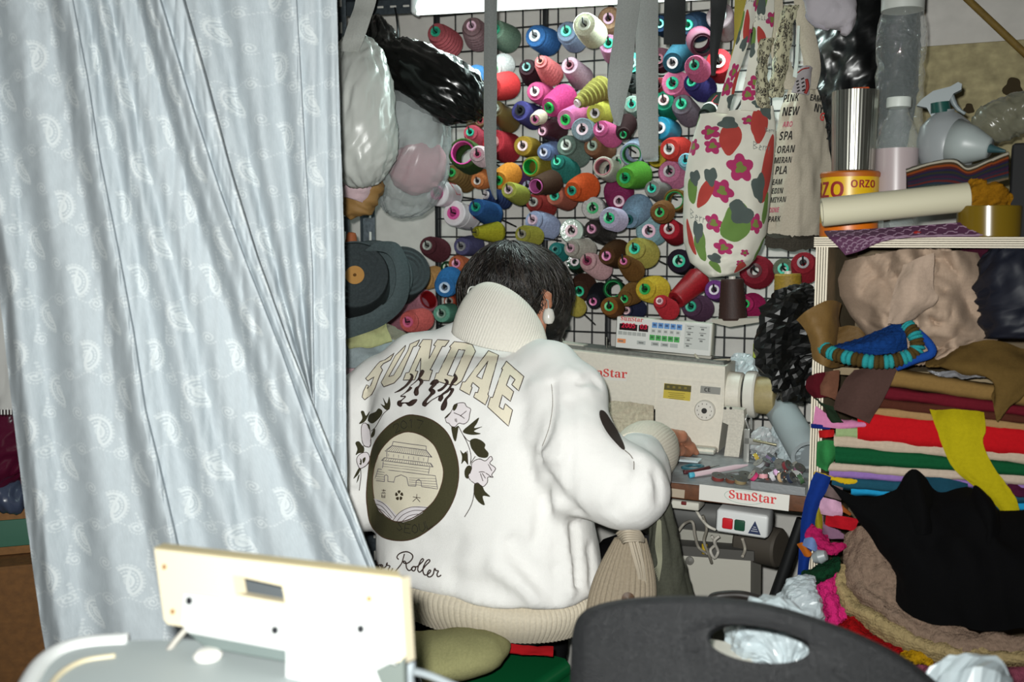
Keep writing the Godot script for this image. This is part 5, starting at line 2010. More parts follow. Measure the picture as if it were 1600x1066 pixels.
	for r in rows + 1:
		var f := float(r) / rows
		for s in n:
			var a := TAU * s / n
			var rr := 1.0 + 0.011 * cos(a * 100.0)
			var cc := c0.lerp(c1, f)
			var x := e10.lerp(e11, f).normalized()
			var y := e20.lerp(e21, f).normalized()
			var rad := lerpf(0.088, 0.080, f) + 0.006 * sin(f * PI)
			if f > 0.9: rad -= 0.006 * (f - 0.9) / 0.1
			g.append(cc + (x * cos(a) + y * sin(a) * 0.95) * rad * rr)
	b.slab(g, n, 0.009, true)
	part(b, "rib_collar", mat("e3dfd4", 0.9, 0, 0.2, 30.0, 0.06, 0.06), root, "cream ribbed stand-up collar")
	# ---- right cuff
	b = B.new()
	g = PackedVector3Array()
	var k0 := P(995, 718, 1.89)
	var k1 := P(1028, 694, 2.01)
	var kd := (k1 - k0).normalized()
	var kx := kd.cross(Vector3.UP).normalized()
	var ky := kx.cross(kd).normalized()
	n = 200
	for r in 13:
		var f := r / 12.0
		for s in n:
			var a := TAU * s / n
			var rad := (0.050 + 0.011 * sin(clampf(f * 1.05, 0, 1) * PI) - 0.010 * f * f) * (1.0 + 0.012 * cos(a * 60.0))
			g.append(k0.lerp(k1, f) + (kx * cos(a) + ky * sin(a)) * rad)
	b.slab(g, n, 0.006, true)
	part(b, "rib_cuff", mat("ded6c6", 0.9, 0, 0.2, 30.0, 0.06, 0.06), root, "cream ribbed cuff")
	# ---- body: one skin from head to feet
	var hc := P(808, 458, 2.11)
	var look := (Fd * 0.75 + Rt * 0.15 - Vector3.UP * 0.62).normalized()      # bowed over the work
	var crown := (Vector3.UP * 0.78 + Fd * 0.58).normalized()
	var hside := look.cross(crown).normalized()
	var bd := Field.new()
	bd.k = 0.03
	bd.nz = nz
	bd.cap(hc - look * 0.02, hc + look * 0.035, 0.078, 0.066)
	bd.cap(hc + look * 0.03 - crown * 0.05, hc + look * 0.055 - crown * 0.085, 0.05, 0.026)
	bd.cap(hc - crown * 0.04 - look * 0.02, nb, 0.052, 0.055)
	bd.cap(nb, chest, 0.05, 0.09)
	bd.cap(chest, hipc, 0.09, 0.055)
	bd.cap(nb, sr, 0.045, 0.045)
	bd.cap(nb, sl, 0.045, 0.045)
	bd.chain([sr, er, wr], [0.045, 0.037, 0.03])
	bd.chain([sl, P(556, 780, 1.99), P(790, 720, 2.28)], [0.045, 0.037, 0.028])
	var kr := hipc + Fd * 0.36 + Rt * 0.12 + Vector3(0, 0.0, 0)
	var kl := hipc + Fd * 0.38 - Rt * 0.10
	var ar := P(893, 1062, 1.98)
	ar.y = 0.11
	var al := kl + Vector3(0, 0, 0) - Fd * 0.02
	al.y = 0.10
	bd.chain([hipc + Rt * 0.07, kr, ar], [0.05, 0.034, 0.028])
	bd.chain([hipc - Rt * 0.07, kl, al], [0.05, 0.034, 0.028])
	for q in [ar, al]: bd.cap(q + Vector3(0, -0.06, 0), q + Vector3(0, -0.075, 0) + Fd * 0.15, 0.034, 0.024)
	b = B.new()
	bd.mesh(b, Vector3(-0.5, 0.0, -2.6), Vector3(0.55, 1.05, -1.5), 0.018)
	# head with features, finer
	var hd := Field.new()
	hd.k = 0.018
	hd.nz = nz
	hd.cap(hc - look * 0.02, hc + look * 0.035, 0.080, 0.068)
	hd.cap(hc + look * 0.03 - crown * 0.05, hc + look * 0.055 - crown * 0.085, 0.05, 0.026)
	hd.cap(hc - crown * 0.04 - look * 0.02, nb, 0.053, 0.056)
	hd.cap(hc + look * 0.098 - crown * 0.005, hc + look * 0.118 - crown * 0.038, 0.007, 0.012)     # nose
	for s in [-1.0, 1.0]:
		hd.cap(hc + look * 0.085 + hside * s * 0.03 + crown * 0.004, hc + look * 0.088 + hside * s * 0.034 + crown * 0.004, 0.012, 0.011)
		hd.cap(hc + look * 0.094 + hside * s * 0.012 - crown * 0.066, hc + look * 0.096 - crown * 0.066, 0.006, 0.007)
	# right ear, seen from behind: rim, lobe
	var ea := [P(838, 478, 2.040), P(836, 462, 2.035), P(846, 455, 2.033), P(856, 462, 2.035), P(857, 476, 2.040), P(851, 492, 2.045), P(847, 508, 2.050), P(842, 514, 2.050)]
	hd.k = 0.006
	hd.chain(ea, [0.006, 0.007, 0.0075, 0.0075, 0.007, 0.007, 0.008, 0.007])
	hd.cap(P(846, 470, 2.045), P(843, 500, 2.050), 0.010, 0.008)
	hd.cap(P(842, 500, 2.055), P(846, 528, 2.055), 0.012, 0.010)
	hd.mesh(b, hc - Vector3.ONE * 0.15, hc + Vector3.ONE * 0.15, 0.0045)
	# right hand: palm, four bent fingers, thumb
	var hf := Field.new()
	hf.k = 0.008
	hf.nz = nz
	var w0 := P(1018, 700, 1.97)
	var pc := P(1044, 684, 2.05)
	hf.cap(w0, pc, 0.026, 0.020)
	for q in 4:
		var sp := (q - 1.0)
		var kn := P(1058 - sp * 7.0, 681 - sp * 1.0, 2.085 + sp * 0.018)
		var j1 := P(1066 - sp * 5.0, 687 - sp * 1.0, 2.12 + sp * 0.016)
		var j2 := P(1075 - sp * 5.0, 697 - sp * 1.2, 2.135 + sp * 0.014)
		var tip := P(1083 - sp * 5.0, 706 - sp * 1.5, 2.14 + sp * 0.012)
		hf.chain([pc.lerp(kn, 0.2), kn, j1, j2, tip], [0.013, 0.0110, 0.0092, 0.0082, 0.0066])
	hf.chain([w0.lerp(pc, 0.5) + Vector3(0, -0.008, 0.01), P(1046, 699, 2.04), P(1062, 704, 2.085), P(1076, 709, 2.12)], [0.016, 0.013, 0.0105, 0.008])
	hf.mesh(b, P(1045, 695, 2.06) - Vector3.ONE * 0.12, P(1045, 695, 2.06) + Vector3.ONE * 0.12, 0.0035)
	var skinm := mat("b5795c", 0.55, 0, 0.08, 40.0, 0.06, 0.1)
	skinm.subsurf_scatter_enabled = true
	skinm.subsurf_scatter_strength = 0.05
	part(b, "body", skinm, root)
	# ---- hair
	var hr_f := Field.new()
	hr_f.k = 0.045
	hr_f.nz = nz
	hr_f.namp = 0.011
	hr_f.nfreq = 26.0
	hr_f.cap(P(795, 448, 2.095), P(815, 450, 2.155), 0.092, 0.092)
	hr_f.cap(P(838, 452, 2.125), P(842, 470, 2.145), 0.062, 0.058)
	hr_f.cap(P(855, 470, 2.135), P(868, 528, 2.135), 0.040, 0.018)
	hr_f.cap(P(752, 460, 2.095), P(738, 486, 2.085), 0.036, 0.016)
	hr_f.cap(P(772, 462, 2.09), P(836, 474, 2.10), 0.052, 0.046)
	b = B.new()
	hr_f.mesh(b, hc - Vector3(0.17, 0.17, 0.17), hc + Vector3(0.17, 0.17, 0.17), 0.005)
	var hm := mat("100e0d", 0.42, 0, 0.5, 30.0, 0.06)
	var hair := part(b, "hair", hm, root, "short black hair")
	# strands from the crown outwards
	b = B.new()
	var cr0 := (P(800, 385, 2.085) - hc).normalized()
	var sx := cr0.cross(Vector3.RIGHT).normalized()
	var sy := cr0.cross(sx).normalized()
	rng.seed = 99
	for s in 1500:
		var az := rng.randf() * TAU
		var t0 := rng.randf_range(0.05, 1.5)
		var ln := rng.randf_range(0.35, 0.9)
		var bend := rng.randf_range(-0.7, 0.7)
		var path := []
		var rad := []
		var lift := rng.randf_range(0.0, 0.006)
		for q in 9:
			var f := q / 8.0
			var th := t0 + ln * f
			if th > 2.3: break
			var a2 := az + bend * f * f
			var dir := cr0 * cos(th) + (sx * cos(a2) + sy * sin(a2)) * sin(th)
			# outer surface along this direction
			var t := 0.20
			for it in 14:
				var d := hr_f.base(hc + dir * t)
				t -= d * 0.9
				if absf(d) < 0.0008: break
			path.append(hc + dir * (t + lift + 0.001))
			rad.append(0.0011 * (1.0 - 0.7 * f))
		b.col = lin("4a433d").lerp(lin("0c0a0a"), sqrt(rng.randf()))
		if path.size() > 3: b.tube(path, rad, 3, false)
	var sm := vcol(0.35)
	var strands := part(b, "hair_strands", sm, hair)
	strands.set_meta("kind", "stuff")
	# ---- earring and thin white earpiece
	b = B.new()
	b.lathe([Vector2(0.0005, 0.0), Vector2(0.008, 0.002), Vector2(0.0118, 0.009), Vector2(0.0125, 0.015), Vector2(0.011, 0.024), Vector2(0.008, 0.031), Vector2(0.0005, 0.033)], P(857, 507, 2.01), Vector3.UP, 20)
	var ear := part(b, "earring", mat("cfcbc4", 0.25), root, "white drop earring")
	b = B.new()
	b.tube([P(857, 482, 2.01), P(856, 470, 2.012), P(853, 468, 2.02)], 0.0014, 6)
	part(b, "wire", mat("c9c9c4", 0.25, 0.6), ear)
	b = B.new()
	b.tube(spline(pts_px([[734, 466, 2.0], [731, 458, 2.0], [734, 450, 2.0], [741, 448, 2.01]]), 12), 0.0018, 6)
	part(b, "ear_hook", mat("cfcfc8", 0.4), root, "thin pale temple tip")
	# ---- trousers and socks
	var tf := Field.new()
	tf.k = 0.04
	tf.nz = nz
	tf.namp = 0.008
	tf.nfreq = 16.0
	var ar2 := ar.lerp(kr, 0.12)
	var al2 := al.lerp(kl, 0.12)
	tf.chain([hipc + Rt * 0.07, kr, ar2], [0.070, 0.062, 0.050])
	tf.chain([hipc - Rt * 0.07, kl, al2], [0.070, 0.062, 0.050])
	b = B.new()
	tf.mesh(b, Vector3(-0.4, 0.08, -2.6), Vector3(0.55, 0.68, -1.6), 0.013)
	part(b, "trousers", mat("141416", 0.85), root, "black trousers")
	for q in [[ar, kr], [al, kl]]:
		b = B.new()
		b.tube([q[0].lerp(q[1], 0.2), q[0], q[0] + Vector3(0, -0.05, 0), q[0] + Vector3(0, -0.07, 0) + Fd * 0.10, q[0] + Vector3(0, -0.072, 0) + Fd * 0.16], [0.040, 0.040, 0.042, 0.036, 0.022], 16)
		part(b, "sock", mat("a08a9c", 0.9, 0, 0.4, 30.0), root, "lilac grey sock")
	embroidery(root)

func embroidery(root: Node3D) -> void:
	var cream := mat("e6dec8", 0.85, 0, 0.06, 60.0, 0.08, 0.05)
	var brown := mat("2d1a12", 0.8)
	var olive := mat("4c4934", 0.85, 0, 0.15, 60.0, 0.08, 0.15)
	var white := mat("dcd6d8", 0.85)
	# ---- SUNDAE
	var letters := [
		["S", [[70, 425], [100, 395], [175, 300], [205, 270], [250, 255], [335, 192], [300, 255], [235, 290], [210, 320], [228, 348], [200, 405], [160, 515], [130, 572], [60, 622], [34, 595], [45, 545], [78, 480], [98, 488], [84, 520], [118, 488], [150, 412], [92, 446]], null],
		["U", [[345, 215], [440, 120], [430, 155], [285, 412], [330, 400], [460, 170], [480, 110], [570, 70], [540, 125], [510, 135], [395, 405], [335, 470], [240, 505], [215, 465]], null],
		["N", [[600, 68], [685, 68], [655, 250], [718, 125], [698, 120], [735, 68], [845, 75], [805, 130], [780, 130], [668, 350], [690, 352], [660, 448], [575, 445], [580, 240], [530, 360], [555, 362], [525, 442], [418, 443], [443, 378], [470, 375], [578, 130], [560, 128]], null],
		["D", [[890, 85], [990, 95], [1060, 120], [1085, 180], [1050, 250], [960, 450], [905, 490], [820, 480], [705, 445], [725, 378], [745, 378], [860, 140], [845, 135]], [[930, 160], [990, 168], [880, 410], [825, 395]]],
		["A", [[1205, 172], [1298, 215], [1200, 575], [1210, 590], [1178, 672], [1068, 600], [1085, 555], [1105, 560], [1120, 515], [1060, 465], [1045, 500], [1055, 510], [1032, 580], [940, 530], [965, 460], [990, 460]], [[1200, 270], [1145, 435], [1095, 410]]],
		["E", [[1370, 270], [1535, 410], [1485, 545], [1420, 485], [1450, 440], [1405, 400], [1370, 490], [1438, 550], [1408, 640], [1335, 580], [1305, 690], [1345, 715], [1360, 660], [1428, 718], [1390, 868], [1198, 690], [1225, 600], [1245, 605], [1335, 345], [1325, 340]], null],
	]
	for e in letters:
		var pts := px2(e[1], 560, 520, 5.926)
		var hole = px2(e[2], 560, 520, 5.926) if e[2] != null else null
		var b := B.new()
		applique(b, poly2(pts), poly2(hole) if hole != null else null)
		var l := part(b, "applique_letter", cream, root, "cream felt letter %s" % e[0])
		b = B.new()
		stitch(b, pts, 1.5, true, 0.0014, false)
		if hole != null: stitch(b, hole, 1.5, true, 0.0014, false)
		part(b, "outline", brown, l)
	# ---- brush lettering
	var b := B.new()
	for s in [
		[[520, 200, 14], [560, 240, 27], [520, 330, 27], [430, 430, 22], [330, 500, 20], [225, 550, 5]],
		[[760, 140, 34], [740, 190, 46], [700, 260, 24], [640, 330, 12], [530, 420, 7]],
		[[690, 290, 24], [740, 340, 36], [700, 420, 16], [650, 480, 36], [640, 560, 50], [620, 600, 18]],
		[[540, 440, 32], [500, 490, 26], [420, 555, 9], [340, 620, 11], [430, 620, 13], [360, 690, 12], [310, 740, 46], [350, 790, 30]],
		[[350, 750, 24], [430, 740, 12], [520, 760, 48], [600, 710, 44], [655, 680, 12]],
		[[910, 390, 14], [1000, 350, 56], [1060, 350, 24]],
		[[1000, 380, 34], [930, 460, 26], [900, 500, 24], [960, 530, 52], [920, 590, 26], [830, 690, 26], [800, 770, 46], [850, 760, 16], [950, 680, 8], [1090, 600, 8]],
		[[1180, 300, 12], [1230, 350, 30], [1180, 430, 22], [1110, 490, 26], [1050, 515, 20]],
		[[1370, 200, 16], [1390, 280, 40], [1330, 360, 30], [1290, 430, 20], [1240, 510, 26], [1140, 580, 20], [1110, 640, 44], [1080, 710, 28]],
		[[1300, 500, 26], [1330, 490, 32], [1280, 590, 26], [1210, 670, 26], [1180, 770, 52], [1140, 850, 46], [1110, 870, 16]],
	]:
		stitch(b, px2(s, 600, 570, 12.3), 2.0, false, 0.0030, true, 2.2)
	part(b, "brush_lettering", brown, root, "dark brown brush-written Korean word")
	# ---- round patch
	var outer := smooth2(px2([[420, 162], [520, 190], [600, 260], [645, 370], [657, 480], [635, 590], [580, 690], [500, 760], [420, 805], [340, 815], [260, 795], [200, 730], [180, 650], [175, 560], [190, 420], [220, 310], [280, 230], [350, 180]], 520, 600, 3.33), 72)
	var inner := smooth2(px2([[400, 250], [470, 270], [530, 320], [565, 400], [578, 470], [560, 550], [520, 620], [450, 680], [370, 715], [310, 710], [250, 660], [220, 600], [210, 520], [220, 440], [245, 360], [290, 300], [340, 265]], 520, 600, 3.33), 60)
	b = B.new()
	applique(b, poly2(outer), poly2(inner), 0.0016)
	var patch := part(b, "round_patch", olive, root, "dark olive ring patch")
	b = B.new()
	stitch(b, outer, 1.8, true, 0.0016)
	stitch(b, inner, 1.8, true, 0.0016)
	part(b, "edge_stitching", mat("4a3320", 0.8), patch)
	b = B.new()
	applique(b, poly2(inner), null, 0.0012)
	part(b, "cream_field", cream, patch, "cream field of the patch")
	b = B.new()
	# ring words, stitched dark on olive: 2017 above, SEOUL below
	var glyph := {"2": [[[0, 0.8], [0.3, 1], [0.9, 0.9], [0.9, 0.6], [0, 0], [1, 0]]], "0": [[[0.5, 1], [1, 0.6], [0.9, 0.2], [0.5, 0], [0, 0.3], [0.1, 0.8], [0.5, 1]]], "1": [[[0.2, 0.8], [0.5, 1], [0.5, 0]]], "7": [[[0, 1], [1, 1], [0.4, 0]]], "S": [[[1, 0.9], [0.4, 1], [0, 0.75], [0.9, 0.3], [0.5, 0], [0, 0.15]]], "E": [[[1, 1], [0, 1], [0, 0], [1, 0]], [[0, 0.5], [0.8, 0.5]]], "O": [[[0.5, 1], [1, 0.6], [0.9, 0.2], [0.5, 0], [0, 0.3], [0.1, 0.8], [0.5, 1]]], "U": [[[0, 1], [0, 0.3], [0.5, 0], [1, 0.3], [1, 1]]], "L": [[[0, 1], [0, 0], [1, 0]]]}
	var oc := Vector2(645, 746)
	for e in [["2", -113.0, 1.0], ["0", -102.0, 1.0], ["1", -91.0, 1.0], ["7", -79.0, 1.0], ["S", 108.0, -1.0], ["E", 97.0, -1.0], ["O", 86.0, -1.0], ["U", 75.0, -1.0], ["L", 64.0, -1.0]]:
		if e[0] == "S":
			part(b, "year_lettering", mat("15130c", 0.8), patch, "dark stitched 2017")
			b = B.new()
		for path in glyph[e[0]]:
			var pts := []
			for p in path:
				var ang: float = deg_to_rad(e[1] + (p[0] - 0.5) * 8.5 * e[2])
				var rr: float = (0.865 if e[2] > 0 else 0.83) + (p[1] - 0.5) * 0.14 * e[2]
				pts.append([oc.x - 20 + cos(ang) * 72 * rr + 20, oc.y + sin(ang) * 97 * rr])
			stitch(b, pts, 1.0, false, 0.0018, false)
	part(b, "city_lettering", mat("15130c", 0.8), patch, "dark stitched SEOUL")
	# gate building, drawn in fine grey thread
	b = B.new()
	var G := func(list: Array, w: float) -> void:
		for s in list: stitch(b, px2(s, 560, 660, 5.61), w, false, 0.0018, false)
	G.call([[[310, 170], [600, 210]], [[310, 170], [300, 205], [240, 252], [650, 305], [600, 245], [600, 210]], [[300, 205], [600, 245]], [[210, 335], [660, 392], [640, 360], [235, 310], [210, 335]], [[255, 260], [255, 305]], [[620, 305], [612, 350]], [[225, 345], [218, 400]], [[630, 395], [620, 455]], [[180, 408], [680, 470], [700, 585], [560, 565]], [[180, 408], [150, 510], [235, 520]], [[265, 520], [315, 525]], [[445, 555], [510, 560]]], 1.1)
	G.call([[[235, 520], [235, 470], [250, 460], [265, 472], [265, 520]], [[315, 530], [330, 480], [380, 462], [430, 485], [445, 555]], [[510, 560], [512, 515], [535, 500], [555, 518], [560, 565]]], 1.1)
	var hatch := []
	for k in 22:
		var f := k / 21.0
		hatch.append([[lerpf(302, 598, f), lerpf(208, 248, f)], [lerpf(255, 640, f), lerpf(250, 300, f)]])
		hatch.append([[lerpf(238, 636, f), lerpf(316, 364, f)], [lerpf(222, 650, f), lerpf(334, 386, f)]])
	for k in 8: hatch.append([[270 + k * 44, 275 + k * 5.6], [270 + k * 44, 300 + k * 5.6]])
	for row in 4:
		hatch.append([[172 - row * 6, 430 + row * 22], [235, 440 + row * 20]])
		hatch.append([[450, 488 + row * 18], [684 + row * 4, 495 + row * 24]])
	hatch.append([[225, 365], [625, 415]])
	hatch.append([[222, 385], [622, 438]])
	G.call(hatch, 0.7)
	part(b, "gate_drawing", mat("5a5560", 0.8), patch, "grey stitched drawing of a city gate")
	# characters, flower, waves
	b = B.new()
	G = func(list: Array, w: float) -> void:
		for s in list: stitch(b, px2(s, 560, 660, 5.61), w, false, 0.0018, false)
	G.call([[[485, 655], [548, 662]], [[518, 630], [516, 665], [482, 695]], [[517, 665], [545, 698]]], 1.1)
	G.call([[[212, 595], [245, 600]], [[228, 588], [228, 606]], [[215, 612], [240, 614]], [[208, 622], [245, 625]], [[212, 632], [212, 658], [240, 660], [240, 634]], [[212, 645], [240, 647]]], 1.0)
	part(b, "characters", brown, patch, "two small dark characters")
	b = B.new()
	for k in 5:
		var a := TAU * k / 5 - 0.4
		applique(b, poly2(smooth2(px2([[363 + cos(a) * 10, 642 + sin(a) * 14], [363 + cos(a + 0.5) * 34, 642 + sin(a + 0.5) * 42], [363 + cos(a) * 36, 642 + sin(a) * 46], [363 + cos(a - 0.4) * 30, 642 + sin(a - 0.4) * 38]], 560, 660, 5.61), 12)), null, 0.0018, 6.0)
	part(b, "small_flower", mat("3a301c", 0.8), patch)
	for wv in [[[[138, 668], [190, 680], [260, 725], [310, 780], [340, 812], [305, 860], [250, 835], [190, 780], [155, 715]], [[[150, 680], [230, 715], [330, 830]], [[160, 715], [220, 745], [300, 838]], [[180, 755], [230, 785], [290, 850]]]], [[[310, 860], [340, 810], [400, 765], [470, 740], [540, 735], [620, 742], [560, 800], [480, 850], [400, 876], [340, 875]], [[[310, 860], [370, 790], [470, 745], [620, 748]], [[345, 868], [400, 810], [490, 775], [590, 775]], [[390, 868], [440, 825], [500, 808], [545, 806]]]]]:
		b = B.new()
		applique(b, poly2(px2(wv[0], 560, 660, 5.61)), null, 0.0017)
		var wp := part(b, "wave", white, patch, "pale stitched wave")
		b = B.new()
		for s in wv[1]: stitch(b, px2(s, 560, 660, 5.61), 1.0, false, 0.0018)
		part(b, "wave_line", brown, wp)
	# ---- flower sprays
	flower_spray(root, 690, 610, 5.076,
		[[[90, 150], [110, 115], [150, 102], [185, 105], [200, 130], [232, 150], [225, 190], [215, 240], [180, 268], [140, 262], [110, 290], [80, 285], [60, 262], [42, 255], [35, 220], [65, 190]], [[245, 575], [300, 545], [350, 560], [390, 525], [405, 550], [385, 580], [430, 620], [400, 670], [410, 690], [370, 690], [365, 730], [330, 765], [290, 735], [265, 740], [215, 690], [240, 630]]],
		[[[80, 290], [110, 295], [135, 285], [128, 350], [115, 405], [95, 380]], [[170, 330], [230, 270], [298, 218], [285, 260], [262, 300], [328, 288], [260, 325], [315, 345], [240, 355]], [[228, 400], [270, 382], [320, 400], [350, 430], [345, 460], [375, 500], [360, 535], [300, 530], [260, 490], [235, 450]], [[150, 475], [175, 500], [200, 490], [210, 585], [185, 560], [160, 585], [165, 530]], [[190, 690], [185, 640], [210, 600], [238, 605], [235, 650], [215, 700]], [[265, 740], [320, 755], [345, 800], [388, 845], [330, 840], [345, 910], [300, 890], [262, 830]], [[90, 140], [105, 112], [130, 112], [120, 145], [100, 165]], [[25, 222], [55, 190], [80, 175], [50, 215]]],
		[[[135, 285], [170, 350], [210, 430], [235, 510], [232, 590]], [[170, 350], [205, 395], [230, 405]], [[232, 580], [270, 525]], [[265, 740], [255, 850], [230, 930], [185, 1005]], [[100, 180], [150, 200], [185, 225]], [[120, 225], [122, 255]], [[110, 225], [112, 250]], [[150, 205], [200, 165]], [[300, 650], [340, 650], [400, 690]], [[310, 660], [330, 720]], [[325, 660], [350, 700]], [[370, 580], [400, 640]], [[205, 480], [212, 590]]])
	flower_spray(root, 540, 610, 6.275,
		[[[165, 335], [205, 325], [240, 380], [250, 440], [255, 520], [240, 555], [190, 545], [165, 500], [155, 400]], [[120, 650], [160, 620], [215, 612], [238, 660], [225, 720], [150, 772], [122, 740], [108, 690]]],
		[[[350, 135], [390, 150], [372, 75], [410, 130], [432, 65], [445, 130], [435, 180], [400, 192]], [[225, 290], [240, 240], [300, 210], [330, 178], [365, 200], [360, 240], [320, 290], [270, 325], [235, 310]], [[148, 210], [180, 205], [205, 250], [243, 205], [230, 250], [190, 310], [132, 330], [165, 275]], [[215, 335], [240, 340], [250, 400], [235, 390]], [[285, 380], [298, 385], [290, 440], [262, 465], [258, 430]], [[95, 520], [130, 505], [165, 540], [185, 560], [180, 610], [130, 620], [95, 640], [115, 580]], [[120, 670], [140, 665], [160, 690], [155, 735], [135, 720]], [[170, 680], [195, 660], [195, 690], [175, 720]], [[75, 870], [110, 800], [135, 765], [150, 775], [125, 830]], [[108, 912], [125, 845], [140, 830], [128, 880]]],
		[[[435, 180], [380, 225], [340, 290], [300, 360], [258, 400]], [[150, 775], [152, 860], [132, 985]], [[180, 545], [240, 555], [252, 480]], [[150, 772], [200, 745], [238, 690]]])
	# ---- script
	b = B.new()
	for s in [
		[[770, 200], [745, 290], [715, 380], [660, 455], [600, 525]],
		[[655, 300], [625, 260], [660, 200], [740, 160], [830, 155], [910, 200], [930, 260], [890, 330], [820, 380], [770, 375], [748, 350], [775, 335], [800, 370], [805, 430], [820, 480], [860, 515], [905, 490], [930, 445], [965, 440], [985, 475], [955, 522], [915, 505], [905, 470], [950, 440], [1010, 440], [1060, 400], [1135, 320], [1120, 290], [1085, 320], [1045, 410], [1025, 500], [1060, 545], [1110, 505], [1180, 415], [1255, 340], [1240, 305], [1190, 340], [1140, 430], [1125, 520], [1150, 590], [1190, 600], [1240, 570], [1275, 525], [1250, 505], [1215, 560], [1215, 620], [1265, 635], [1320, 585], [1345, 490], [1360, 480], [1375, 515], [1420, 520], [1395, 580], [1405, 625], [1440, 625], [1470, 598]],
		[[225, 350], [250, 358], [242, 410]],
		[[290, 400], [268, 450], [290, 500], [340, 475], [352, 415], [312, 402], [330, 440], [385, 460], [425, 420], [442, 365], [425, 405], [492, 430], [462, 495], [480, 542], [520, 520], [545, 470]],
		[[85, 90], [105, 70], [118, 100], [105, 160]],
	]:
		stitch(b, px2(s, 570, 850, 12.3), 2.1, false, 0.0012)
	part(b, "script_lettering", brown, root, "dark brown stitched script reading or Roller")
	# ---- dark patch on the sleeve and a short seam
	b = B.new()
	applique(b, poly2(smooth2([[936, 643], [944, 644], [955, 660], [966, 678], [976, 700], [973, 704], [962, 694], [947, 676], [937, 656]], 32)), null, 0.0018, 6.0)
	part(b, "sleeve_patch", mat("2a1d16", 0.8), root, "dark brown sleeve patch")
	b = B.new()
	stitch(b, [[976, 704], [985, 712], [990, 722], [990, 734]], 1.4)
	part(b, "seam", mat("6a6258", 0.8), root)
	b = B.new()
	stitch(b, [[861, 592], [864, 630], [859, 668], [848, 698]], 1.0, false, 0.0022)
	part(b, "seam", mat("6a6258", 0.8), root)

func flower_spray(root: Node3D, ox: float, oy: float, s: float, blooms: Array, leaves: Array, lines: Array) -> void:
	var brown := mat("2d1a12", 0.8)
	var leafm := mat("45422e", 0.85, 0, 0.4, 60.0, 0.08, 0.15)
	for q in blooms:
		var b := B.new()
		applique(b, poly2(smooth2(px2(q, ox, oy, s), 48)), null, 0.0014, 8.0)
		var bl := part(b, "embroidered_blossom", mat("dfd8da", 0.85), root, "white embroidered blossom")
		b = B.new()
		stitch(b, smooth2(px2(q, ox, oy, s), 40), 1.2, true, 0.0014)
		part(b, "outline", brown, bl)
	for q in leaves:
		var b := B.new()
		applique(b, poly2(smooth2(px2(q, ox, oy, s), 36)), null, 0.0016, 8.0)
		if b.v.size(): part(b, "embroidered_leaf", leafm, root, "dark olive embroidered leaf")
	for q in lines:
		var b := B.new()
		stitch(b, px2(q, ox, oy, s), 1.2, false, 0.0014)
		if b.v.size(): part(b, "embroidered_stem", brown, root)

const BAG_L := [[1094, 178], [1090, 190], [1086, 205], [1080, 225], [1074, 250], [1069, 280], [1068, 310], [1067, 345], [1068, 378], [1078, 410], [1108, 434]]
const BAG_R := [[1208, 165], [1212, 190], [1213, 215], [1210, 250], [1206, 290], [1202, 330], [1198, 365], [1188, 390], [1180, 405], [1170, 416], [1150, 428]]
# ------------------------------------------------------------------ tote bags on the rail
func paint(im: Image, pts: Array, col: Color) -> void:      # filled shape, points in picture units
	var poly := PackedVector2Array()
	var lo := Vector2(1e9, 1e9)
	var hi := -lo
	for p in pts:
		var v := Vector2(p[0], p[1])
		poly.append(v)
		lo = lo.min(v)
		hi = hi.max(v)
	for y in range(maxi(0, int(lo.y)), mini(im.get_height() - 1, int(hi.y) + 1) + 1):
		for x in range(maxi(0, int(lo.x)), mini(im.get_width() - 1, int(hi.x) + 1) + 1):
			if Geometry2D.is_point_in_polygon(Vector2(x, y), poly): im.set_pixel(x, y, col)

func blot(cx: float, cy: float, rx: float, ry: float, wob: float, ph: float, rot := 0.0, n := 28) -> Array:
	var o := []
	for k in n:
		var a := TAU * k / n
		var r := 1.0 + wob * sin(a * 3.0 + ph) + wob * 0.6 * sin(a * 5.0 + ph * 2.0)
		var v := Vector2(cos(a) * rx * r, sin(a) * ry * r).rotated(rot)
		o.append([cx + v.x, cy + v.y])
	return o

func petals(cx: float, cy: float, r: float, ph: float) -> Array:
	var o := []
	for k in 40:
		var a := TAU * k / 40
		var q := r * (0.62 + 0.38 * absf(cos(a * 2.5 + ph)))
		o.append([cx + cos(a) * q, cy + sin(a) * q * 1.05])
	return o

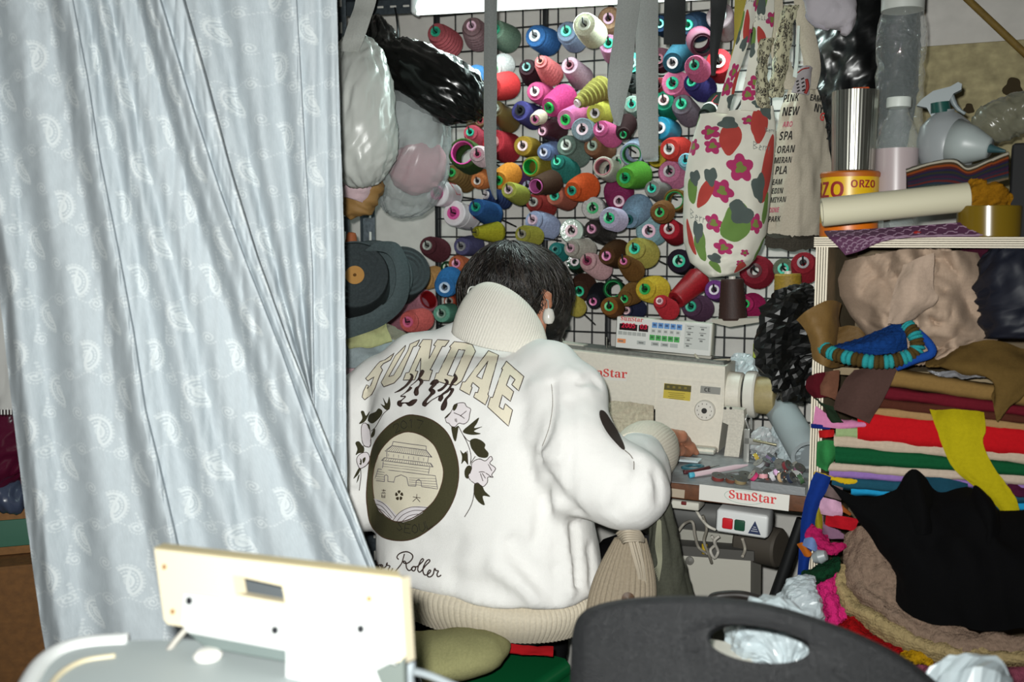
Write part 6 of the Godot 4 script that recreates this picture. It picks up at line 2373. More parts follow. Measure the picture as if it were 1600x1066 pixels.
func berry_image() -> Image:
	# the printed cloth, laid out flat: across the front panel and down the bag, 0 to 1 each way
	var im := Image.create(560, 1000, false, Image.FORMAT_RGB8)
	im.fill(Color("cfcdc0"))
	var pink := Color("a12a5c")
	var red := Color("a63a32")
	var green := Color("5f7f3c")
	var leaf := Color("4a5552")
	var S := 4.0
	var at := func(x: float, y: float) -> Vector2:
		var v := clampf((y - 172.0) / 256.0, -0.05, 1.0)
		var f := clampf(v, 0.0, 1.0) * (BAG_L.size() - 1)
		var k := mini(int(f), BAG_L.size() - 2)
		var l: float = lerpf(BAG_L[k][0], BAG_L[k + 1][0], f - k)
		var r: float = lerpf(BAG_R[k][0], BAG_R[k + 1][0], f - k)
		return Vector2(acos(clampf(1.0 - 2.0 * (x - l) / (r - l), -1.0, 1.0)) / PI * 560.0, v * 1000.0)
	for e in [[1083, 252, 15, 0.3], [1113, 245, 13, 0.9], [1157, 265, 17, 1.4], [1128, 297, 14, 0.2], [1115, 340, 12, 0.7], [1131, 370, 14, 1.6], [1181, 320, 13, 0.4], [1109, 221, 16, 2.0], [1164, 369, 8, 0.1], [1157, 395, 9, 0.4], [1170, 195, 10, 0.5], [1176, 405, 6, 1.0]]:
		var c: Vector2 = at.call(e[0], e[1])
		paint(im, petals(c.x, c.y, e[2] * S * 0.92, e[3]), pink)
		paint(im, blot(c.x, c.y, e[2] * 1.3, e[2] * 1.45, 0.2, e[3]), Color("6f7a3a"))
	for e in [[1141, 228, 16, 25, "r", 0.0], [1188, 200, 16, 31, "r", 0.1], [1101, 308, 9, 22, "r", 0.35], [1081, 309, 11, 19, "g", 0.0], [1151, 330, 20, 28, "g", 0.2], [1093, 376, 11, 24, "g", -0.05], [1186, 355, 10, 28, "g", 0.1], [1118, 408, 10, 14, "g", -0.3], [1157, 408, 14, 16, "r", -0.2], [1200, 258, 14, 40, "r", 0.15], [1057, 200, 9, 26, "g", 0.2], [1078, 370, 7, 24, "r", -0.3], [1196, 300, 7, 18, "g", 0.1]]:
		var c: Vector2 = at.call(e[0], e[1])
		paint(im, blot(c.x, c.y, e[2] * S * 0.78, e[3] * S * 0.95, 0.06, e[2], e[5]), red if e[4] == "r" else green)
	for e in [[1137, 200, 12, 13], [1198, 178, 12, 14], [1110, 285, 8, 10], [1085, 293, 9, 9], [1158, 314, 15, 13], [1090, 358, 8, 13], [1117, 392, 10, 8], [1186, 280, 10, 14]]:
		var c: Vector2 = at.call(e[0], e[1])
		paint(im, blot(c.x, c.y, e[2] * S * 0.92, e[3] * S, 0.16, e[0] * 1.0), leaf)
	# the word Berry, hand-written, three times
	for w in [[1078, 345, 0.9], [1176, 240, 0.8], [1196, 215, 0.6]]:
		var c: Vector2 = at.call(w[0], w[1])
		for s in [[[0, -12], [1, 0]], [[0, -12], [6, -9], [1, -6], [7, -3], [1, 0]], [[10, -3], [14, -5], [11, -7], [10, -1], [14, 0]], [[17, -7], [17, 0]], [[17, -5], [20, -7]], [[22, -7], [22, 0]], [[22, -5], [25, -7]], [[27, -7], [29, -2], [32, -8], [29, 4]]]:
			for k in s.size() - 1:
				for t in 10:
					var p := Vector2(s[k][0], s[k][1]).lerp(Vector2(s[k + 1][0], s[k + 1][1]), t / 10.0) * (w[2] as float) * S
					dot(im, c.x + p.x, c.y + p.y, 2.2, Color("6f7470"), 0.8)
	return im

func tote_bags() -> void:
	# flowered bag: front skin laid over a bulged form; texture follows the bag's own flat face
	var img := berry_image()
	var m := StandardMaterial3D.new()
	m.albedo_texture = ImageTexture.create_from_image(img)
	m.roughness = 0.9
	var left := BAG_L
	var right := BAG_R
	var t := thing("tote_bag", P(1140, 436, 2.0), "white cotton tote bag printed with pink flowers and strawberries", "bag")
	var b := B.new()
	var dep := 2.0
	var n := left.size()
	var ring := 40
	var pv := PackedVector3Array()
	var pu := PackedVector2Array()
	var pi := PackedInt32Array()
	for i in 41:
		var f := i / 40.0 * (n - 1)
		var k := mini(int(f), n - 2)
		var q := f - k
		var l := Vector2(left[k][0], left[k][1]).lerp(Vector2(left[k + 1][0], left[k + 1][1]), q)
		var r := Vector2(right[k][0], right[k][1]).lerp(Vector2(right[k + 1][0], right[k + 1][1]), q)
		var th := 0.012 + 0.045 * sin(clampf(i / 40.0, 0, 1) * PI * 0.9)
		for s in ring:
			var a := TAU * s / ring
			var x := 0.5 - 0.5 * cos(a)
			var px := lerpf(l.x, r.x, x)
			var py := lerpf(l.y, r.y, x)
			var d := dep - th * sin(a)
			var fold := 0.010 * nz.get_noise_3d(px * 0.03, py * 0.012, 3.0) + 0.005 * nz.get_noise_3d(px * 0.07, py * 0.03, 9.0)
			if i > 30: fold += 0.012 * nz.get_noise_3d(px * 0.05, py * 0.08, 1.0)
			pv.append(P(px, py, d + fold))
			pu.append(Vector2(a / PI if a <= PI else 2.0 - a / PI, i / 40.0))
	for i in 40:
		for s in ring:
			var a := i * ring + s
			var c := i * ring + (s + 1) % ring
			pi.append_array(PackedInt32Array([a, c, a + ring, c, c + ring, a + ring]))
	var kk := pv.size()
	pv.append(P(1130, 432, dep))
	pu.append(Vector2(0.5, 0.95))
	for s in ring: pi.append_array(PackedInt32Array([kk, 40 * ring + s, 40 * ring + (s + 1) % ring]))
	b.add(pv, pi, pu, true)
	part(b, "bag_body", m, t)
	for h in [[[[1128, 176, 1.98], [1138, 140, 1.99], [1152, 90, 2.0], [1166, 40, 2.0], [1180, -20, 2.02], [1190, -70, 2.05]], 9.0], [[[1172, 172, 1.985], [1174, 150, 1.99], [1182, 110, 2.0], [1190, 60, 2.0], [1194, 10, 2.02], [1194, -70, 2.05]], 15.0]]:
		b = B.new()
		var rows := []
		for e in h[0]: rows.append([P(e[0] - h[1], e[1], e[2]), P(e[0], e[1] + 1, e[2] - 0.004), P(e[0] + h[1], e[1] + 2, e[2] + 0.002)])
		b.slab(net(rows, 8, 30, 0.002, 14.0), 9, 0.003)
		for i in b.uv.size(): b.uv[i] = Vector2(0.2 + b.uv[i].x * 0.25, b.uv[i].y * 0.9)
		part(b, "handle", m, t)
	# lettered canvas bag
	var canvas := mat("bcb3a2", 0.9, 0, 0.3, 40.0, 0.08, 0.1)
	var t2 := thing("tote_bag", P(1245, 384, 2.1), "beige canvas tote bag with rows of black hand lettering", "bag")
	b = B.new()
	var rows2 := rows_px([
		[[1236, 132, 2.1], [1254, 135, 2.085], [1276, 140, 2.1]],
		[[1222, 170, 2.1], [1250, 172, 2.07], [1286, 178, 2.1]],
		[[1212, 220, 2.1], [1248, 225, 2.06], [1296, 235, 2.1]],
		[[1206, 280, 2.1], [1246, 285, 2.055], [1296, 300, 2.1]],
		[[1200, 330, 2.1], [1244, 335, 2.06], [1288, 350, 2.1]],
		[[1197, 372, 2.1], [1240, 376, 2.07], [1280, 374, 2.1]]])
	b.slab(net(rows2, 24, 40, 0.006, 16.0, Vector3(1.6, 0.4, 1.6)), 25, 0.004)
	part(b, "bag_front", canvas, t2)
	b = B.new()
	b.slab(net(rows_px([[[1197, 366, 2.085], [1240, 370, 2.06], [1280, 368, 2.085]], [[1198, 384, 2.09], [1240, 388, 2.07], [1280, 384, 2.09]]]), 20, 6, 0.003, 20.0), 21, 0.03)
	part(b, "bag_base", mat("4a463e", 0.9, 0, 0.3, 40.0, 0.08, 0.3), t2, "dark speckled base")
	for e in [[[[1240, 140, 2.085], [1222, 100, 2.09], [1210, 40, 2.09], [1208, -70, 2.07]], 13], [[[1262, 140, 2.085], [1268, 100, 2.09], [1256, 30, 2.09], [1248, -70, 2.07]], 13]]:
		b = B.new()
		var rows := []
		for p in e[0]: rows.append([P(p[0] - e[1], p[1], p[2]), P(p[0], p[1], p[2] - 0.005), P(p[0] + e[1], p[1], p[2])])
		b.slab(net(rows, 8, 24, 0.004, 14.0), 9, 0.003)
		part(b, "handle", canvas, t2)
	b = B.new()
	var ink := [["PINK", 1222, 164, 12.0, -6.0, 0], ["NEW", 1220, 186, 14.0, -4.0, 0], ["ARO", 1222, 202, 9.0, -4.0, 1], ["SPA", 1216, 224, 14.0, -4.0, 0], ["ORAN", 1212, 244, 12.0, -4.0, 0], ["MIRAN", 1208, 259, 10.0, -3.0, 0], ["PLA", 1209, 277, 13.0, -3.0, 0], ["EAM", 1205, 292, 9.0, -3.0, 0], ["EDIN", 1204, 306, 9.0, -3.0, 0], ["MIYAN", 1202, 320, 9.0, -3.0, 0], ["DINE", 1200, 335, 8.0, -3.0, 1], ["PARK", 1199, 350, 9.0, -3.0, 0], ["EAMM", 1264, 160, 10.0, 8.0, 0], ["NY", 1270, 178, 13.0, 14.0, 0], ["G", 1279, 192, 13.0, 12.0, 2], ["EN", 1288, 203, 10.0, 30.0, 0], ["IN", 1290, 222, 14.0, 20.0, 0]]
	var inks := [B.new(), B.new(), B.new()]
	for w in ink:
		var dd := 2.065 if w[1] < 1250 else 2.068
		var sl: float = deg_to_rad(w[4])
		var ax := (cb.x * cos(sl) - cb.y * sin(sl)) 
		var slant := (cb.y + cb.x * 0.18).normalized()
		inks[w[5]].text(w[0], sans, P(w[1], w[2], dd - 0.010), ax * 0.62, slant, w[3] * 1.35 * dd / F, 0.0006)
	part(inks[0], "lettering", mat("1b1a18", 0.8), t2, "black hand lettering")
	part(inks[1], "lettering", mat("b8506a", 0.8), t2, "faded pink lettering")
	part(inks[2], "lettering", mat("b02c2c", 0.8), t2, "red letter")
	# leopard scarf
	var leo := Image.create(128, 256, false, Image.FORMAT_RGB8)
	leo.fill(Color("b0ac90"))
	rng.seed = 17
	for k in 130:
		var x := rng.randf() * 128
		var y := rng.randf() * 256
		var r := rng.randf_range(4.0, 7.5)
		for q in 9:
			var a := rng.randf() * TAU
			dot(leo, x + cos(a) * r, y + sin(a) * r, 2.4, Color("241f1a"), 0.95)
		dot(leo, x, y, 2.0, Color("5c5138"), 0.8)
	var lm := StandardMaterial3D.new()
	lm.albedo_texture = ImageTexture.create_from_image(leo)
	lm.roughness = 0.8
	for e in [[[[1236, 8, 2.05], [1228, 40, 2.045], [1222, 80, 2.04], [1216, 120, 2.04], [1210, 152, 2.04]], 11, "leopard print scarf hanging in front of the lettered bag, right tail"], [[[1196, 60, 1.985], [1192, 90, 1.98], [1190, 120, 1.978], [1192, 150, 1.98], [1196, 168, 1.985]], 9, "leopard print scarf tail between the flowered handles"]]:
		b = B.new()
		var rows := []
		for p in e[0]: rows.append([P(p[0] - e[1], p[1], p[2]), P(p[0], p[1], p[2] - 0.012), P(p[0] + e[1], p[1], p[2])])
		b.slab(net(rows, 12, 30, 0.006, 26.0), 13, 0.004)
		solo(b, "leopard_scarf", lm, e[2], "scarf", "leopard scarves")
	# little striped pouch with a red cord
	var pc := thing("striped_pouch", P(1250, 148, 2.06), "small grey striped pouch with a red drawstring above the lettering", "pouch")
	b = B.new()
	b.slab(net(rows_px([[[1252, 106, 2.055], [1262, 104, 2.05], [1266, 106, 2.055]], [[1246, 122, 2.05], [1256, 120, 2.045], [1265, 122, 2.05]], [[1238, 145, 2.055], [1250, 146, 2.045], [1262, 148, 2.055]]]), 10, 14, 0.003, 20.0), 11, 0.008)
	part(b, "pouch_body", mat("9a9496", 0.9), pc)
	b = B.new()
	for k in 4:
		b.tube(pts_px([[1244 + k * 0.6, 128 + k * 5, 2.04], [1248 + k * 0.6, 126 + k * 5, 2.038]]), 0.0016, 5)
		b.tube(pts_px([[1252 + k * 0.6, 124 + k * 6, 2.038], [1256 + k * 0.6, 122 + k * 6, 2.038]]), 0.0016, 5)
	part(b, "stripes", mat("2a2626", 0.9), pc)
	b = B.new()
	b.tube(spline(pts_px([[1246, 114, 2.044], [1254, 108, 2.04], [1264, 106, 2.044]]), 10), 0.0015, 6)
	b.tube(spline(pts_px([[1260, 124, 2.04], [1262, 136, 2.038], [1258, 146, 2.04]]), 10), 0.0035, 6)
	part(b, "drawstring", mat("8e2420", 0.7), pc, "red drawstring")
	# white strap edge, olive strap and dark bags behind
	b = B.new()
	b.slab(net(rows_px([[[1246, 40, 2.06], [1250, 41, 2.058]], [[1243, 90, 2.06], [1248, 90, 2.055]], [[1239, 120, 2.06], [1245, 122, 2.055]]]), 4, 10), 5, 0.003)
	solo(b, "white_ribbon", mat("c9d2cc", 0.5), "narrow white ribbon between the two bags", "ribbon")
	b = B.new()
	b.slab(net(rows_px([[[1150, -70, 2.05], [1160, -70, 2.045], [1170, -70, 2.05]], [[1148, 20, 2.05], [1158, 20, 2.045], [1168, 20, 2.05]], [[1146, 70, 2.05], [1152, 70, 2.045], [1160, 70, 2.05]], [[1134, 130, 2.06], [1140, 130, 2.055], [1148, 130, 2.06]]]), 8, 20, 0.003, 14.0), 9, 0.003)
	solo(b, "webbing_strap", mat("8f8330", 0.8, 0, 0.3, 40.0), "olive gold strap beside the flowered bag handles", "strap", "straps hanging from the rail")
	b = B.new()
	b.tube(spline(pts_px([[1120, 205, 2.02], [1150, 172, 2.015], [1172, 130, 2.01], [1196, 80, 2.02]]), 16), 0.006, 8, true, 0.4)
	solo(b, "webbing_strap", mat("23231f", 0.8), "dark narrow strap crossing the flowered bag handles", "strap", "straps hanging from the rail")
	b = B.new()
	skin(b, [[1340, -40, 2.22, 76, 0.05], [1346, 20, 2.22, 80, 0.06], [1350, 80, 2.22, 78, 0.06], [1352, 140, 2.22, 72, 0.05], [1355, 200, 2.22, 64, 0.05], [1360, 262, 2.22, 44, 0.03]], 64, 50, 0.010, 15.0, true, 71.0, 1.3)
	solo(b, "plastic_bag", mat("0b0c0d", 0.3), "large black plastic bag hanging behind the steel tumbler", "plastic bag")
	b = B.new()
	skin(b, [[1262, -40, 2.0, 20, 0.02], [1290, 0, 1.99, 36, 0.03], [1312, 22, 1.98, 32, 0.03], [1322, 42, 1.98, 14, 0.02], [1318, 54, 1.98, 5, 0.006]], 34, 30, 0.006, 14.0, false, 81.0)
	solo(b, "white_cloth", mat("a9a4aa", 0.9, 0, 0.2, 30.0), "whitish cloth bunched above the black plastic bag", "cloth")
	b = B.new()
	skin(b, [[1262, 22, 2.0, 6, 0.01], [1276, 30, 1.99, 12, 0.012], [1290, 40, 1.99, 9, 0.01], [1296, 46, 1.99, 3, 0.004]], 20, 16, 0.003, 20.0, false, 85.0)
	solo(b, "white_cloth", mat("9d98a0", 0.9), "small tag end of whitish cloth over the black bag", "cloth")

# ------------------------------------------------------------------ plywood shelf with its contents
var SU := Vector3.ZERO
var SN := Vector3.ZERO
var S0 := Vector3.ZERO
func sp(px: float, py: float, back: float) -> Vector3:      # point on the shelf's front plane, pushed back
	return on(px, py, S0 - SN * back, SN)
func srows(rows: Array) -> Array:
	var o := []
	for r in rows:
		var q := []
		for p in r: q.append(sp(p[0], p[1], p[2]))
		o.append(q)
	return o

func shelf_unit() -> void:
	SU = Vector3(cos(deg_to_rad(26.0)), 0, sin(deg_to_rad(26.0)))
	SN = Vector3(-SU.z, 0, SU.x)
	S0 = P(1281, 480, 1.68)
	var sb := Basis(SU, Vector3.UP, SN)
	var ply := mat("8f7d5f", 0.7, 0, 0.1, 10.0, 0.03, 0.15)
	var plyw := mat("d9cfba", 0.6)
	var t := thing("plywood_shelf", Vector3(S0.x, 0, S0.z), "plywood shelf unit with striped edges stuffed with fabrics", "shelf")
	# top board: five plies as strips of their own
	var y1 := sp(1281, 371, 0).y
	var y0 := sp(1281, 386, 0).y
	var xa := (sp(1272, 378, 0) - S0).dot(SU)
	var xb := xa + 0.45
	var depth := 0.40
	var th := y1 - y0
	var b := B.new()
	b.box(S0 + SU * (xa + xb) / 2 + Vector3(0, (y0 + y1) / 2 - S0.y, 0) - SN * (depth / 2 + 0.002), sb, Vector3(xb - xa, th, depth), 0.001)
	part(b, "top_board", ply, t)
	for k in 9:
		b = B.new()
		b.box(S0 + SU * (xa + xb) / 2 + Vector3(0, y0 - S0.y + th * (k + 0.5) / 9.0, 0) - SN * (0.001 + 0.0008 * (k % 2)), sb, Vector3(xb - xa, th / 9.0 * (1.35 if k % 2 == 0 else 0.65), 0.004), 0.0001)
		part(b, "ply", plyw if k % 2 == 0 else mat("2e261c", 0.8), t)
	var xl0 := (sp(1272, 500, 0) - S0).dot(SU)
	var xl1 := (sp(1290, 500, 0) - S0).dot(SU)
	var hgt := y0
	b = B.new()
	b.box(S0 + SU * (xl0 + xl1) / 2 + Vector3(0, hgt / 2 - S0.y, 0) - SN * (depth / 2 + 0.002), sb, Vector3(xl1 - xl0, hgt, depth), 0.001)
	part(b, "side_board", ply, t)
	for k in 9:
		b = B.new()
		b.box(S0 + SU * (xl0 + (xl1 - xl0) * (k + 0.5) / 9.0) + Vector3(0, hgt / 2 - S0.y, 0) - SN * (0.001 + 0.0008 * (k % 2)), sb, Vector3((xl1 - xl0) / 9.0 * (1.35 if k % 2 == 0 else 0.65), hgt, 0.004), 0.0001)
		part(b, "ply", plyw if k % 2 == 0 else mat("2e261c", 0.8), t)
	b = B.new()
	b.box(S0 + SU * (xb - 0.008) + Vector3(0, hgt / 2 - S0.y, 0) - SN * (depth / 2), sb, Vector3(0.016, hgt, depth), 0.001)
	part(b, "side_board", ply, t)
	b = B.new()
	b.box(S0 + SU * (xa + xb) / 2 + Vector3(0, hgt / 2 - S0.y, 0) - SN * depth, sb, Vector3(xb - xa, hgt, 0.008), 0.001)
	part(b, "back_board", mat("6b5c46", 0.8), t)
	for yy in [0.02, 0.40]:
		b = B.new()
		b.box(S0 + SU * (xa + xb) / 2 + Vector3(0, yy - S0.y, 0) - SN * (depth / 2 + 0.01), sb, Vector3(xb - xa - 0.03, 0.016, depth - 0.03), 0.001)
		part(b, "shelf_board", ply, t)
	var ly := sp(1281, 582, 0).y
	b = B.new()
	b.box(S0 + SU * (xa + xb) / 2 + Vector3(0, ly - 0.01 - S0.y, 0) - SN * (depth / 2 + 0.06), sb, Vector3(xb - xa - 0.03, 0.014, depth - 0.1), 0.001)
	part(b, "shelf_board", ply, t)
	var st := y1          # shelf top height
	on_shelf_top(st, sb)
	in_shelf(sb)
	knit_pile()
	# board and stick on the wall behind
	b = B.new()
	var w0 := onwall(1425, 65, -0.07)
	var w1 := onwall(1700, 65, -0.07)
	var w2 := onwall(1425, 300, -0.07)
	b.box((w0 + w1) / 2 + Vector3(0, (w2.y - w0.y) / 2, 0), Basis(U, Vector3.UP, N), Vector3(w0.distance_to(w1), absf(w0.y - w2.y), 0.012), 0.002)
	var bm := mat("c4b88e", 0.85, 0, 0.3, 5.0, 0.03, 0.3)
	var bo := thing("stained_board", (w0 + w1) / 2 + Vector3(0, w2.y - w0.y, 0), "stained tan board leaning on the wall behind the spray bottle", "board")
	part(b, "panel", bm, bo)
	for e in [[1583, 138, 15, 16], [1514, 170, 8, 8]]:
		b = B.new()
		var o := []
		for q in blot(e[0], e[1], e[2], e[3], 0.14, e[0]): o.append(onwall(q[0], q[1], -0.0635))
		b.prism(o, N * 0.0006)
		part(b, "stain", mat("3f3626", 0.9), bo, "dark brown stain")
	b = B.new()
	b.tube([onwall(1508, -5, -0.05), onwall(1606, 88, -0.05)], 0.008, 10)
	solo(b, "wooden_stick", mat("8a6f2e", 0.7, 0, 0.1, 10.0, 0.03, 0.2), "thin wooden stick slanting across the upper right wall", "stick")

func bottle(prof: Array, base: Vector3, label: String, m: Material, cap: Array, capm: Material) -> Node3D:
	var t := thing("plastic_bottle", base, label, "bottle")
	var b := B.new()
	b.lathe(prof, base, Vector3.UP, 36, 60.0)
	part(b, "bottle_body", m, t)
	b = B.new()
	b.lathe(cap, base, Vector3.UP, 28, 35.0, 0.012, 28)
	part(b, "cap", capm, t)
	return t

func on_shelf_top(st: float, sb: Basis) -> void:
	var b := B.new()
	var clear := glass(Color(0.9, 0.95, 0.95), 0.07, 0.03)
	clear.uv1_triplanar = true
	clear.uv1_scale = Vector3.ONE * 9.0
	clear.heightmap_enabled = true
	clear.heightmap_texture = noise_tex(0.02, 3, null, 256, true)
	clear.heightmap_scale = 0.35
	# steel tumbler on a yellow ORZO tin
	var tin := on(1325, 366, Vector3(0, st, 0), Vector3.UP)
	tin = sp(1325, 372, 0.16)
	tin.y = st
	var d := (tin - CAM).dot(-cb.z)
	var k := d / F
	var th := 98.0 * k
	var t := thing("orzo_tin", tin, "yellow tin lettered ORZO with an orange lid under the tumbler", "tin")
	b = B.new()
	b.lathe([Vector2(0.001, 0), Vector2(41 * k, 0), Vector2(43 * k, 0.003), Vector2(43 * k, th - 0.006), Vector2(0.001, th - 0.006)], tin, Vector3.UP, 48)
	part(b, "can", mat("d6ab1c", 0.35), t)
	b = B.new()
	b.lathe([Vector2(43.3 * k, 0.002), Vector2(43.4 * k, 22 * k), Vector2(42 * k, 22 * k)], tin, Vector3.UP, 48)
	part(b, "orange_band", mat("cf6a12", 0.4), t, "orange band around the foot")
	b = B.new()
	b.lathe([Vector2(0.001, th - 0.007), Vector2(44.5 * k, th - 0.007), Vector2(45 * k, th), Vector2(43 * k, th + 0.003), Vector2(0.001, th + 0.003)], tin, Vector3.UP, 48)
	part(b, "lid", mat("a85a14", 0.45), t, "orange brown lid")
	b = B.new()
	wrap_text(b, "ORZO", tin + Vector3(0, th - 27 * k, 0), 43.4 * k, 0.62, 16 * k)
	wrap_text(b, "ORZO", tin + Vector3(0, th - 46 * k, 0), 43.4 * k, -1.10, 34 * k)
	part(b, "lettering", mat("8c1f1c", 0.6), t, "dark red ORZO lettering")
	var tb := tin + Vector3(0, th + 0.0035, 0) + SU * 0.004
	t = thing("steel_tumbler", tb, "ribbed stainless steel tumbler standing on the yellow tin", "tumbler")
	b = B.new()
	var h := 122.0 * k
	b.lathe([Vector2(0.001, 0), Vector2(30 * k, 0), Vector2(31.5 * k, 0.003), Vector2(34.5 * k, h), Vector2(33 * k, h), Vector2(30 * k, 0.01), Vector2(0.001, 0.01)], tb, Vector3.UP, 160, 35.0, 0.006, 40)
	part(b, "cup", mat("b4b4aa", 0.28, 0.95), t)
	b = B.new()
	b.box(tb + Vector3(0, h + 0.004, 0) - SN * 0.008 + SU * 0.008, sb, Vector3(0.03, 0.008, 0.012), 0.002)
	part(b, "orange_clip", mat("b3461a", 0.4), t, "orange clip on the rim")
	# small PET bottle with a pale label
	var p := sp(1396, 372, 0.185)
	p.y = st
	k = (p - CAM).dot(-cb.z) / F
	var bt := bottle([Vector2(0.001, 0), Vector2(27 * k, 0), Vector2(30 * k, 5 * k), Vector2(31 * k, 60 * k), Vector2(30 * k, 64 * k), Vector2(31 * k, 68 * k), Vector2(31 * k, 150 * k), Vector2(26 * k, 168 * k), Vector2(16 * k, 188 * k), Vector2(14 * k, 196 * k), Vector2(14 * k, 200 * k)], p, "clear plastic bottle with a pale pink label beside the tumbler", clear, [Vector2(0.001, 214 * k), Vector2(17 * k, 214 * k), Vector2(18 * k, 212 * k), Vector2(18 * k, 199 * k), Vector2(0.001, 199 * k)], mat("c6ccc6", 0.4))
	b = B.new()
	b.lathe([Vector2(31.2 * k, 70 * k), Vector2(31.6 * k, 70 * k), Vector2(31.6 * k, 136 * k), Vector2(31.2 * k, 136 * k)], p, Vector3.UP, 40)
	part(b, "label", mat("a79a9b", 0.35), bt, "pale pink grey label")
	# tall PET bottle upside behind, with a white cap end at the top
	p = sp(1396, 372, 0.28)
	p.y = st
	k = (p - CAM).dot(-cb.z) / F
	var prof := [Vector2(0.001, 0), Vector2(30 * k, 0), Vector2(35 * k, 6 * k)]
	for i in 14:
		var yy := 14.0 + i * 18.0
		prof.append(Vector2((35.0 + (1.6 if i % 2 else -0.8)) * k, yy * k))
	prof.append_array([Vector2(33 * k, 262 * k), Vector2(36 * k, 272 * k), Vector2(37 * k, 300 * k), Vector2(35 * k, 325 * k), Vector2(30 * k, 345 * k)])
	bottle(prof, p, "tall ribbed clear water bottle with a white top behind the small one", clear, [Vector2(0.001, 400 * k), Vector2(30 * k, 400 * k), Vector2(31 * k, 396 * k), Vector2(31 * k, 344 * k), Vector2(0.001, 344 * k)], mat("bfc3bd", 0.4))
	# spray bottle lying on its side with trigger up
	var c := sp(1478, 215, 0.20)
	k = (c - CAM).dot(-cb.z) / F
	t = thing("spray_bottle", c - Vector3(0, 40 * k, 0), "frosted round spray bottle with a grey trigger on the folded cloths", "spray bottle")
	b = B.new()
	b.lathe([Vector2(0.001, -52 * k), Vector2(20 * k, -50 * k), Vector2(36 * k, -38 * k), Vector2(42 * k, -15 * k), Vector2(42 * k, 8 * k), Vector2(36 * k, 28 * k), Vector2(24 * k, 40 * k), Vector2(15 * k, 46 * k), Vector2(14 * k, 50 * k)], c - Vector3(0, 8 * k, 0), Vector3(-0.08, 1, 0), 40, 60.0)
	part(b, "flask", mat("8d9294", 0.3), t, "frosted grey flask")
	b = B.new()
	var nk := c + Vector3(-8 * k * 0, 38 * k, 0)
	b.lathe([Vector2(0.001, 0), Vector2(15 * k, 0), Vector2(14 * k, 16 * k), Vector2(0.001, 16 * k)], nk + cb.x * (-10 * k), Vector3(-0.1, 1, 0), 24)
	part(b, "neck_ring", mat("1f4a44", 0.3), t, "dark green neck ring")
	b = B.new()
	var hd := []
	for q in [[1432, 165], [1440, 155], [1458, 142], [1485, 135], [1497, 128], [1503, 131], [1502, 140], [1490, 146], [1483, 158], [1478, 166], [1480, 180], [1455, 182], [1448, 168]]:
		hd.append(sp(q[0], q[1], 0.19))
	b.prism(hd, -SN * 0.022)
	part(b, "spray_head", mat("7c8688", 0.45), t, "grey spray head")
	b = B.new()
	b.tube(spline([sp(1486, 148, 0.20), sp(1490, 160, 0.20), sp(1497, 170, 0.20), sp(1508, 178, 0.20)], 10), [0.005, 0.005, 0.005, 0.005, 0.005, 0.004, 0.004, 0.004, 0.003, 0.003, 0.003], 8)
	part(b, "trigger", mat("7c8688", 0.45), t)
	var nz0 := sp(1492, 222, 0.17)
	var nz1 := sp(1546, 232, 0.15)
	t = thing("squeeze_bottle", nz0, "pale cone-shaped squeeze bottle lying beside the spray bottle", "bottle")
	b = B.new()
	b.tube([nz0, nz0.lerp(nz1, 0.5), nz1], [36 * k, 28 * k, 15 * k], 24)
	part(b, "bottle_body", mat("9aa3a2", 0.4), t)
	b = B.new()
	b.tube([nz1, nz1 + (nz1 - nz0).normalized() * 24 * k], [7 * k, 2 * k], 14)
	part(b, "nozzle", mat("2c4a4e", 0.4), t, "dark teal nozzle")
	# folded striped cloths: a stack of layers
	var layers := ["8f8a7c", "3a2a1a", "6e3416", "3c1a1c", "1e1c30", "24261e", "1e1c2e", "301a2c", "222230", "4a1e1c", "1e2834", "2c3430", "5a4e3c"]
	var lname := ["pale linen", "dark brown", "burnt orange", "maroon", "indigo", "dark moss", "navy", "plum", "slate", "rust", "steel blue", "grey green", "tan"]
	for i in layers.size():
		b = B.new()
		var o := i * 3.6
		var dip := 12.0 - i * 0.6
		b.slab(net(srows([[[1416 + i * 0.3, 268 + o * 0.72, 0.04], [1455, 256 + o * 0.86, 0.03], [1490, 252 + o, 0.03], [1512, 262 + dip * 0.2 + o * 0.8, 0.03], [1545, 252 + o * 0.8, 0.03], [1576, 240 + o * 0.9, 0.04]], [[1416, 266 + o * 0.72, 0.13], [1455, 254 + o * 0.86, 0.13], [1490, 250 + o, 0.13], [1512, 260 + o * 0.8, 0.13], [1545, 250 + o * 0.8, 0.13], [1576, 238 + o * 0.9, 0.13]]]), 30, 5, 0.001, 20.0), 31, 0.0036)
		solo(b, "folded_cloth", mat(layers[i], 0.9, 0, 0.2, 30.0), "%s cloth in the folded stack under the spray bottle" % lname[i], "cloth", "folded cloth stack on the shelf top")
	# paper roll and patterned wrap under it
	var ra := sp(1284, 332, -0.03)
	var rb := sp(1512, 308, 0.03)
	ra.y = maxf(ra.y, st + 0.0245)
	b = B.new()
	var rd := (rb - ra).normalized()
	b.lathe([Vector2(0.016, 0), Vector2(0.0225, 0), Vector2(0.0235, 0.002), Vector2(0.0235, ra.distance_to(rb)), Vector2(0.016, ra.distance_to(rb))], ra, rd, 40)
	solo(b, "paper_roll", mat("bdb89f", 0.7), "long cream paper roll lying along the shelf edge", "roll")
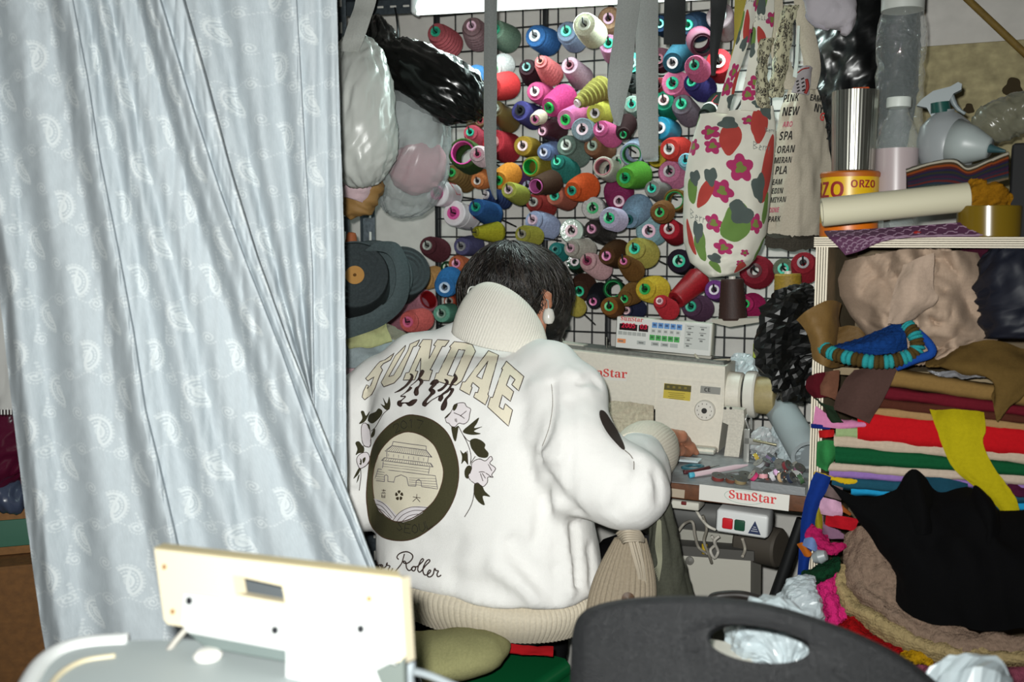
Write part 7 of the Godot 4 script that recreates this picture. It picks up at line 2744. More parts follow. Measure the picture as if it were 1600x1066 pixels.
	# purple cloth with pale chevrons: sheet over the edge
	var rows := srows([[[1288, 362, 0.02], [1340, 360, 0.02], [1400, 356, 0.02], [1460, 352, 0.02], [1530, 346, 0.02]], [[1296, 372, -0.012], [1340, 371, -0.012], [1400, 369.5, -0.01], [1460, 368, -0.008], [1530, 367, -0.004]], [[1310, 386, -0.014], [1335, 384, -0.014], [1375, 374, -0.012], [1440, 369.5, -0.010], [1530, 368, -0.006]], [[1321, 399, -0.014], [1345, 392, -0.014], [1382, 377, -0.012], [1442, 370, -0.011], [1530, 368.5, -0.007]]])
	var grid := net(rows, 30, 20)
	b = B.new()
	b.slab(grid, 31, 0.003)
	var pt := thing("patterned_cloth", sp(1330, 395, -0.014), "purple cloth with pale wavy print hanging over the shelf edge", "cloth")
	part(b, "cloth", mat("4a2040", 0.8, 0, 0.2, 30.0), pt)
	b = B.new()
	for r in 9:
		for q in 9:
			var gx := 1.5 + q * 3.2 + (r % 2) * 1.6
			var path := []
			for z in 7:
				var u := gx + z * 0.34
				var v := r * 2.15 + 1.0 + (-0.8 if z in [2, 3, 4] else (0.5 if z < 2 else -0.2))
				var iu := clampi(int(u), 0, 29)
				var iv := clampi(int(v), 0, 19)
				var pp := grid[iv * 31 + iu].lerp(grid[iv * 31 + iu + 1], u - iu).lerp(grid[mini(iv + 1, 20) * 31 + iu].lerp(grid[mini(iv + 1, 20) * 31 + iu + 1], u - iu), v - iv)
				path.append(pp + SN * 0.0016 + Vector3(0, 0.0008, 0))
			b.tube(path, 0.0011, 4, true)
	part(b, "print", mat("8f7488", 0.8), pt, "pale wavy print")
	# mustard tape roll with a knit bundle in it
	p = sp(1543, 371, -0.005)
	k = (p - CAM).dot(-cb.z) / F
	p -= SN * 48 * k
	p.y = st + 0.001
	t = thing("tape_roll", p, "wide mustard tape roll standing on the shelf edge", "tape roll")
	b = B.new()
	b.lathe([Vector2(34 * k, 0), Vector2(47 * k, 0), Vector2(47.5 * k, 0.002), Vector2(47.5 * k, 48 * k), Vector2(46.5 * k, 49 * k), Vector2(34 * k, 49 * k)], p, Vector3.UP, 56)
	part(b, "tape", mat("6a5514", 0.22), t)
	b = B.new()
	b.lathe([Vector2(32 * k, 0), Vector2(34 * k, 0), Vector2(34 * k, 48 * k), Vector2(32 * k, 48 * k)], p, Vector3.UP, 40)
	part(b, "core", mat("8a7a5a", 0.8), t)
	b = B.new()
	var dk := (p - CAM).dot(-cb.z)
	skin(b, [[1538, 330, dk, 26, 0.02], [1536, 312, dk, 32, 0.03], [1532, 296, dk, 28, 0.03], [1530, 284, dk, 18, 0.02], [1532, 279, dk, 6, 0.01]], 40, 30, 0.008, 40.0, false, 3.0)
	skin(b, [[1548, 320, dk, 10, 0.02], [1562, 314, dk, 15, 0.02], [1576, 312, dk, 12, 0.015], [1584, 312, dk, 4, 0.005]], 24, 16, 0.006, 40.0, false, 5.0)
	solo(b, "knit_bundle", mat("9a6a12", 0.9, 0, 0.6, 50.0, 0.08, 0.2), "mustard wool bundle tucked in the tape roll", "knitwear")
	b = B.new()
	var db := sp(1588, 300, 0.10)
	b.box(db + Vector3(0, -0.035, 0) + SU * 0.06, sb, Vector3(0.14, 0.22, 0.1), 0.004)
	solo(b, "black_box", mat("0a0b0d", 0.8), "black box at the right end of the shelf top", "box")
	b = B.new()
	skin(b, [[1520, 214, 1.85, 10, 0.01], [1546, 198, 1.84, 24, 0.03], [1580, 180, 1.83, 28, 0.03], [1620, 168, 1.82, 20, 0.02]], 28, 26, 0.008, 20.0, true, 55.0)
	solo(b, "plastic_film", sheer(Color("8a8a78"), 0.4, 0.25), "clear plastic film bundle by the stained board", "plastic film")
	# red handled thing and pens lying at the edge
	b = B.new()
	b.tube([sp(1418, 368, 0.0), sp(1432, 366, 0.0), sp(1450, 368, 0.0)], [0.002, 0.006, 0.002], 10)
	solo(b, "plastic_piece", mat("8e1a18", 0.4), "red plastic piece lying on the shelf edge under the paper roll", "plastic piece")
	b = B.new()
	b.tube([sp(1460, 365, 0.005), sp(1495, 364, 0.005)], 0.0042, 10)
	solo(b, "black_pen", mat("26282a", 0.3), "black pen with a silver clip on the shelf edge", "pen")

# lettering bent around an upright cylinder; angle 0 faces the room
func wrap_text(b: B, s: String, c: Vector3, r: float, a0: float, h: float) -> void:
	var tmp := B.new()
	tmp.text(s, sans, Vector3.ZERO, Vector3.RIGHT, Vector3.UP, h, 0.0006)
	var mid := 0.0
	for p in tmp.v: mid = maxf(mid, p.x)
	for i in tmp.v.size():
		var a := a0 + (tmp.v[i].x - mid / 2) / r
		var out := SN * cos(a) + SU * sin(a)
		tmp.v[i] = c + out * (r + tmp.v[i].z) + Vector3(0, tmp.v[i].y, 0)
		tmp.n[i] = out
	var at := b.v.size()
	b.v.append_array(tmp.v)
	b.n.append_array(tmp.n)
	b.uv.append_array(tmp.uv)
	b.c.append_array(tmp.c)
	for i in tmp.idx: b.idx.append(at + i)

func drape(called: String, rows: Array, col: String, label: String, cat: String, group := "", thick := 0.003, amp := 0.004, freq := 12.0, rough := 0.9, nu := 24, nv := 24, crease := false) -> MeshInstance3D:
	var b := B.new()
	b.slab(net(srows(rows), nu, nv, amp, freq, Vector3.ONE, rows[0][0][0] * 0.01, crease), nu + 1, thick)
	return solo(b, called, mat(col, rough, 0, 0.25, 30.0, 0.06, 0.08), label, cat, group)

func in_shelf(sb: Basis) -> void:
	var b := B.new()
	# big beige fabric bag
	var edge_l := [[1322, 408], [1311, 436], [1314, 462], [1330, 492], [1352, 520], [1374, 548]]
	var edge_r := [[1526, 396], [1546, 440], [1556, 485], [1558, 530], [1546, 540], [1500, 552]]
	var bundle := PackedVector3Array()
	var tri := func(t: float) -> float: return absf(t - floor(t) - 0.5) * 2.0
	for r in 41:
		var v := r / 40.0
		var k := mini(int(v * 5.0), 4)
		var f := v * 5.0 - k
		for c in 57:
			var u := c / 56.0
			var x := lerpf(lerpf(edge_l[k][0], edge_l[k + 1][0], f), lerpf(edge_r[k][0], edge_r[k + 1][0], f), u)
			var y := lerpf(lerpf(edge_l[k][1], edge_l[k + 1][1], f), lerpf(edge_r[k][1], edge_r[k + 1][1], f), u) - 12.0 * sin(u * PI) * (1.0 - v) + 20.0 * sin(u * PI) * v
			var wob := nz.get_noise_2d(u * 2.2, v * 2.2 + 5.0)
			var d := 0.095 - 0.06 * pow(sin(u * PI), 0.6)
			d -= 0.046 * tri.call(u * 2.3 - v * 0.9 + wob * 0.5) * sin(u * PI)
			d -= 0.026 * tri.call(u * 3.1 + v * 1.7 + 0.3 + wob * 0.6) * sin(u * PI)
			d -= 0.012 * tri.call(v * 3.3 - u * 1.4 + wob) * sin(u * PI)
			bundle.append(sp(x, y, d))
	b.slab(bundle, 57, 0.004)
	solo(b, "beige_fabric", mat("a8927f", 0.85, 0, 0.25, 30.0, 0.06, 0.08), "crumpled beige fabric bundle filling the shelf's top bay", "fabric")
	drape("beige_fabric", [[[1412, 414, -0.05], [1430, 406, -0.06], [1458, 396, -0.05]], [[1402, 440, -0.06], [1430, 436, -0.075], [1458, 446, -0.06]], [[1396, 470, -0.06], [1424, 474, -0.08], [1464, 468, -0.06]], [[1388, 506, -0.05], [1406, 504, -0.06], [1428, 494, -0.05]]],
		"ab9685", "folded flap of beige fabric over the bundle", "fabric", "", 0.003, 0.004, 14.0, 0.85)
	drape("kraft_paper", [[[1244, 500, -0.02], [1262, 485, -0.03], [1292, 470, -0.01], [1312, 474, 0.05]], [[1262, 520, -0.03], [1280, 520, -0.04], [1300, 530, -0.02], [1316, 540, 0.05]], [[1274, 560, -0.02], [1285, 570, -0.03], [1300, 575, -0.01], [1320, 572, 0.05]]],
		"6e5224", "brown kraft paper curling round the shelf's left edge", "paper", "", 0.002, 0.004, 10.0, 0.7)
	drape("kraft_paper", [[[1310, 512, 0.03], [1340, 512, 0.02], [1362, 540, 0.02]], [[1302, 545, 0.0], [1340, 545, 0.0], [1380, 560, 0.0]]], "5f461f", "brown paper wedge behind the knitted blue piece", "paper", "", 0.002, 0.004, 10.0, 0.7)
	# knitted blue and turquoise piece
	var t := thing("knit_slipper", sp(1370, 575, -0.03), "knitted blue slipper piece with a turquoise and brown rim", "knitwear")
	b = B.new()
	b.slab(net(srows([[[1310, 540, -0.02], [1350, 528, -0.03], [1380, 515, -0.03], [1405, 503, -0.025]], [[1300, 545, -0.035], [1350, 540, -0.06], [1385, 532, -0.065], [1413, 522, -0.04]], [[1302, 552, -0.03], [1350, 553, -0.055], [1390, 552, -0.06], [1416, 545, -0.03]]]), 40, 24, 0.0018, 90.0), 41, 0.005)
	part(b, "sole", knit_mat("123a78", 30.0, 0.1), t, "deep blue knit")
	b = B.new()
	var segs := 34
	var path := spline([sp(1287, 543, -0.03), sp(1300, 552, -0.045), sp(1330, 560, -0.06), sp(1370, 566, -0.062), sp(1405, 562, -0.055), sp(1432, 548, -0.045), sp(1430, 525, -0.04), sp(1416, 508, -0.03)], segs)
	for i in segs:
		var bb := B.new()
		bb.tube([path[i].lerp(path[i + 1], -0.1), path[i].lerp(path[i + 1], 0.5), path[i].lerp(path[i + 1], 1.1)], [0.0095, 0.0125, 0.0095], 10)
		part(bb, "rim_stitch", mat("2a8f92" if (i / 2) % 2 == 0 else "4a3a1c", 0.9, 0, 0.8, 80.0), t)
	b = B.new()
	b.tube(spline([sp(1400, 574, -0.05), sp(1430, 562, -0.05), sp(1456, 552, -0.045), sp(1450, 535, -0.04), sp(1425, 512, -0.03)], 16), 0.007, 8)
	part(b, "blue_edging", mat("17408a", 0.9, 0, 0.8, 60.0), t)
	# tan fabric right, dark navy bag behind
	drape("tan_fabric", [[[1455, 560, 0.02], [1500, 540, 0.0], [1545, 530, 0.0], [1610, 545, 0.02]], [[1450, 572, -0.02], [1505, 570, -0.04], [1550, 572, -0.04], [1610, 580, -0.03]], [[1540, 590, -0.03], [1552, 600, -0.05], [1575, 606, -0.05], [1612, 605, -0.04]], [[1547, 620, -0.04], [1553, 640, -0.055], [1560, 660, -0.055], [1570, 640, -0.05]]], "5f4a26", "dark tan fabric spilling with a narrow tail over the folded stack", "fabric", "", 0.003, 0.006, 12.0)
	b = B.new()
	skin(b, [[1560, 395, 1.62, 20, 0.03], [1580, 430, 1.6, 44, 0.06], [1590, 480, 1.6, 50, 0.07], [1590, 530, 1.6, 40, 0.04]], 30, 30, 0.010, 14.0, true, 66.0)
	solo(b, "dark_bag", mat("0e1220", 0.6), "dark navy bag deep in the right of the top bay", "bag")
	b = B.new()
	skin(b, [[1500, 396, 1.72, 10, 0.02], [1540, 402, 1.7, 18, 0.03], [1590, 420, 1.66, 22, 0.03], [1610, 430, 1.66, 8, 0.01]], 24, 20, 0.008, 16.0, false, 68.0)
	solo(b, "maroon_cloth", mat("3a1222", 0.9), "dark maroon cloth at the back of the top bay", "cloth")
	# folded fabrics, layer by layer: [left x, top y left, top y right(1610), bottom y left, bottom y right, colour, name]
	var L := [
		[1385, 576, 612, 602, 634, "7d6238", "olive tan", 0.0], [1378, 604, 636, 622, 652, "5e1420", "dark red", 0.0], [1370, 621, 650, 638, 664, "4a261c", "chestnut", 0.0],
		[1350, 634, 662, 648, 676, "9a7a52", "beige", 0.0], [1340, 642, 668, 690, 716, "b3121a", "bright red", -0.004], [1306, 664, 696, 684, 704, "8fa374", "pale green", 0.0],
		[1303, 679, 706, 700, 726, "b7a592", "off-white", 0.0], [1305, 696, 726, 724, 744, "0f4d2c", "bottle green", -0.004], [1290, 722, 742, 735, 758, "b9a898", "cream", 0.0],
		[1296, 732, 758, 744, 770, "8a6aa8", "lavender", 0.004], [1300, 745, 768, 762, 786, "1d4a5c", "petrol blue", 0.004], [1330, 758, 786, 772, 800, "1f8fc0", "turquoise", 0.008],
	]
	for e in L:
		b = B.new()
		var x0: float = e[0]
		var mid = (e[1] + e[3]) / 2.0
		var w := []
		for f in 5:
			var x := lerpf(x0, 1640, f / 4.0)
			var q := f / 4.0 * (1640.0 - x0) / (1610.0 - x0)
			var ya: float = lerpf(e[1], e[2], q)
			var yb: float = lerpf(e[3], e[4], q)
			w.append([[x, ya + 1, 0.10], [x, ya, 0.0 + e[7]], [x, (ya + yb) / 2, -0.014 + e[7]], [x, yb, 0.0 + e[7]], [x, yb - 1, 0.10]])
		var rows := []
		for r in 5:
			var o := []
			for c in 5: o.append(w[c][r])
			rows.append(o)
		b.slab(net(srows(rows), 30, 18, 0.0022, 16.0, Vector3.ONE, x0), 31, 0.003)
		solo(b, "folded_fabric", mat(e[5], 0.9, 0, 0.25, 30.0, 0.06, 0.08), "%s fabric folded in the shelf's middle stack" % e[6], "fabric", "folded fabrics in the shelf")
	# loose ends on the left of the stack
	var D := [
		[[[[1264, 590, -0.01], [1275, 584, -0.02], [1288, 582, -0.01]], [[1260, 605, -0.02], [1275, 606, -0.03], [1290, 604, -0.02]], [[1272, 622, -0.02], [1280, 622, -0.03], [1292, 620, -0.02]]], "4a0f18", "maroon fabric corner poking out of the shelf edge"],
		[[[[1284, 582, 0.0], [1296, 580, -0.01], [1312, 578, 0.0]], [[1280, 600, -0.02], [1294, 602, -0.03], [1308, 606, -0.02]], [[1278, 616, -0.02], [1290, 618, -0.03], [1304, 624, -0.02]]], "6a4636", "brown satin fold beside the maroon corner"],
		[[[[1335, 578, -0.02], [1365, 576, -0.03], [1402, 576, -0.02]], [[1318, 600, -0.03], [1350, 602, -0.045], [1390, 604, -0.035]], [[1306, 626, -0.03], [1340, 634, -0.05], [1374, 634, -0.04]], [[1303, 640, -0.03], [1330, 650, -0.05], [1358, 662, -0.04]]], "4a3631", "dark taupe fabric flap hanging over the red stack"],
		[[[[1270, 620, -0.02], [1285, 630, -0.03], [1302, 636, -0.03]], [[1285, 634, -0.03], [1296, 646, -0.04], [1310, 652, -0.035]], [[1296, 655, -0.03], [1304, 660, -0.04], [1318, 660, -0.035]]], "1c2a1c", "blackish green strip beside the taupe flap"],
		[[[[1274, 634, -0.015], [1290, 645, -0.02], [1310, 655, -0.015]], [[1272, 655, -0.02], [1310, 662, -0.03], [1350, 662, -0.02]], [[1270, 664, -0.02], [1310, 670, -0.03], [1350, 666, -0.02]]], "c27aa0", "pink fabric edge under the green strip"],
		[[[[1268, 662, -0.02], [1285, 664, -0.025], [1300, 666, -0.02]], [[1268, 668, -0.02], [1285, 670, -0.025], [1296, 671, -0.02]]], "14246a", "narrow royal blue fabric edge"],
		[[[[1280, 673, -0.01], [1292, 672, -0.02], [1304, 672, -0.01]], [[1280, 684, -0.01], [1292, 684, -0.02], [1303, 682, -0.01]]], "b01a1c", "small red fabric fold on the left of the stack"],
		[[[[1277, 690, -0.01], [1290, 688, -0.02], [1306, 690, -0.01]], [[1276, 705, -0.015], [1292, 712, -0.03], [1306, 712, -0.015]], [[1276, 728, -0.01], [1290, 736, -0.02], [1296, 738, -0.01]]], "2f7a42", "grass green fabric crumpled at the stack's left end"],
		[[[[1275, 736, -0.015], [1290, 742, -0.02], [1306, 746, -0.015]], [[1275, 742, -0.015], [1300, 748, -0.02], [1338, 750, -0.015]], [[1306, 752, -0.015], [1320, 756, -0.02], [1336, 756, -0.015]]], "c2a21a", "yellow fabric strip under the green fold"],
		[[[[1276, 738, -0.02], [1288, 742, -0.03], [1298, 746, -0.02]], [[1262, 770, -0.03], [1275, 775, -0.04], [1288, 772, -0.03]], [[1255, 800, -0.03], [1265, 805, -0.04], [1276, 802, -0.03]], [[1250, 850, -0.03], [1260, 855, -0.035], [1268, 850, -0.03]], [[1247, 910, -0.02], [1253, 912, -0.03], [1260, 910, -0.02]]], "12307a", "blue fabric strip hanging down the shelf's left edge"],
		[[[[1276, 780, -0.02], [1282, 778, -0.02], [1288, 780, -0.02]], [[1270, 806, -0.02], [1277, 806, -0.03], [1284, 806, -0.02]], [[1280, 836, -0.02], [1282, 838, -0.025], [1284, 836, -0.02]]], "8a8020", "olive strip dangling beside the blue one"],
		[[[[1283, 752, -0.01], [1300, 758, -0.02], [1316, 762, -0.01]], [[1282, 772, -0.015], [1298, 778, -0.03], [1312, 782, -0.015]]], "6a5a58", "grey brown fabric fold above the pink square"],
		[[[[1280, 776, -0.02], [1298, 780, -0.03], [1312, 786, -0.02]], [[1278, 792, -0.025], [1298, 796, -0.035], [1315, 798, -0.025]], [[1279, 803, -0.02], [1298, 806, -0.03], [1315, 806, -0.02]]], "c79ab4", "pale pink fabric square at the lower left of the shelf"],
		[[[[1306, 784, -0.02], [1318, 792, -0.025], [1330, 802, -0.02]], [[1306, 795, -0.02], [1318, 800, -0.025], [1328, 806, -0.02]]], "8a4a20", "rust fabric corner by the pink square"],
		[[[[1290, 806, -0.02], [1315, 806, -0.03], [1342, 812, -0.02]], [[1290, 822, -0.02], [1315, 826, -0.03], [1335, 830, -0.02]]], "a81420", "red fabric fold above the brown knit"],
		[[[[1284, 806, -0.015], [1290, 820, -0.02], [1310, 828, -0.02]], [[1284, 838, -0.015], [1300, 842, -0.025], [1326, 842, -0.02]]], "7a5a70", "mauve fabric fold above the brown knit"],
	]
	for e in D:
		drape("fabric_scrap", e[0], e[1], e[2], "fabric", "loose fabric ends at the shelf's left", 0.003, 0.003, 18.0, 0.9, 12, 14)
	drape("yellow_strip", [[[1452, 640, -0.02], [1490, 642, -0.03], [1537, 645, -0.025]], [[1464, 670, -0.04], [1500, 670, -0.05], [1540, 672, -0.045]], [[1472, 695, -0.05], [1505, 695, -0.055], [1536, 692, -0.05]], [[1492, 735, -0.06], [1520, 738, -0.065], [1552, 730, -0.06]], [[1530, 765, -0.065], [1555, 765, -0.07], [1578, 765, -0.065]], [[1560, 795, -0.07], [1575, 800, -0.075], [1590, 786, -0.07]], [[1575, 822, -0.07], [1588, 832, -0.075], [1598, 825, -0.07]]], "a89a10", "yellow fabric strip draped down over the red and green stack", "fabric", "", 0.003, 0.004, 14.0)
	drape("teal_fabric", [[[1440, 745, -0.02], [1480, 748, -0.03], [1512, 756, -0.02]], [[1450, 768, -0.03], [1480, 775, -0.04], [1512, 774, -0.03]], [[1460, 780, -0.03], [1490, 784, -0.04], [1508, 786, -0.03]]], "173f50", "petrol fabric fold behind the black cloth", "fabric")
	drape("magenta_cloth", [[[1560, 748, 0.0], [1585, 752, -0.01], [1610, 758, 0.0]], [[1575, 768, -0.02], [1590, 775, -0.03], [1612, 775, -0.02]]], "4a1834", "dark magenta cloth at the right of the stack", "cloth")
	drape("plastic_packet", [[[1450, 580, -0.03], [1495, 582, -0.035], [1546, 576, -0.03]], [[1466, 588, -0.035], [1500, 590, -0.045], [1546, 590, -0.035]]], "7a7a7e", "crinkled clear packet with a pink tag on the folded stack", "plastic packet", "", 0.002, 0.005, 30.0, 0.25)

func knit_pile() -> void:
	var b := B.new()
	var knit := func(col: String) -> StandardMaterial3D: return knit_mat(col)
	# black cloth heap in front
	b = B.new()
	b.slab(net(srows([
		[[1296, 756, -0.05], [1345, 776, -0.07], [1395, 765, -0.08], [1428, 735, -0.08], [1462, 770, -0.08], [1515, 765, -0.08], [1560, 800, -0.08], [1640, 790, -0.08]],
		[[1330, 800, -0.08], [1360, 810, -0.12], [1400, 810, -0.13], [1440, 800, -0.14], [1480, 810, -0.13], [1525, 800, -0.15], [1570, 840, -0.14], [1640, 830, -0.13]],
		[[1368, 850, -0.10], [1390, 855, -0.15], [1420, 850, -0.17], [1455, 850, -0.16], [1500, 850, -0.18], [1545, 860, -0.17], [1590, 880, -0.18], [1645, 880, -0.16]],
		[[1400, 895, -0.12], [1412, 905, -0.16], [1440, 905, -0.18], [1480, 905, -0.19], [1520, 910, -0.20], [1560, 920, -0.19], [1600, 930, -0.2], [1645, 930, -0.18]],
		[[1404, 940, -0.12], [1425, 960, -0.16], [1460, 975, -0.18], [1500, 978, -0.19], [1530, 985, -0.2], [1570, 985, -0.19], [1605, 980, -0.2], [1645, 985, -0.18]]]), 50, 36, 0.006, 7.0), 51, 0.004)
	solo(b, "black_cloth", mat("050506", 0.95), "heap of black cloth spread over the lower shelf and knits", "cloth")
	for e in [[[[1408, 775], [1428, 736], [1455, 772], [1458, 815], [1425, 830]], "peak of black cloth standing up before the green fabric"], [[[1515, 800], [1523, 758], [1550, 786], [1560, 830], [1530, 850]], "peak of black cloth standing up beside the yellow strip"]]:
		b = B.new()
		var pts := e[0] as Array
		b.slab(net(srows([[[pts[0][0], pts[0][1], -0.10], [pts[1][0], pts[1][1], -0.12], [pts[2][0], pts[2][1], -0.10]], [[pts[4][0] - 12, 800, -0.12], [(pts[4][0] + pts[3][0]) / 2.0, 800, -0.16], [pts[3][0], 805, -0.12]], [[pts[4][0], pts[4][1], -0.12], [(pts[4][0] + pts[3][0]) / 2.0, pts[4][1] + 6, -0.17], [pts[3][0] + 6, pts[4][1], -0.13]]]), 16, 16, 0.003, 14.0), 17, 0.004)
		solo(b, "black_cloth", mat("050506", 0.95), e[1], "cloth")
	# brown knitted garment with a scalloped beige border
	b = B.new()
	b.slab(net(srows([
		[[1322, 838, -0.02], [1345, 824, -0.03], [1372, 830, -0.04], [1410, 870, -0.05], [1425, 890, -0.05]],
		[[1318, 870, -0.05], [1345, 868, -0.07], [1380, 880, -0.08], [1405, 905, -0.09], [1425, 930, -0.09]],
		[[1318, 905, -0.07], [1345, 915, -0.10], [1385, 930, -0.11], [1420, 945, -0.12], [1460, 965, -0.12]],
		[[1335, 935, -0.09], [1375, 945, -0.13], [1420, 968, -0.14], [1480, 985, -0.15], [1530, 990, -0.15]],
		[[1355, 955, -0.10], [1400, 975, -0.14], [1450, 995, -0.16], [1520, 1008, -0.17], [1640, 1000, -0.16]],
		[[1390, 985, -0.11], [1430, 1000, -0.15], [1480, 1015, -0.17], [1540, 1025, -0.18], [1640, 1020, -0.17]]]), 50, 46, 0.0045, 30.0), 51, 0.006)
	solo(b, "brown_knit", knit.call("8c7666"), "brown knitted garment lying on the lower shelf", "knitwear")
	b = B.new()
	b.slab(net(srows([
		[[1310, 880, -0.04], [1316, 882, -0.06], [1324, 884, -0.06]],
		[[1300, 915, -0.07], [1312, 915, -0.09], [1326, 918, -0.08]],
		[[1310, 950, -0.09], [1328, 945, -0.115], [1348, 945, -0.10]],
		[[1345, 975, -0.11], [1362, 965, -0.14], [1380, 962, -0.12]],
		[[1380, 1005, -0.13], [1410, 995, -0.16], [1430, 988, -0.14]],
		[[1440, 1028, -0.15], [1470, 1018, -0.18], [1490, 1008, -0.16]],
		[[1510, 1040, -0.16], [1540, 1030, -0.19], [1560, 1020, -0.18]],
		[[1640, 1038, -0.16], [1650, 1030, -0.19], [1655, 1020, -0.18]]]), 16, 70, 0.004, 60.0), 17, 0.008)
	solo(b, "scalloped_knit_border", knit.call("a8946a"), "beige scalloped knit border edging the brown garment", "knitwear")
	# pink, green, red, yellow knits on the left
	var K := [
		[[[[1258, 895, -0.04], [1280, 885, -0.06], [1312, 872, -0.05]], [[1252, 905, -0.07], [1282, 898, -0.10], [1312, 885, -0.08]], [[1262, 914, -0.07], [1285, 908, -0.09], [1310, 893, -0.08]]], "0f3a22", "dark green knitted edge on the pink crochet"],
		[[[[1268, 910, -0.06], [1285, 900, -0.08], [1308, 893, -0.07]], [[1276, 930, -0.09], [1292, 925, -0.11], [1304, 918, -0.09]], [[1284, 955, -0.10], [1300, 950, -0.13], [1312, 945, -0.11]], [[1286, 975, -0.11], [1304, 978, -0.14], [1322, 966, -0.12]]], "d82a78", "hot pink crochet piece hanging beside the plastic bag"],
		[[[[1320, 963, -0.10], [1332, 966, -0.12], [1344, 972, -0.11]], [[1305, 982, -0.12], [1340, 990, -0.15], [1375, 1000, -0.13]], [[1340, 1004, -0.13], [1380, 1015, -0.16], [1408, 1014, -0.15]], [[1398, 1024, -0.15], [1405, 1020, -0.17], [1408, 1014, -0.15]]], "9a0c10", "red knit strip under the beige border"],
		[[[[1408, 1012, -0.14], [1440, 1020, -0.17], [1468, 1036, -0.15]], [[1400, 1026, -0.15], [1430, 1035, -0.18], [1460, 1040, -0.16]]], "b58a10", "yellow knit strip between the red and pink knits"],
		[[[[1420, 1038, -0.14], [1500, 1040, -0.17], [1640, 1034, -0.15]], [[1440, 1060, -0.16], [1520, 1058, -0.20], [1640, 1054, -0.17]], [[1450, 1090, -0.16], [1520, 1090, -0.20], [1640, 1085, -0.17]]], "8a4658", "dusty pink knit at the bottom right corner"],
		[[[[1268, 818, -0.03], [1276, 828, -0.04], [1290, 840, -0.03]], [[1258, 838, -0.05], [1276, 846, -0.06], [1300, 850, -0.05]], [[1272, 856, -0.05], [1300, 860, -0.06], [1322, 852, -0.05]], [[1285, 866, -0.05], [1300, 866, -0.06], [1312, 862, -0.05]]], "b8205e", "hot pink fabric ruffle beside the blue strip"],
	]
	for e in K:
		b = B.new()
		b.slab(net(srows(e[0]), 22, 26, 0.004, 60.0), 23, 0.006)
		solo(b, "knit_piece", knit.call(e[1]), e[2], "knitwear", "knits on the lower shelf")
	drape("fabric_scrap", [[[1258, 842, -0.06], [1270, 840, -0.07], [1276, 852, -0.06]], [[1254, 852, -0.06], [1266, 858, -0.07], [1276, 864, -0.06]]], "6a80b0", "periwinkle fabric scrap beside the pink ruffle", "fabric", "loose fabric ends at the shelf's left", 0.003, 0.001, 18.0, 0.9, 8, 8)
	drape("fabric_scrap", [[[1246, 850, -0.055], [1254, 848, -0.06], [1258, 856, -0.055]], [[1258, 868, -0.055], [1264, 870, -0.06], [1268, 866, -0.055]]], "a85a1a", "orange fabric scrap beside the periwinkle one", "fabric", "loose fabric ends at the shelf's left", 0.003, 0.001, 18.0, 0.9, 8, 8)
	b = B.new()
	b.lathe([Vector2(0.001, -0.012), Vector2(0.008, -0.011), Vector2(0.012, 0.0), Vector2(0.008, 0.011), Vector2(0.001, 0.012)], sp(1281, 870, -0.07), Vector3(0.6, 0.3, 0.4), 18)
	solo(b, "pale_knob", mat("8a9294", 0.4), "pale grey round knob above the green knit", "knob")
	# white plastic bag beside, and one behind the chair hole
	b = B.new()
	skin(b, [[1264, 902, 1.62, 6, 0.02], [1252, 925, 1.61, 24, 0.04], [1248, 955, 1.60, 36, 0.05], [1244, 1000, 1.60, 46, 0.06], [1240, 1060, 1.60, 40, 0.06]], 40, 44, 0.008, 30.0, false, 91.0)
	b = facet(b)
	solo(b, "plastic_bag", mat("aab4b8", 0.28), "white plastic bag standing beside the pink crochet", "plastic bag")
	b = B.new()
	skin(b, [[1505, 1066, 1.1, 30, 0.02], [1510, 1078, 1.08, 60, 0.05], [1512, 1100, 1.08, 60, 0.05], [1512, 1130, 1.08, 40, 0.03]], 36, 26, 0.006, 30.0, false, 95.0)
	b = facet(b)
	solo(b, "plastic_bag", mat("a3aeb2", 0.28), "white plastic bag at the very bottom edge on the right", "plastic bag")

# ------------------------------------------------------------------ foreground: white machine part, stool, chairs, left boxes, things by the table
func foreground() -> void:
	stool()
	chair_front()
	white_machine()
	small_table()
	left_boxes()
	hanging_garments()

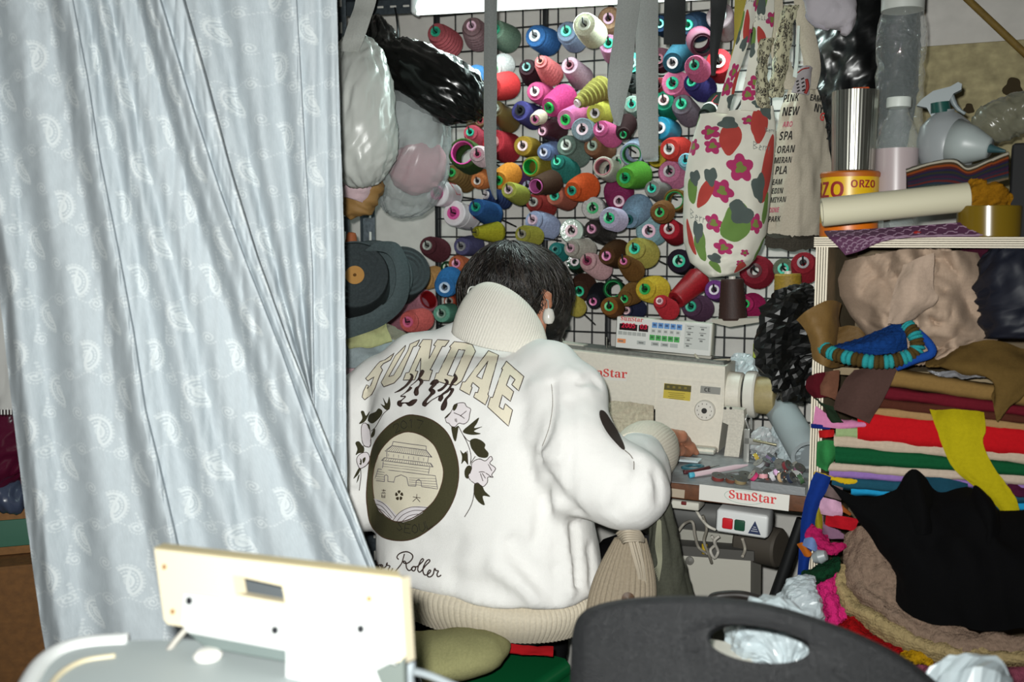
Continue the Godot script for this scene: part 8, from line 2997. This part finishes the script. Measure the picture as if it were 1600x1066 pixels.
func stool() -> void:
	var c := P(735, 1050, 1.90)
	c.y = 0.0
	var t := thing("plastic_stool", c, "green plastic stool under the seated person", "stool")
	var wb := Basis(Vector3.UP, deg_to_rad(-33))
	var b := B.new()
	b.box(c + Vector3(0, 0.395, 0), wb, Vector3(0.30, 0.04, 0.27), 0.012)
	part(b, "seat", mat("0f5f34", 0.35), t)
	b = B.new()
	b.box(c + Vector3(0, 0.36, 0), wb, Vector3(0.32, 0.05, 0.29), 0.008)
	part(b, "apron", mat("0e5a31", 0.35), t)
	for x in [-1, 1]:
		for z in [-1, 1]:
			b = B.new()
			b.tube([c + wb * Vector3(x * 0.13, 0.36, z * 0.115), c + wb * Vector3(x * 0.16, 0.0, z * 0.145)], [0.024, 0.018], 8)
			part(b, "leg", mat("0e5a31", 0.35), t)
	b = B.new()
	skin(b, [[606, 1016, 1.76, 8, 0.02], [630, 1020, 1.74, 28, 0.06], [680, 1024, 1.72, 33, 0.09], [730, 1020, 1.72, 34, 0.08], [765, 1012, 1.74, 26, 0.05], [786, 1004, 1.76, 8, 0.02]], 32, 40, 0.003, 12.0, false, 8.0)
	solo(b, "seat_cushion", mat("98966a", 0.9, 0, 0.4, 30.0, 0.06, 0.12), "khaki round seat cushion on the green stool", "cushion")
	b = B.new()
	b.slab(net(rows_px([[[760, 1000, 1.82], [810, 1008, 1.79], [864, 1012, 1.80]], [[772, 1018, 1.80], [815, 1022, 1.775], [864, 1026, 1.78]]]), 16, 8, 0.003, 20.0), 17, 0.003)
	solo(b, "red_cloth", mat("a3161c", 0.9), "red cloth showing under the jacket hem, right of the cushion", "cloth")
	b = B.new()
	b.slab(net(rows_px([[[615, 985, 1.84], [660, 988, 1.80], [705, 992, 1.82]], [[615, 998, 1.82], [660, 1001, 1.785], [715, 998, 1.80]]]), 12, 6, 0.002, 20.0), 13, 0.003)
	solo(b, "red_cloth", mat("a3161c", 0.9), "strip of red cloth between jacket hem and cushion", "cloth")

func chair_front() -> void:
	var blackp := mat("1a1b1d", 0.5, 0, 0.8, 40.0, 0.09)
	# curved back panel: rings from the oval grip hole to the outline
	var outline := [[897, 1110], [899, 1040], [902, 990], [912, 966], [935, 953], [980, 944], [1040, 940], [1100, 940], [1160, 946], [1220, 958], [1280, 977], [1340, 1000], [1400, 1030], [1450, 1066], [1490, 1110], [1500, 1200], [1490, 1290], [1400, 1330], [1200, 1345], [1000, 1340], [915, 1290], [900, 1200]]
	var pts := []
	for p in outline: pts.append(Vector3(p[0], p[1], 0))
	var out := spline(pts, 96, true)
	var hc := Vector2(1186, 1007)
	var n := 96
	# order the hole by the same angles as the outline
	var g := PackedVector3Array()
	var rings := 14
	for r in rings + 1:
		var f := float(r) / rings
		for k in n:
			var o := Vector2(out[k].x, out[k].y)
			var a := (o - hc).angle() - 0.13
			var hl := Vector2(cos(a) * 79.0, sin(a) * 31.0)
			var L := sqrt(1.0 / (pow(cos(a) / 79.0, 2) + pow(sin(a) / 31.0, 2)))
			var h := hc + Vector2(cos(a + 0.13), sin(a + 0.13)) * L
			var q := h.lerp(o, pow(f, 0.8))
			var x := (q.x - 1190.0) / 300.0
			var d := 1.02 + 0.045 * x * x - 0.10 * (q.y - 1000.0) / 300.0 - 0.05 * x
			if f < 0.08: d += 0.006
			if f > 0.97: d += 0.008
			g.append(P(q.x, q.y, d))
	var b := B.new()
	b.slab(g, n, 0.012, true)
	var base := P(1190, 1300, 0.95)
	base.y = 0
	var t := thing("plastic_chair", base, "black moulded plastic chair with an oval grip hole in its back", "chair")
	part(b, "backrest", blackp, t)
	b = B.new()
	b.box(Vector3(base.x, 0.44, base.z - 0.26), Basis(Vector3.UP, deg_to_rad(-8)), Vector3(0.42, 0.025, 0.40), 0.01)
	part(b, "seat", blackp, t)
	for x in [-0.18, 0.18]:
		for z in [-0.42, -0.08]:
			b = B.new()
			b.tube([Vector3(base.x + x * 0.9, 0.44, base.z + z), Vector3(base.x + x * 1.1, 0.0, base.z + z * 1.02)], 0.011, 10)
			part(b, "leg", mat("2a2b2d", 0.35, 0.6), t)
	# things on the chair's seat seen through the hole
	b = B.new()
	skin(b, [[1160, 1030, 1.24, 20, 0.04], [1180, 1000, 1.24, 50, 0.06], [1215, 1000, 1.24, 58, 0.07], [1240, 1030, 1.24, 40, 0.05], [1250, 1050, 1.24, 10, 0.02]], 40, 44, 0.008, 30.0, false, 101.0)
	b = facet(b)
	solo(b, "plastic_bag", mat("aab6ba", 0.28), "white plastic bag seen through the chair's grip hole", "plastic bag")
	b = B.new()
	b.box(P(1125, 1010, 1.22) + Vector3(0, -0.012, 0), Basis(Vector3.UP, -0.5), Vector3(0.085, 0.012, 0.065), 0.002)
	solo(b, "book", mat("c2bfb4", 0.7), "white book lying behind the chair's grip hole", "book")
	b = B.new()
	b.box(P(1125, 1010, 1.22) + Vector3(0, -0.020, 0), Basis(Vector3.UP, -0.45), Vector3(0.092, 0.004, 0.072), 0.001)
	solo(b, "book", mat("b5561c", 0.6), "thin orange book under the white one behind the grip hole", "book")
	# second dark chair top behind
	b = B.new()
	b.tube(spline(pts_px([[1108, 952, 1.55], [1112, 936, 1.55], [1126, 931, 1.55], [1156, 930, 1.54], [1182, 936, 1.53], [1200, 946, 1.52], [1206, 956, 1.52]]), 26), 0.007, 10)
	b.tube(spline(pts_px([[1120, 946, 1.55], [1150, 941, 1.545], [1180, 945, 1.535], [1198, 954, 1.525]]), 14), 0.005, 8)
	for p in [[1108, 952, 1.55], [1206, 956, 1.52]]:
		var a := P(p[0], p[1], p[2])
		b.tube([a, Vector3(a.x, 0.0, a.z)], 0.007, 8)
	solo(b, "chair_back_loop", mat("1c1612", 0.5), "dark looped chair back peeking over the black chair", "chair")

func white_machine() -> void:
	var ivory := mat("c2b89f", 0.6)
	var whitep := mat("b9bcbb", 0.5)
	var t := thing("overlock_machine", P(430, 1066, 0.86), "cream plate and white bracket of a second machine, blurred in the foreground", "sewing machine")
	var dep := func(x: float, y: float) -> float: return 0.93 - (x - 240.0) / 390.0 * 0.10 - (y - 860.0) / 250.0 * 0.02
	var Q := func(x: float, y: float, k := 0.0) -> Vector3: return P(x, y, dep.call(x, y) + k)
	# cream plate with a slot: four strips around the opening, one mesh
	var b := B.new()
	var A := [Q.call(241, 858), Q.call(626, 908), Q.call(632, 1040), Q.call(602, 1032), Q.call(262, 975)]
	var nrm: Vector3 = (A[1] - A[0]).cross(A[4] - A[0]).normalized()
	if nrm.dot(CAM - A[0]) < 0: nrm = -nrm
	var back := -nrm * 0.016
	# plate outline with the slot joined by a thin cut
	var o: Vector3 = A[0]
	var flat := func(x: float, y: float, lift := 0.0) -> Vector3: return on(x, y, o + nrm * lift, nrm)
	b.prism([flat.call(241, 858), flat.call(402, 877.2), flat.call(402, 907.5), flat.call(363, 899), flat.call(368, 929), flat.call(446, 943), flat.call(441, 916), flat.call(402.4, 907.6), flat.call(402.4, 877.3), flat.call(626, 904), flat.call(634, 1036), flat.call(618, 1034), flat.call(609, 1040), flat.call(600, 1026), flat.call(262, 976), flat.call(256, 968)], back)
	part(b, "plate", ivory, t, "cream plate")
	b = B.new()
	b.prism([flat.call(241, 857, -0.001), flat.call(626, 903, -0.001), flat.call(622, 893, -0.016), flat.call(256, 850, -0.016)], Vector3(0, 0.0008, 0))
	part(b, "top_edge", mat("a79b78", 0.6), t)
	# box behind the slot, open to the front
	b = B.new()
	b.prism([flat.call(355, 890, -0.045), flat.call(452, 905, -0.045), flat.call(456, 950, -0.045), flat.call(360, 936, -0.045)], -nrm * 0.003)
	part(b, "slot_back", mat("4a4f52", 0.6), t)
	b = B.new()
	b.prism([flat.call(365, 931, -0.0165), flat.call(447, 946, -0.0165), flat.call(447, 946, -0.045), flat.call(365, 931, -0.045)], Vector3(0, -0.002, 0))
	part(b, "slot_floor", mat("8d989e", 0.6), t, "pale floor of the slot")
	b = B.new()
	b.prism([flat.call(360, 896, -0.0165), flat.call(445, 912, -0.0165), flat.call(445, 912, -0.045), flat.call(360, 896, -0.045)], Vector3(0, 0.002, 0))
	part(b, "slot_roof", mat("8d989e", 0.6), t)
	# white bracket plate in front
	b = B.new()
	b.prism([flat.call(288, 928, 0.004), flat.call(450, 950, 0.004), flat.call(600, 945, 0.004), flat.call(622, 960, 0.004), flat.call(616, 1036, 0.004), flat.call(640, 1120, 0.004), flat.call(446, 1120, 0.004), flat.call(447, 1017, 0.004), flat.call(294, 989, 0.004), flat.call(284, 975, 0.004)], -nrm * 0.003)
	part(b, "bracket", whitep, t, "white bracket plate")
	for e in [[296, 939], [430, 985], [564, 983]]:
		b = B.new()
		b.lathe([Vector2(0.0001, 0.0), Vector2(0.0034, 0.0), Vector2(0.0034, 0.001), Vector2(0.0001, 0.0018)], flat.call(e[0], e[1], 0.004), nrm, 16)
		part(b, "screw", mat("2e3034", 0.4, 0.5), t)
	for e in [[257, 886], [270, 956], [577, 936]]:
		b = B.new()
		b.lathe([Vector2(0.0001, 0.0), Vector2(0.0026, 0.0), Vector2(0.0026, 0.0006), Vector2(0.0001, 0.0009)], flat.call(e[0], e[1], 0.0002), nrm, 12)
		part(b, "screw_hole", mat("8a6a44", 0.8), t, "rusty hole")
	b = B.new()
	b.prism([flat.call(294, 990, -0.004), flat.call(446, 1016, -0.004), flat.call(446, 1034, -0.004), flat.call(322, 1012, -0.004)], -nrm * 0.03)
	part(b, "under_rail", mat("5f6a68", 0.6), t, "grey green rail")
	b = B.new()
	b.prism([flat.call(590, 1046, 0.006), flat.call(610, 1036, 0.006), flat.call(622, 1040, 0.006), flat.call(634, 1026, 0.006), flat.call(636, 1100, 0.006), flat.call(612, 1100, 0.006)], nrm * 0.004)
	part(b, "side_clip", mat("5c6460", 0.6), t, "grey clip")
	# white bed below: flat top with a rounded left corner, and a raised rim
	var bed := P(220, 1036, 0.885)
	var rim := [[36, 1090], [48, 1062], [66, 1036], [96, 1016], [140, 1005], [200, 1001], [300, 1000], [400, 1004], [470, 1010]]
	var top := []
	for p in rim: top.append(on(p[0], p[1], bed, Vector3.UP))
	for p in [[640, 1090], [300, 1110]]: top.append(on(p[0], p[1], bed, Vector3.UP))
	b = B.new()
	b.prism(top, Vector3(0, -0.05, 0))
	part(b, "bed", mat("8f9797", 0.5), t, "grey white machine bed")
	b = B.new()
	var edge := []
	for p in rim: edge.append(on(p[0], p[1], bed, Vector3.UP) + Vector3(0, -0.002, 0))
	b.tube(spline(edge.slice(0, 6), 24), 0.009, 12)
	part(b, "rounded_rim", whitep, t, "rounded white rim")
	b = B.new()
	b.tube(spline([on(70, 1090, bed, Vector3.UP), on(92, 1056, bed, Vector3.UP), on(130, 1034, bed, Vector3.UP), on(180, 1026, bed, Vector3.UP)], 14), 0.003, 8)
	part(b, "inner_rim", mat("b3a98e", 0.5), t, "cream inner rim")
	b = B.new()
	b.tube(spline(pts_px([[292, 982, 0.93], [272, 1005, 0.92], [255, 1030, 0.91], [240, 1060, 0.90]]), 12), 0.003, 8)
	part(b, "rod", mat("a7a49c", 0.4, 0.3), t)
	b = B.new()
	b.lathe([Vector2(0.0001, 0), Vector2(0.012, 0.001), Vector2(0.013, 0.004), Vector2(0.009, 0.008), Vector2(0.0001, 0.009)], on(325, 1030, bed, Vector3.UP), Vector3(0, 1, 0), 20)
	part(b, "white_button", mat("d3d2cc", 0.5), t)
	b = B.new()
	b.tube(spline(pts_px([[638, 1022, 0.86], [641, 1038, 0.86], [638, 1056, 0.86], [640, 1080, 0.86]]), 12), [0.005, 0.005, 0.005, 0.0045, 0.0045, 0.005, 0.005, 0.005, 0.005, 0.005, 0.005, 0.005, 0.005], 10)
	b.tube(spline(pts_px([[640, 1048, 0.86], [672, 1056, 0.87], [720, 1076, 0.88]]), 8), 0.0032, 8)
	part(b, "lever", mat("a9b3b8", 0.3, 0.5), t, "pale metal lever")

func small_table() -> void:
	var b := B.new()
	var c := P(300, 1100, 0.78)
	c.y = 0.0
	var t := thing("machine_table", c, "low table under the foreground machine, just below the view", "table")
	b.box(Vector3(c.x, 0.785, c.z), Basis(), Vector3(0.5, 0.025, 0.26), 0.003)
	part(b, "top", mat("8a8580", 0.6), t)
	for x in [-0.22, 0.22]:
		for z in [-0.1, 0.1]:
			b = B.new()
			b.box(Vector3(c.x + x, 0.386, c.z + z), Basis(), Vector3(0.03, 0.772, 0.03), 0.002)
			part(b, "leg", mat("3a3a3a", 0.5, 0.4), t)

func left_boxes() -> void:
	var b := B.new()
	var bs := Basis(Vector3.UP, deg_to_rad(18))
	var t := thing("cardboard_box", P(20, 1066, 1.95), "brown cardboard box with green tape on the left floor", "box")
	b = B.new()
	var c := P(20, 985, 1.95)
	b.box(c + Vector3(-0.03, 0.0, -0.12), bs, Vector3(0.26, 0.26, 0.25), 0.003)
	part(b, "carton", mat("7a5228", 0.8, 0, 0.1, 10.0, 0.03, 0.2), t)
	b = B.new()
	b.box(P(12, 905, 1.95) + Vector3(-0.02, -0.01, -0.12), bs, Vector3(0.28, 0.01, 0.27), 0.002)
	part(b, "flap", mat("8a6034", 0.8), t)
	b = B.new()
	var c2 := P(8, 838, 2.0)
	b.box(c2 + Vector3(-0.02, 0.012, -0.1), bs, Vector3(0.24, 0.10, 0.22), 0.003)
	var t2 := thing("cardboard_box", c2, "shorter brown box with a green side stacked on the carton", "box")
	part(b, "carton", mat("8a6034", 0.8, 0, 0.1, 10.0, 0.03, 0.2), t2)
	b = B.new()
	b.box(c2 + Vector3(-0.015, 0.008, 0.012) , bs, Vector3(0.242, 0.055, 0.012), 0.002)
	part(b, "green_band", mat("2f5f4c", 0.6), t2, "green printed band")
	b = B.new()
	skin(b, [[0, 640, 2.0, 30, 0.05], [4, 676, 1.98, 40, 0.07], [4, 715, 1.98, 38, 0.07], [0, 752, 2.0, 26, 0.05]], 36, 30, 0.008, 16.0, true, 111.0)
	solo(b, "plastic_bag", mat("4a1228", 0.22), "wine red plastic bag on the boxes at the left edge", "plastic bag")
	b = B.new()
	skin(b, [[-16, 756, 2.0, 16, 0.04], [6, 766, 1.99, 22, 0.05], [22, 778, 1.99, 20, 0.05], [36, 788, 2.0, 8, 0.03]], 30, 20, 0.006, 18.0, true, 113.0)
	solo(b, "plastic_bag", mat("3c4458", 0.3), "slate blue plastic bag under the wine red one", "plastic bag")
	b = B.new()
	b.slab(net(rows_px([[[-40, -120, 1.75], [-5, -120, 1.74], [30, -120, 1.75]], [[-40, 200, 1.75], [-5, 200, 1.74], [30, 200, 1.75]], [[-40, 500, 1.75], [-5, 500, 1.73], [30, 500, 1.75]], [[-40, 640, 1.75], [-5, 640, 1.74], [30, 640, 1.75]]]), 16, 20, 0.01, 14.0), 17, 0.003)
	var lc := thing("lace_cloth", P(-5, 640, 1.75), "grey white lace-edged cloth behind the curtain at the left edge", "cloth")
	part(b, "cloth", mat("a9a9a6", 0.9), lc)
	b = B.new()
	for k in 14: b.tube(pts_px([[-38 + k * 5, 638, 1.742], [-38 + k * 5, 648, 1.742]]), 0.0016, 5)
	part(b, "fringe", mat("c3c3c0", 0.9), lc)
	b = B.new()
	skin(b, [[26, 892, 1.98, 4, 0.01], [38, 897, 1.97, 11, 0.02], [46, 900, 1.97, 9, 0.02], [52, 904, 1.98, 3, 0.01]], 18, 12, 0.004, 22.0, true, 115.0)
	solo(b, "plastic_scrap", mat("a9b3c0", 0.4), "pale scrap of plastic between curtain and carton", "plastic scrap")

func hanging_garments() -> void:
	var b := B.new()
	# grey garment hanging from the table edge
	b.slab(net(rows_px([
		[[1010, 790, 1.80], [1030, 782, 1.78], [1046, 775, 1.80]],
		[[1015, 830, 1.79], [1038, 828, 1.76], [1058, 830, 1.79]],
		[[1012, 880, 1.79], [1042, 880, 1.755], [1074, 885, 1.79]],
		[[1005, 940, 1.79], [1045, 942, 1.75], [1090, 950, 1.79]],
		[[1000, 1000, 1.79], [1045, 1000, 1.75], [1095, 1000, 1.79]]]), 24, 30, 0.008, 12.0, Vector3(1.8, 0.3, 1.8)), 25, 0.004)
	var g := thing("grey_garment", P(1045, 960, 1.79), "grey green garment with frayed threads hanging from the table edge", "garment")
	part(b, "cloth", mat("4d4e44", 0.9, 0, 0.3, 30.0, 0.06, 0.15), g)
	b = B.new()
	for k in 7:
		b.tube(spline(pts_px([[1028 + k * 0.8, 808 + k, 1.755], [1024 + k * 1.6, 850, 1.75], [1028 + k, 880, 1.745], [1022 + k * 1.2, 890 + k * 3, 1.75]]), 12), 0.0009, 4)
	part(b, "frayed_threads", mat("8f8f7c", 0.9), g, "pale frayed threads")
	b = B.new()
	b.slab(net(rows_px([[[985, 840, 1.82], [1000, 838, 1.82], [1016, 836, 1.82]], [[985, 900, 1.82], [1002, 900, 1.81], [1018, 900, 1.82]], [[990, 990, 1.82], [1005, 990, 1.81], [1020, 990, 1.82]]]), 10, 14, 0.003, 14.0), 11, 0.004)
	solo(b, "dark_garment", mat("1b1b1d", 0.9), "black cloth panel hanging beside the grey garment", "garment")
	# beige ribbed knit bundle with a fringe tie
	var t := thing("ribbed_knit_bundle", P(975, 960, 1.72), "beige ribbed knit bundle tied at the top, beside the jacket", "knitwear")
	var c0 := P(985, 842, 1.76)
	var c1 := P(965, 985, 1.72)
	b = B.new()
	var gr := PackedVector3Array()
	var n := 192
	for r in 25:
		var f := r / 24.0
		for s in n:
			var a := TAU * s / n
			var rad := 0.026 + 0.030 * sin(minf(f * 1.4, 1.0) * PI * 0.5)
			rad *= 1.0 + 0.035 * cos(a * 32.0)
			var c := c0.lerp(c1, f)
			gr.append(c + cb.x * cos(a) * rad + (-cb.z) * sin(a) * rad * 0.8)
	b.slab(gr, n, 0.004, true)
	part(b, "ribbed_body", mat("a39682", 0.9, 0, 0.3, 40.0, 0.07, 0.15), t)
	b = B.new()
	rng.seed = 5
	for k in 16:
		var x := rng.randf_range(-14, 14)
		b.tube(spline(pts_px([[986 + x * 0.5, 836, 1.70], [992 + x * 0.6, 858, 1.695], [1000 + x * 0.5, 890, 1.70], [1004 + x * 0.4, 905 + rng.randf() * 20, 1.715]]), 10), 0.0013, 4)
	for k in 6:
		b.tube(spline(pts_px([[964 + k * 2, 834 + k * 3, 1.72], [978, 826 + k * 4, 1.69], [998, 830 + k * 3, 1.70], [1006, 842 + k, 1.72]]), 10), 0.0024, 5)
	part(b, "fringe", mat("b3a896", 0.9), t, "pale fringe")
	b = B.new()
	b.lathe([Vector2(0.0001, -0.002), Vector2(0.010, -0.001), Vector2(0.011, 0.004), Vector2(0.0001, 0.006)], P(981, 935, 1.655), cb.z, 16)
	part(b, "leather_tag", mat("4a2f10", 0.5), t, "brown leather tag")
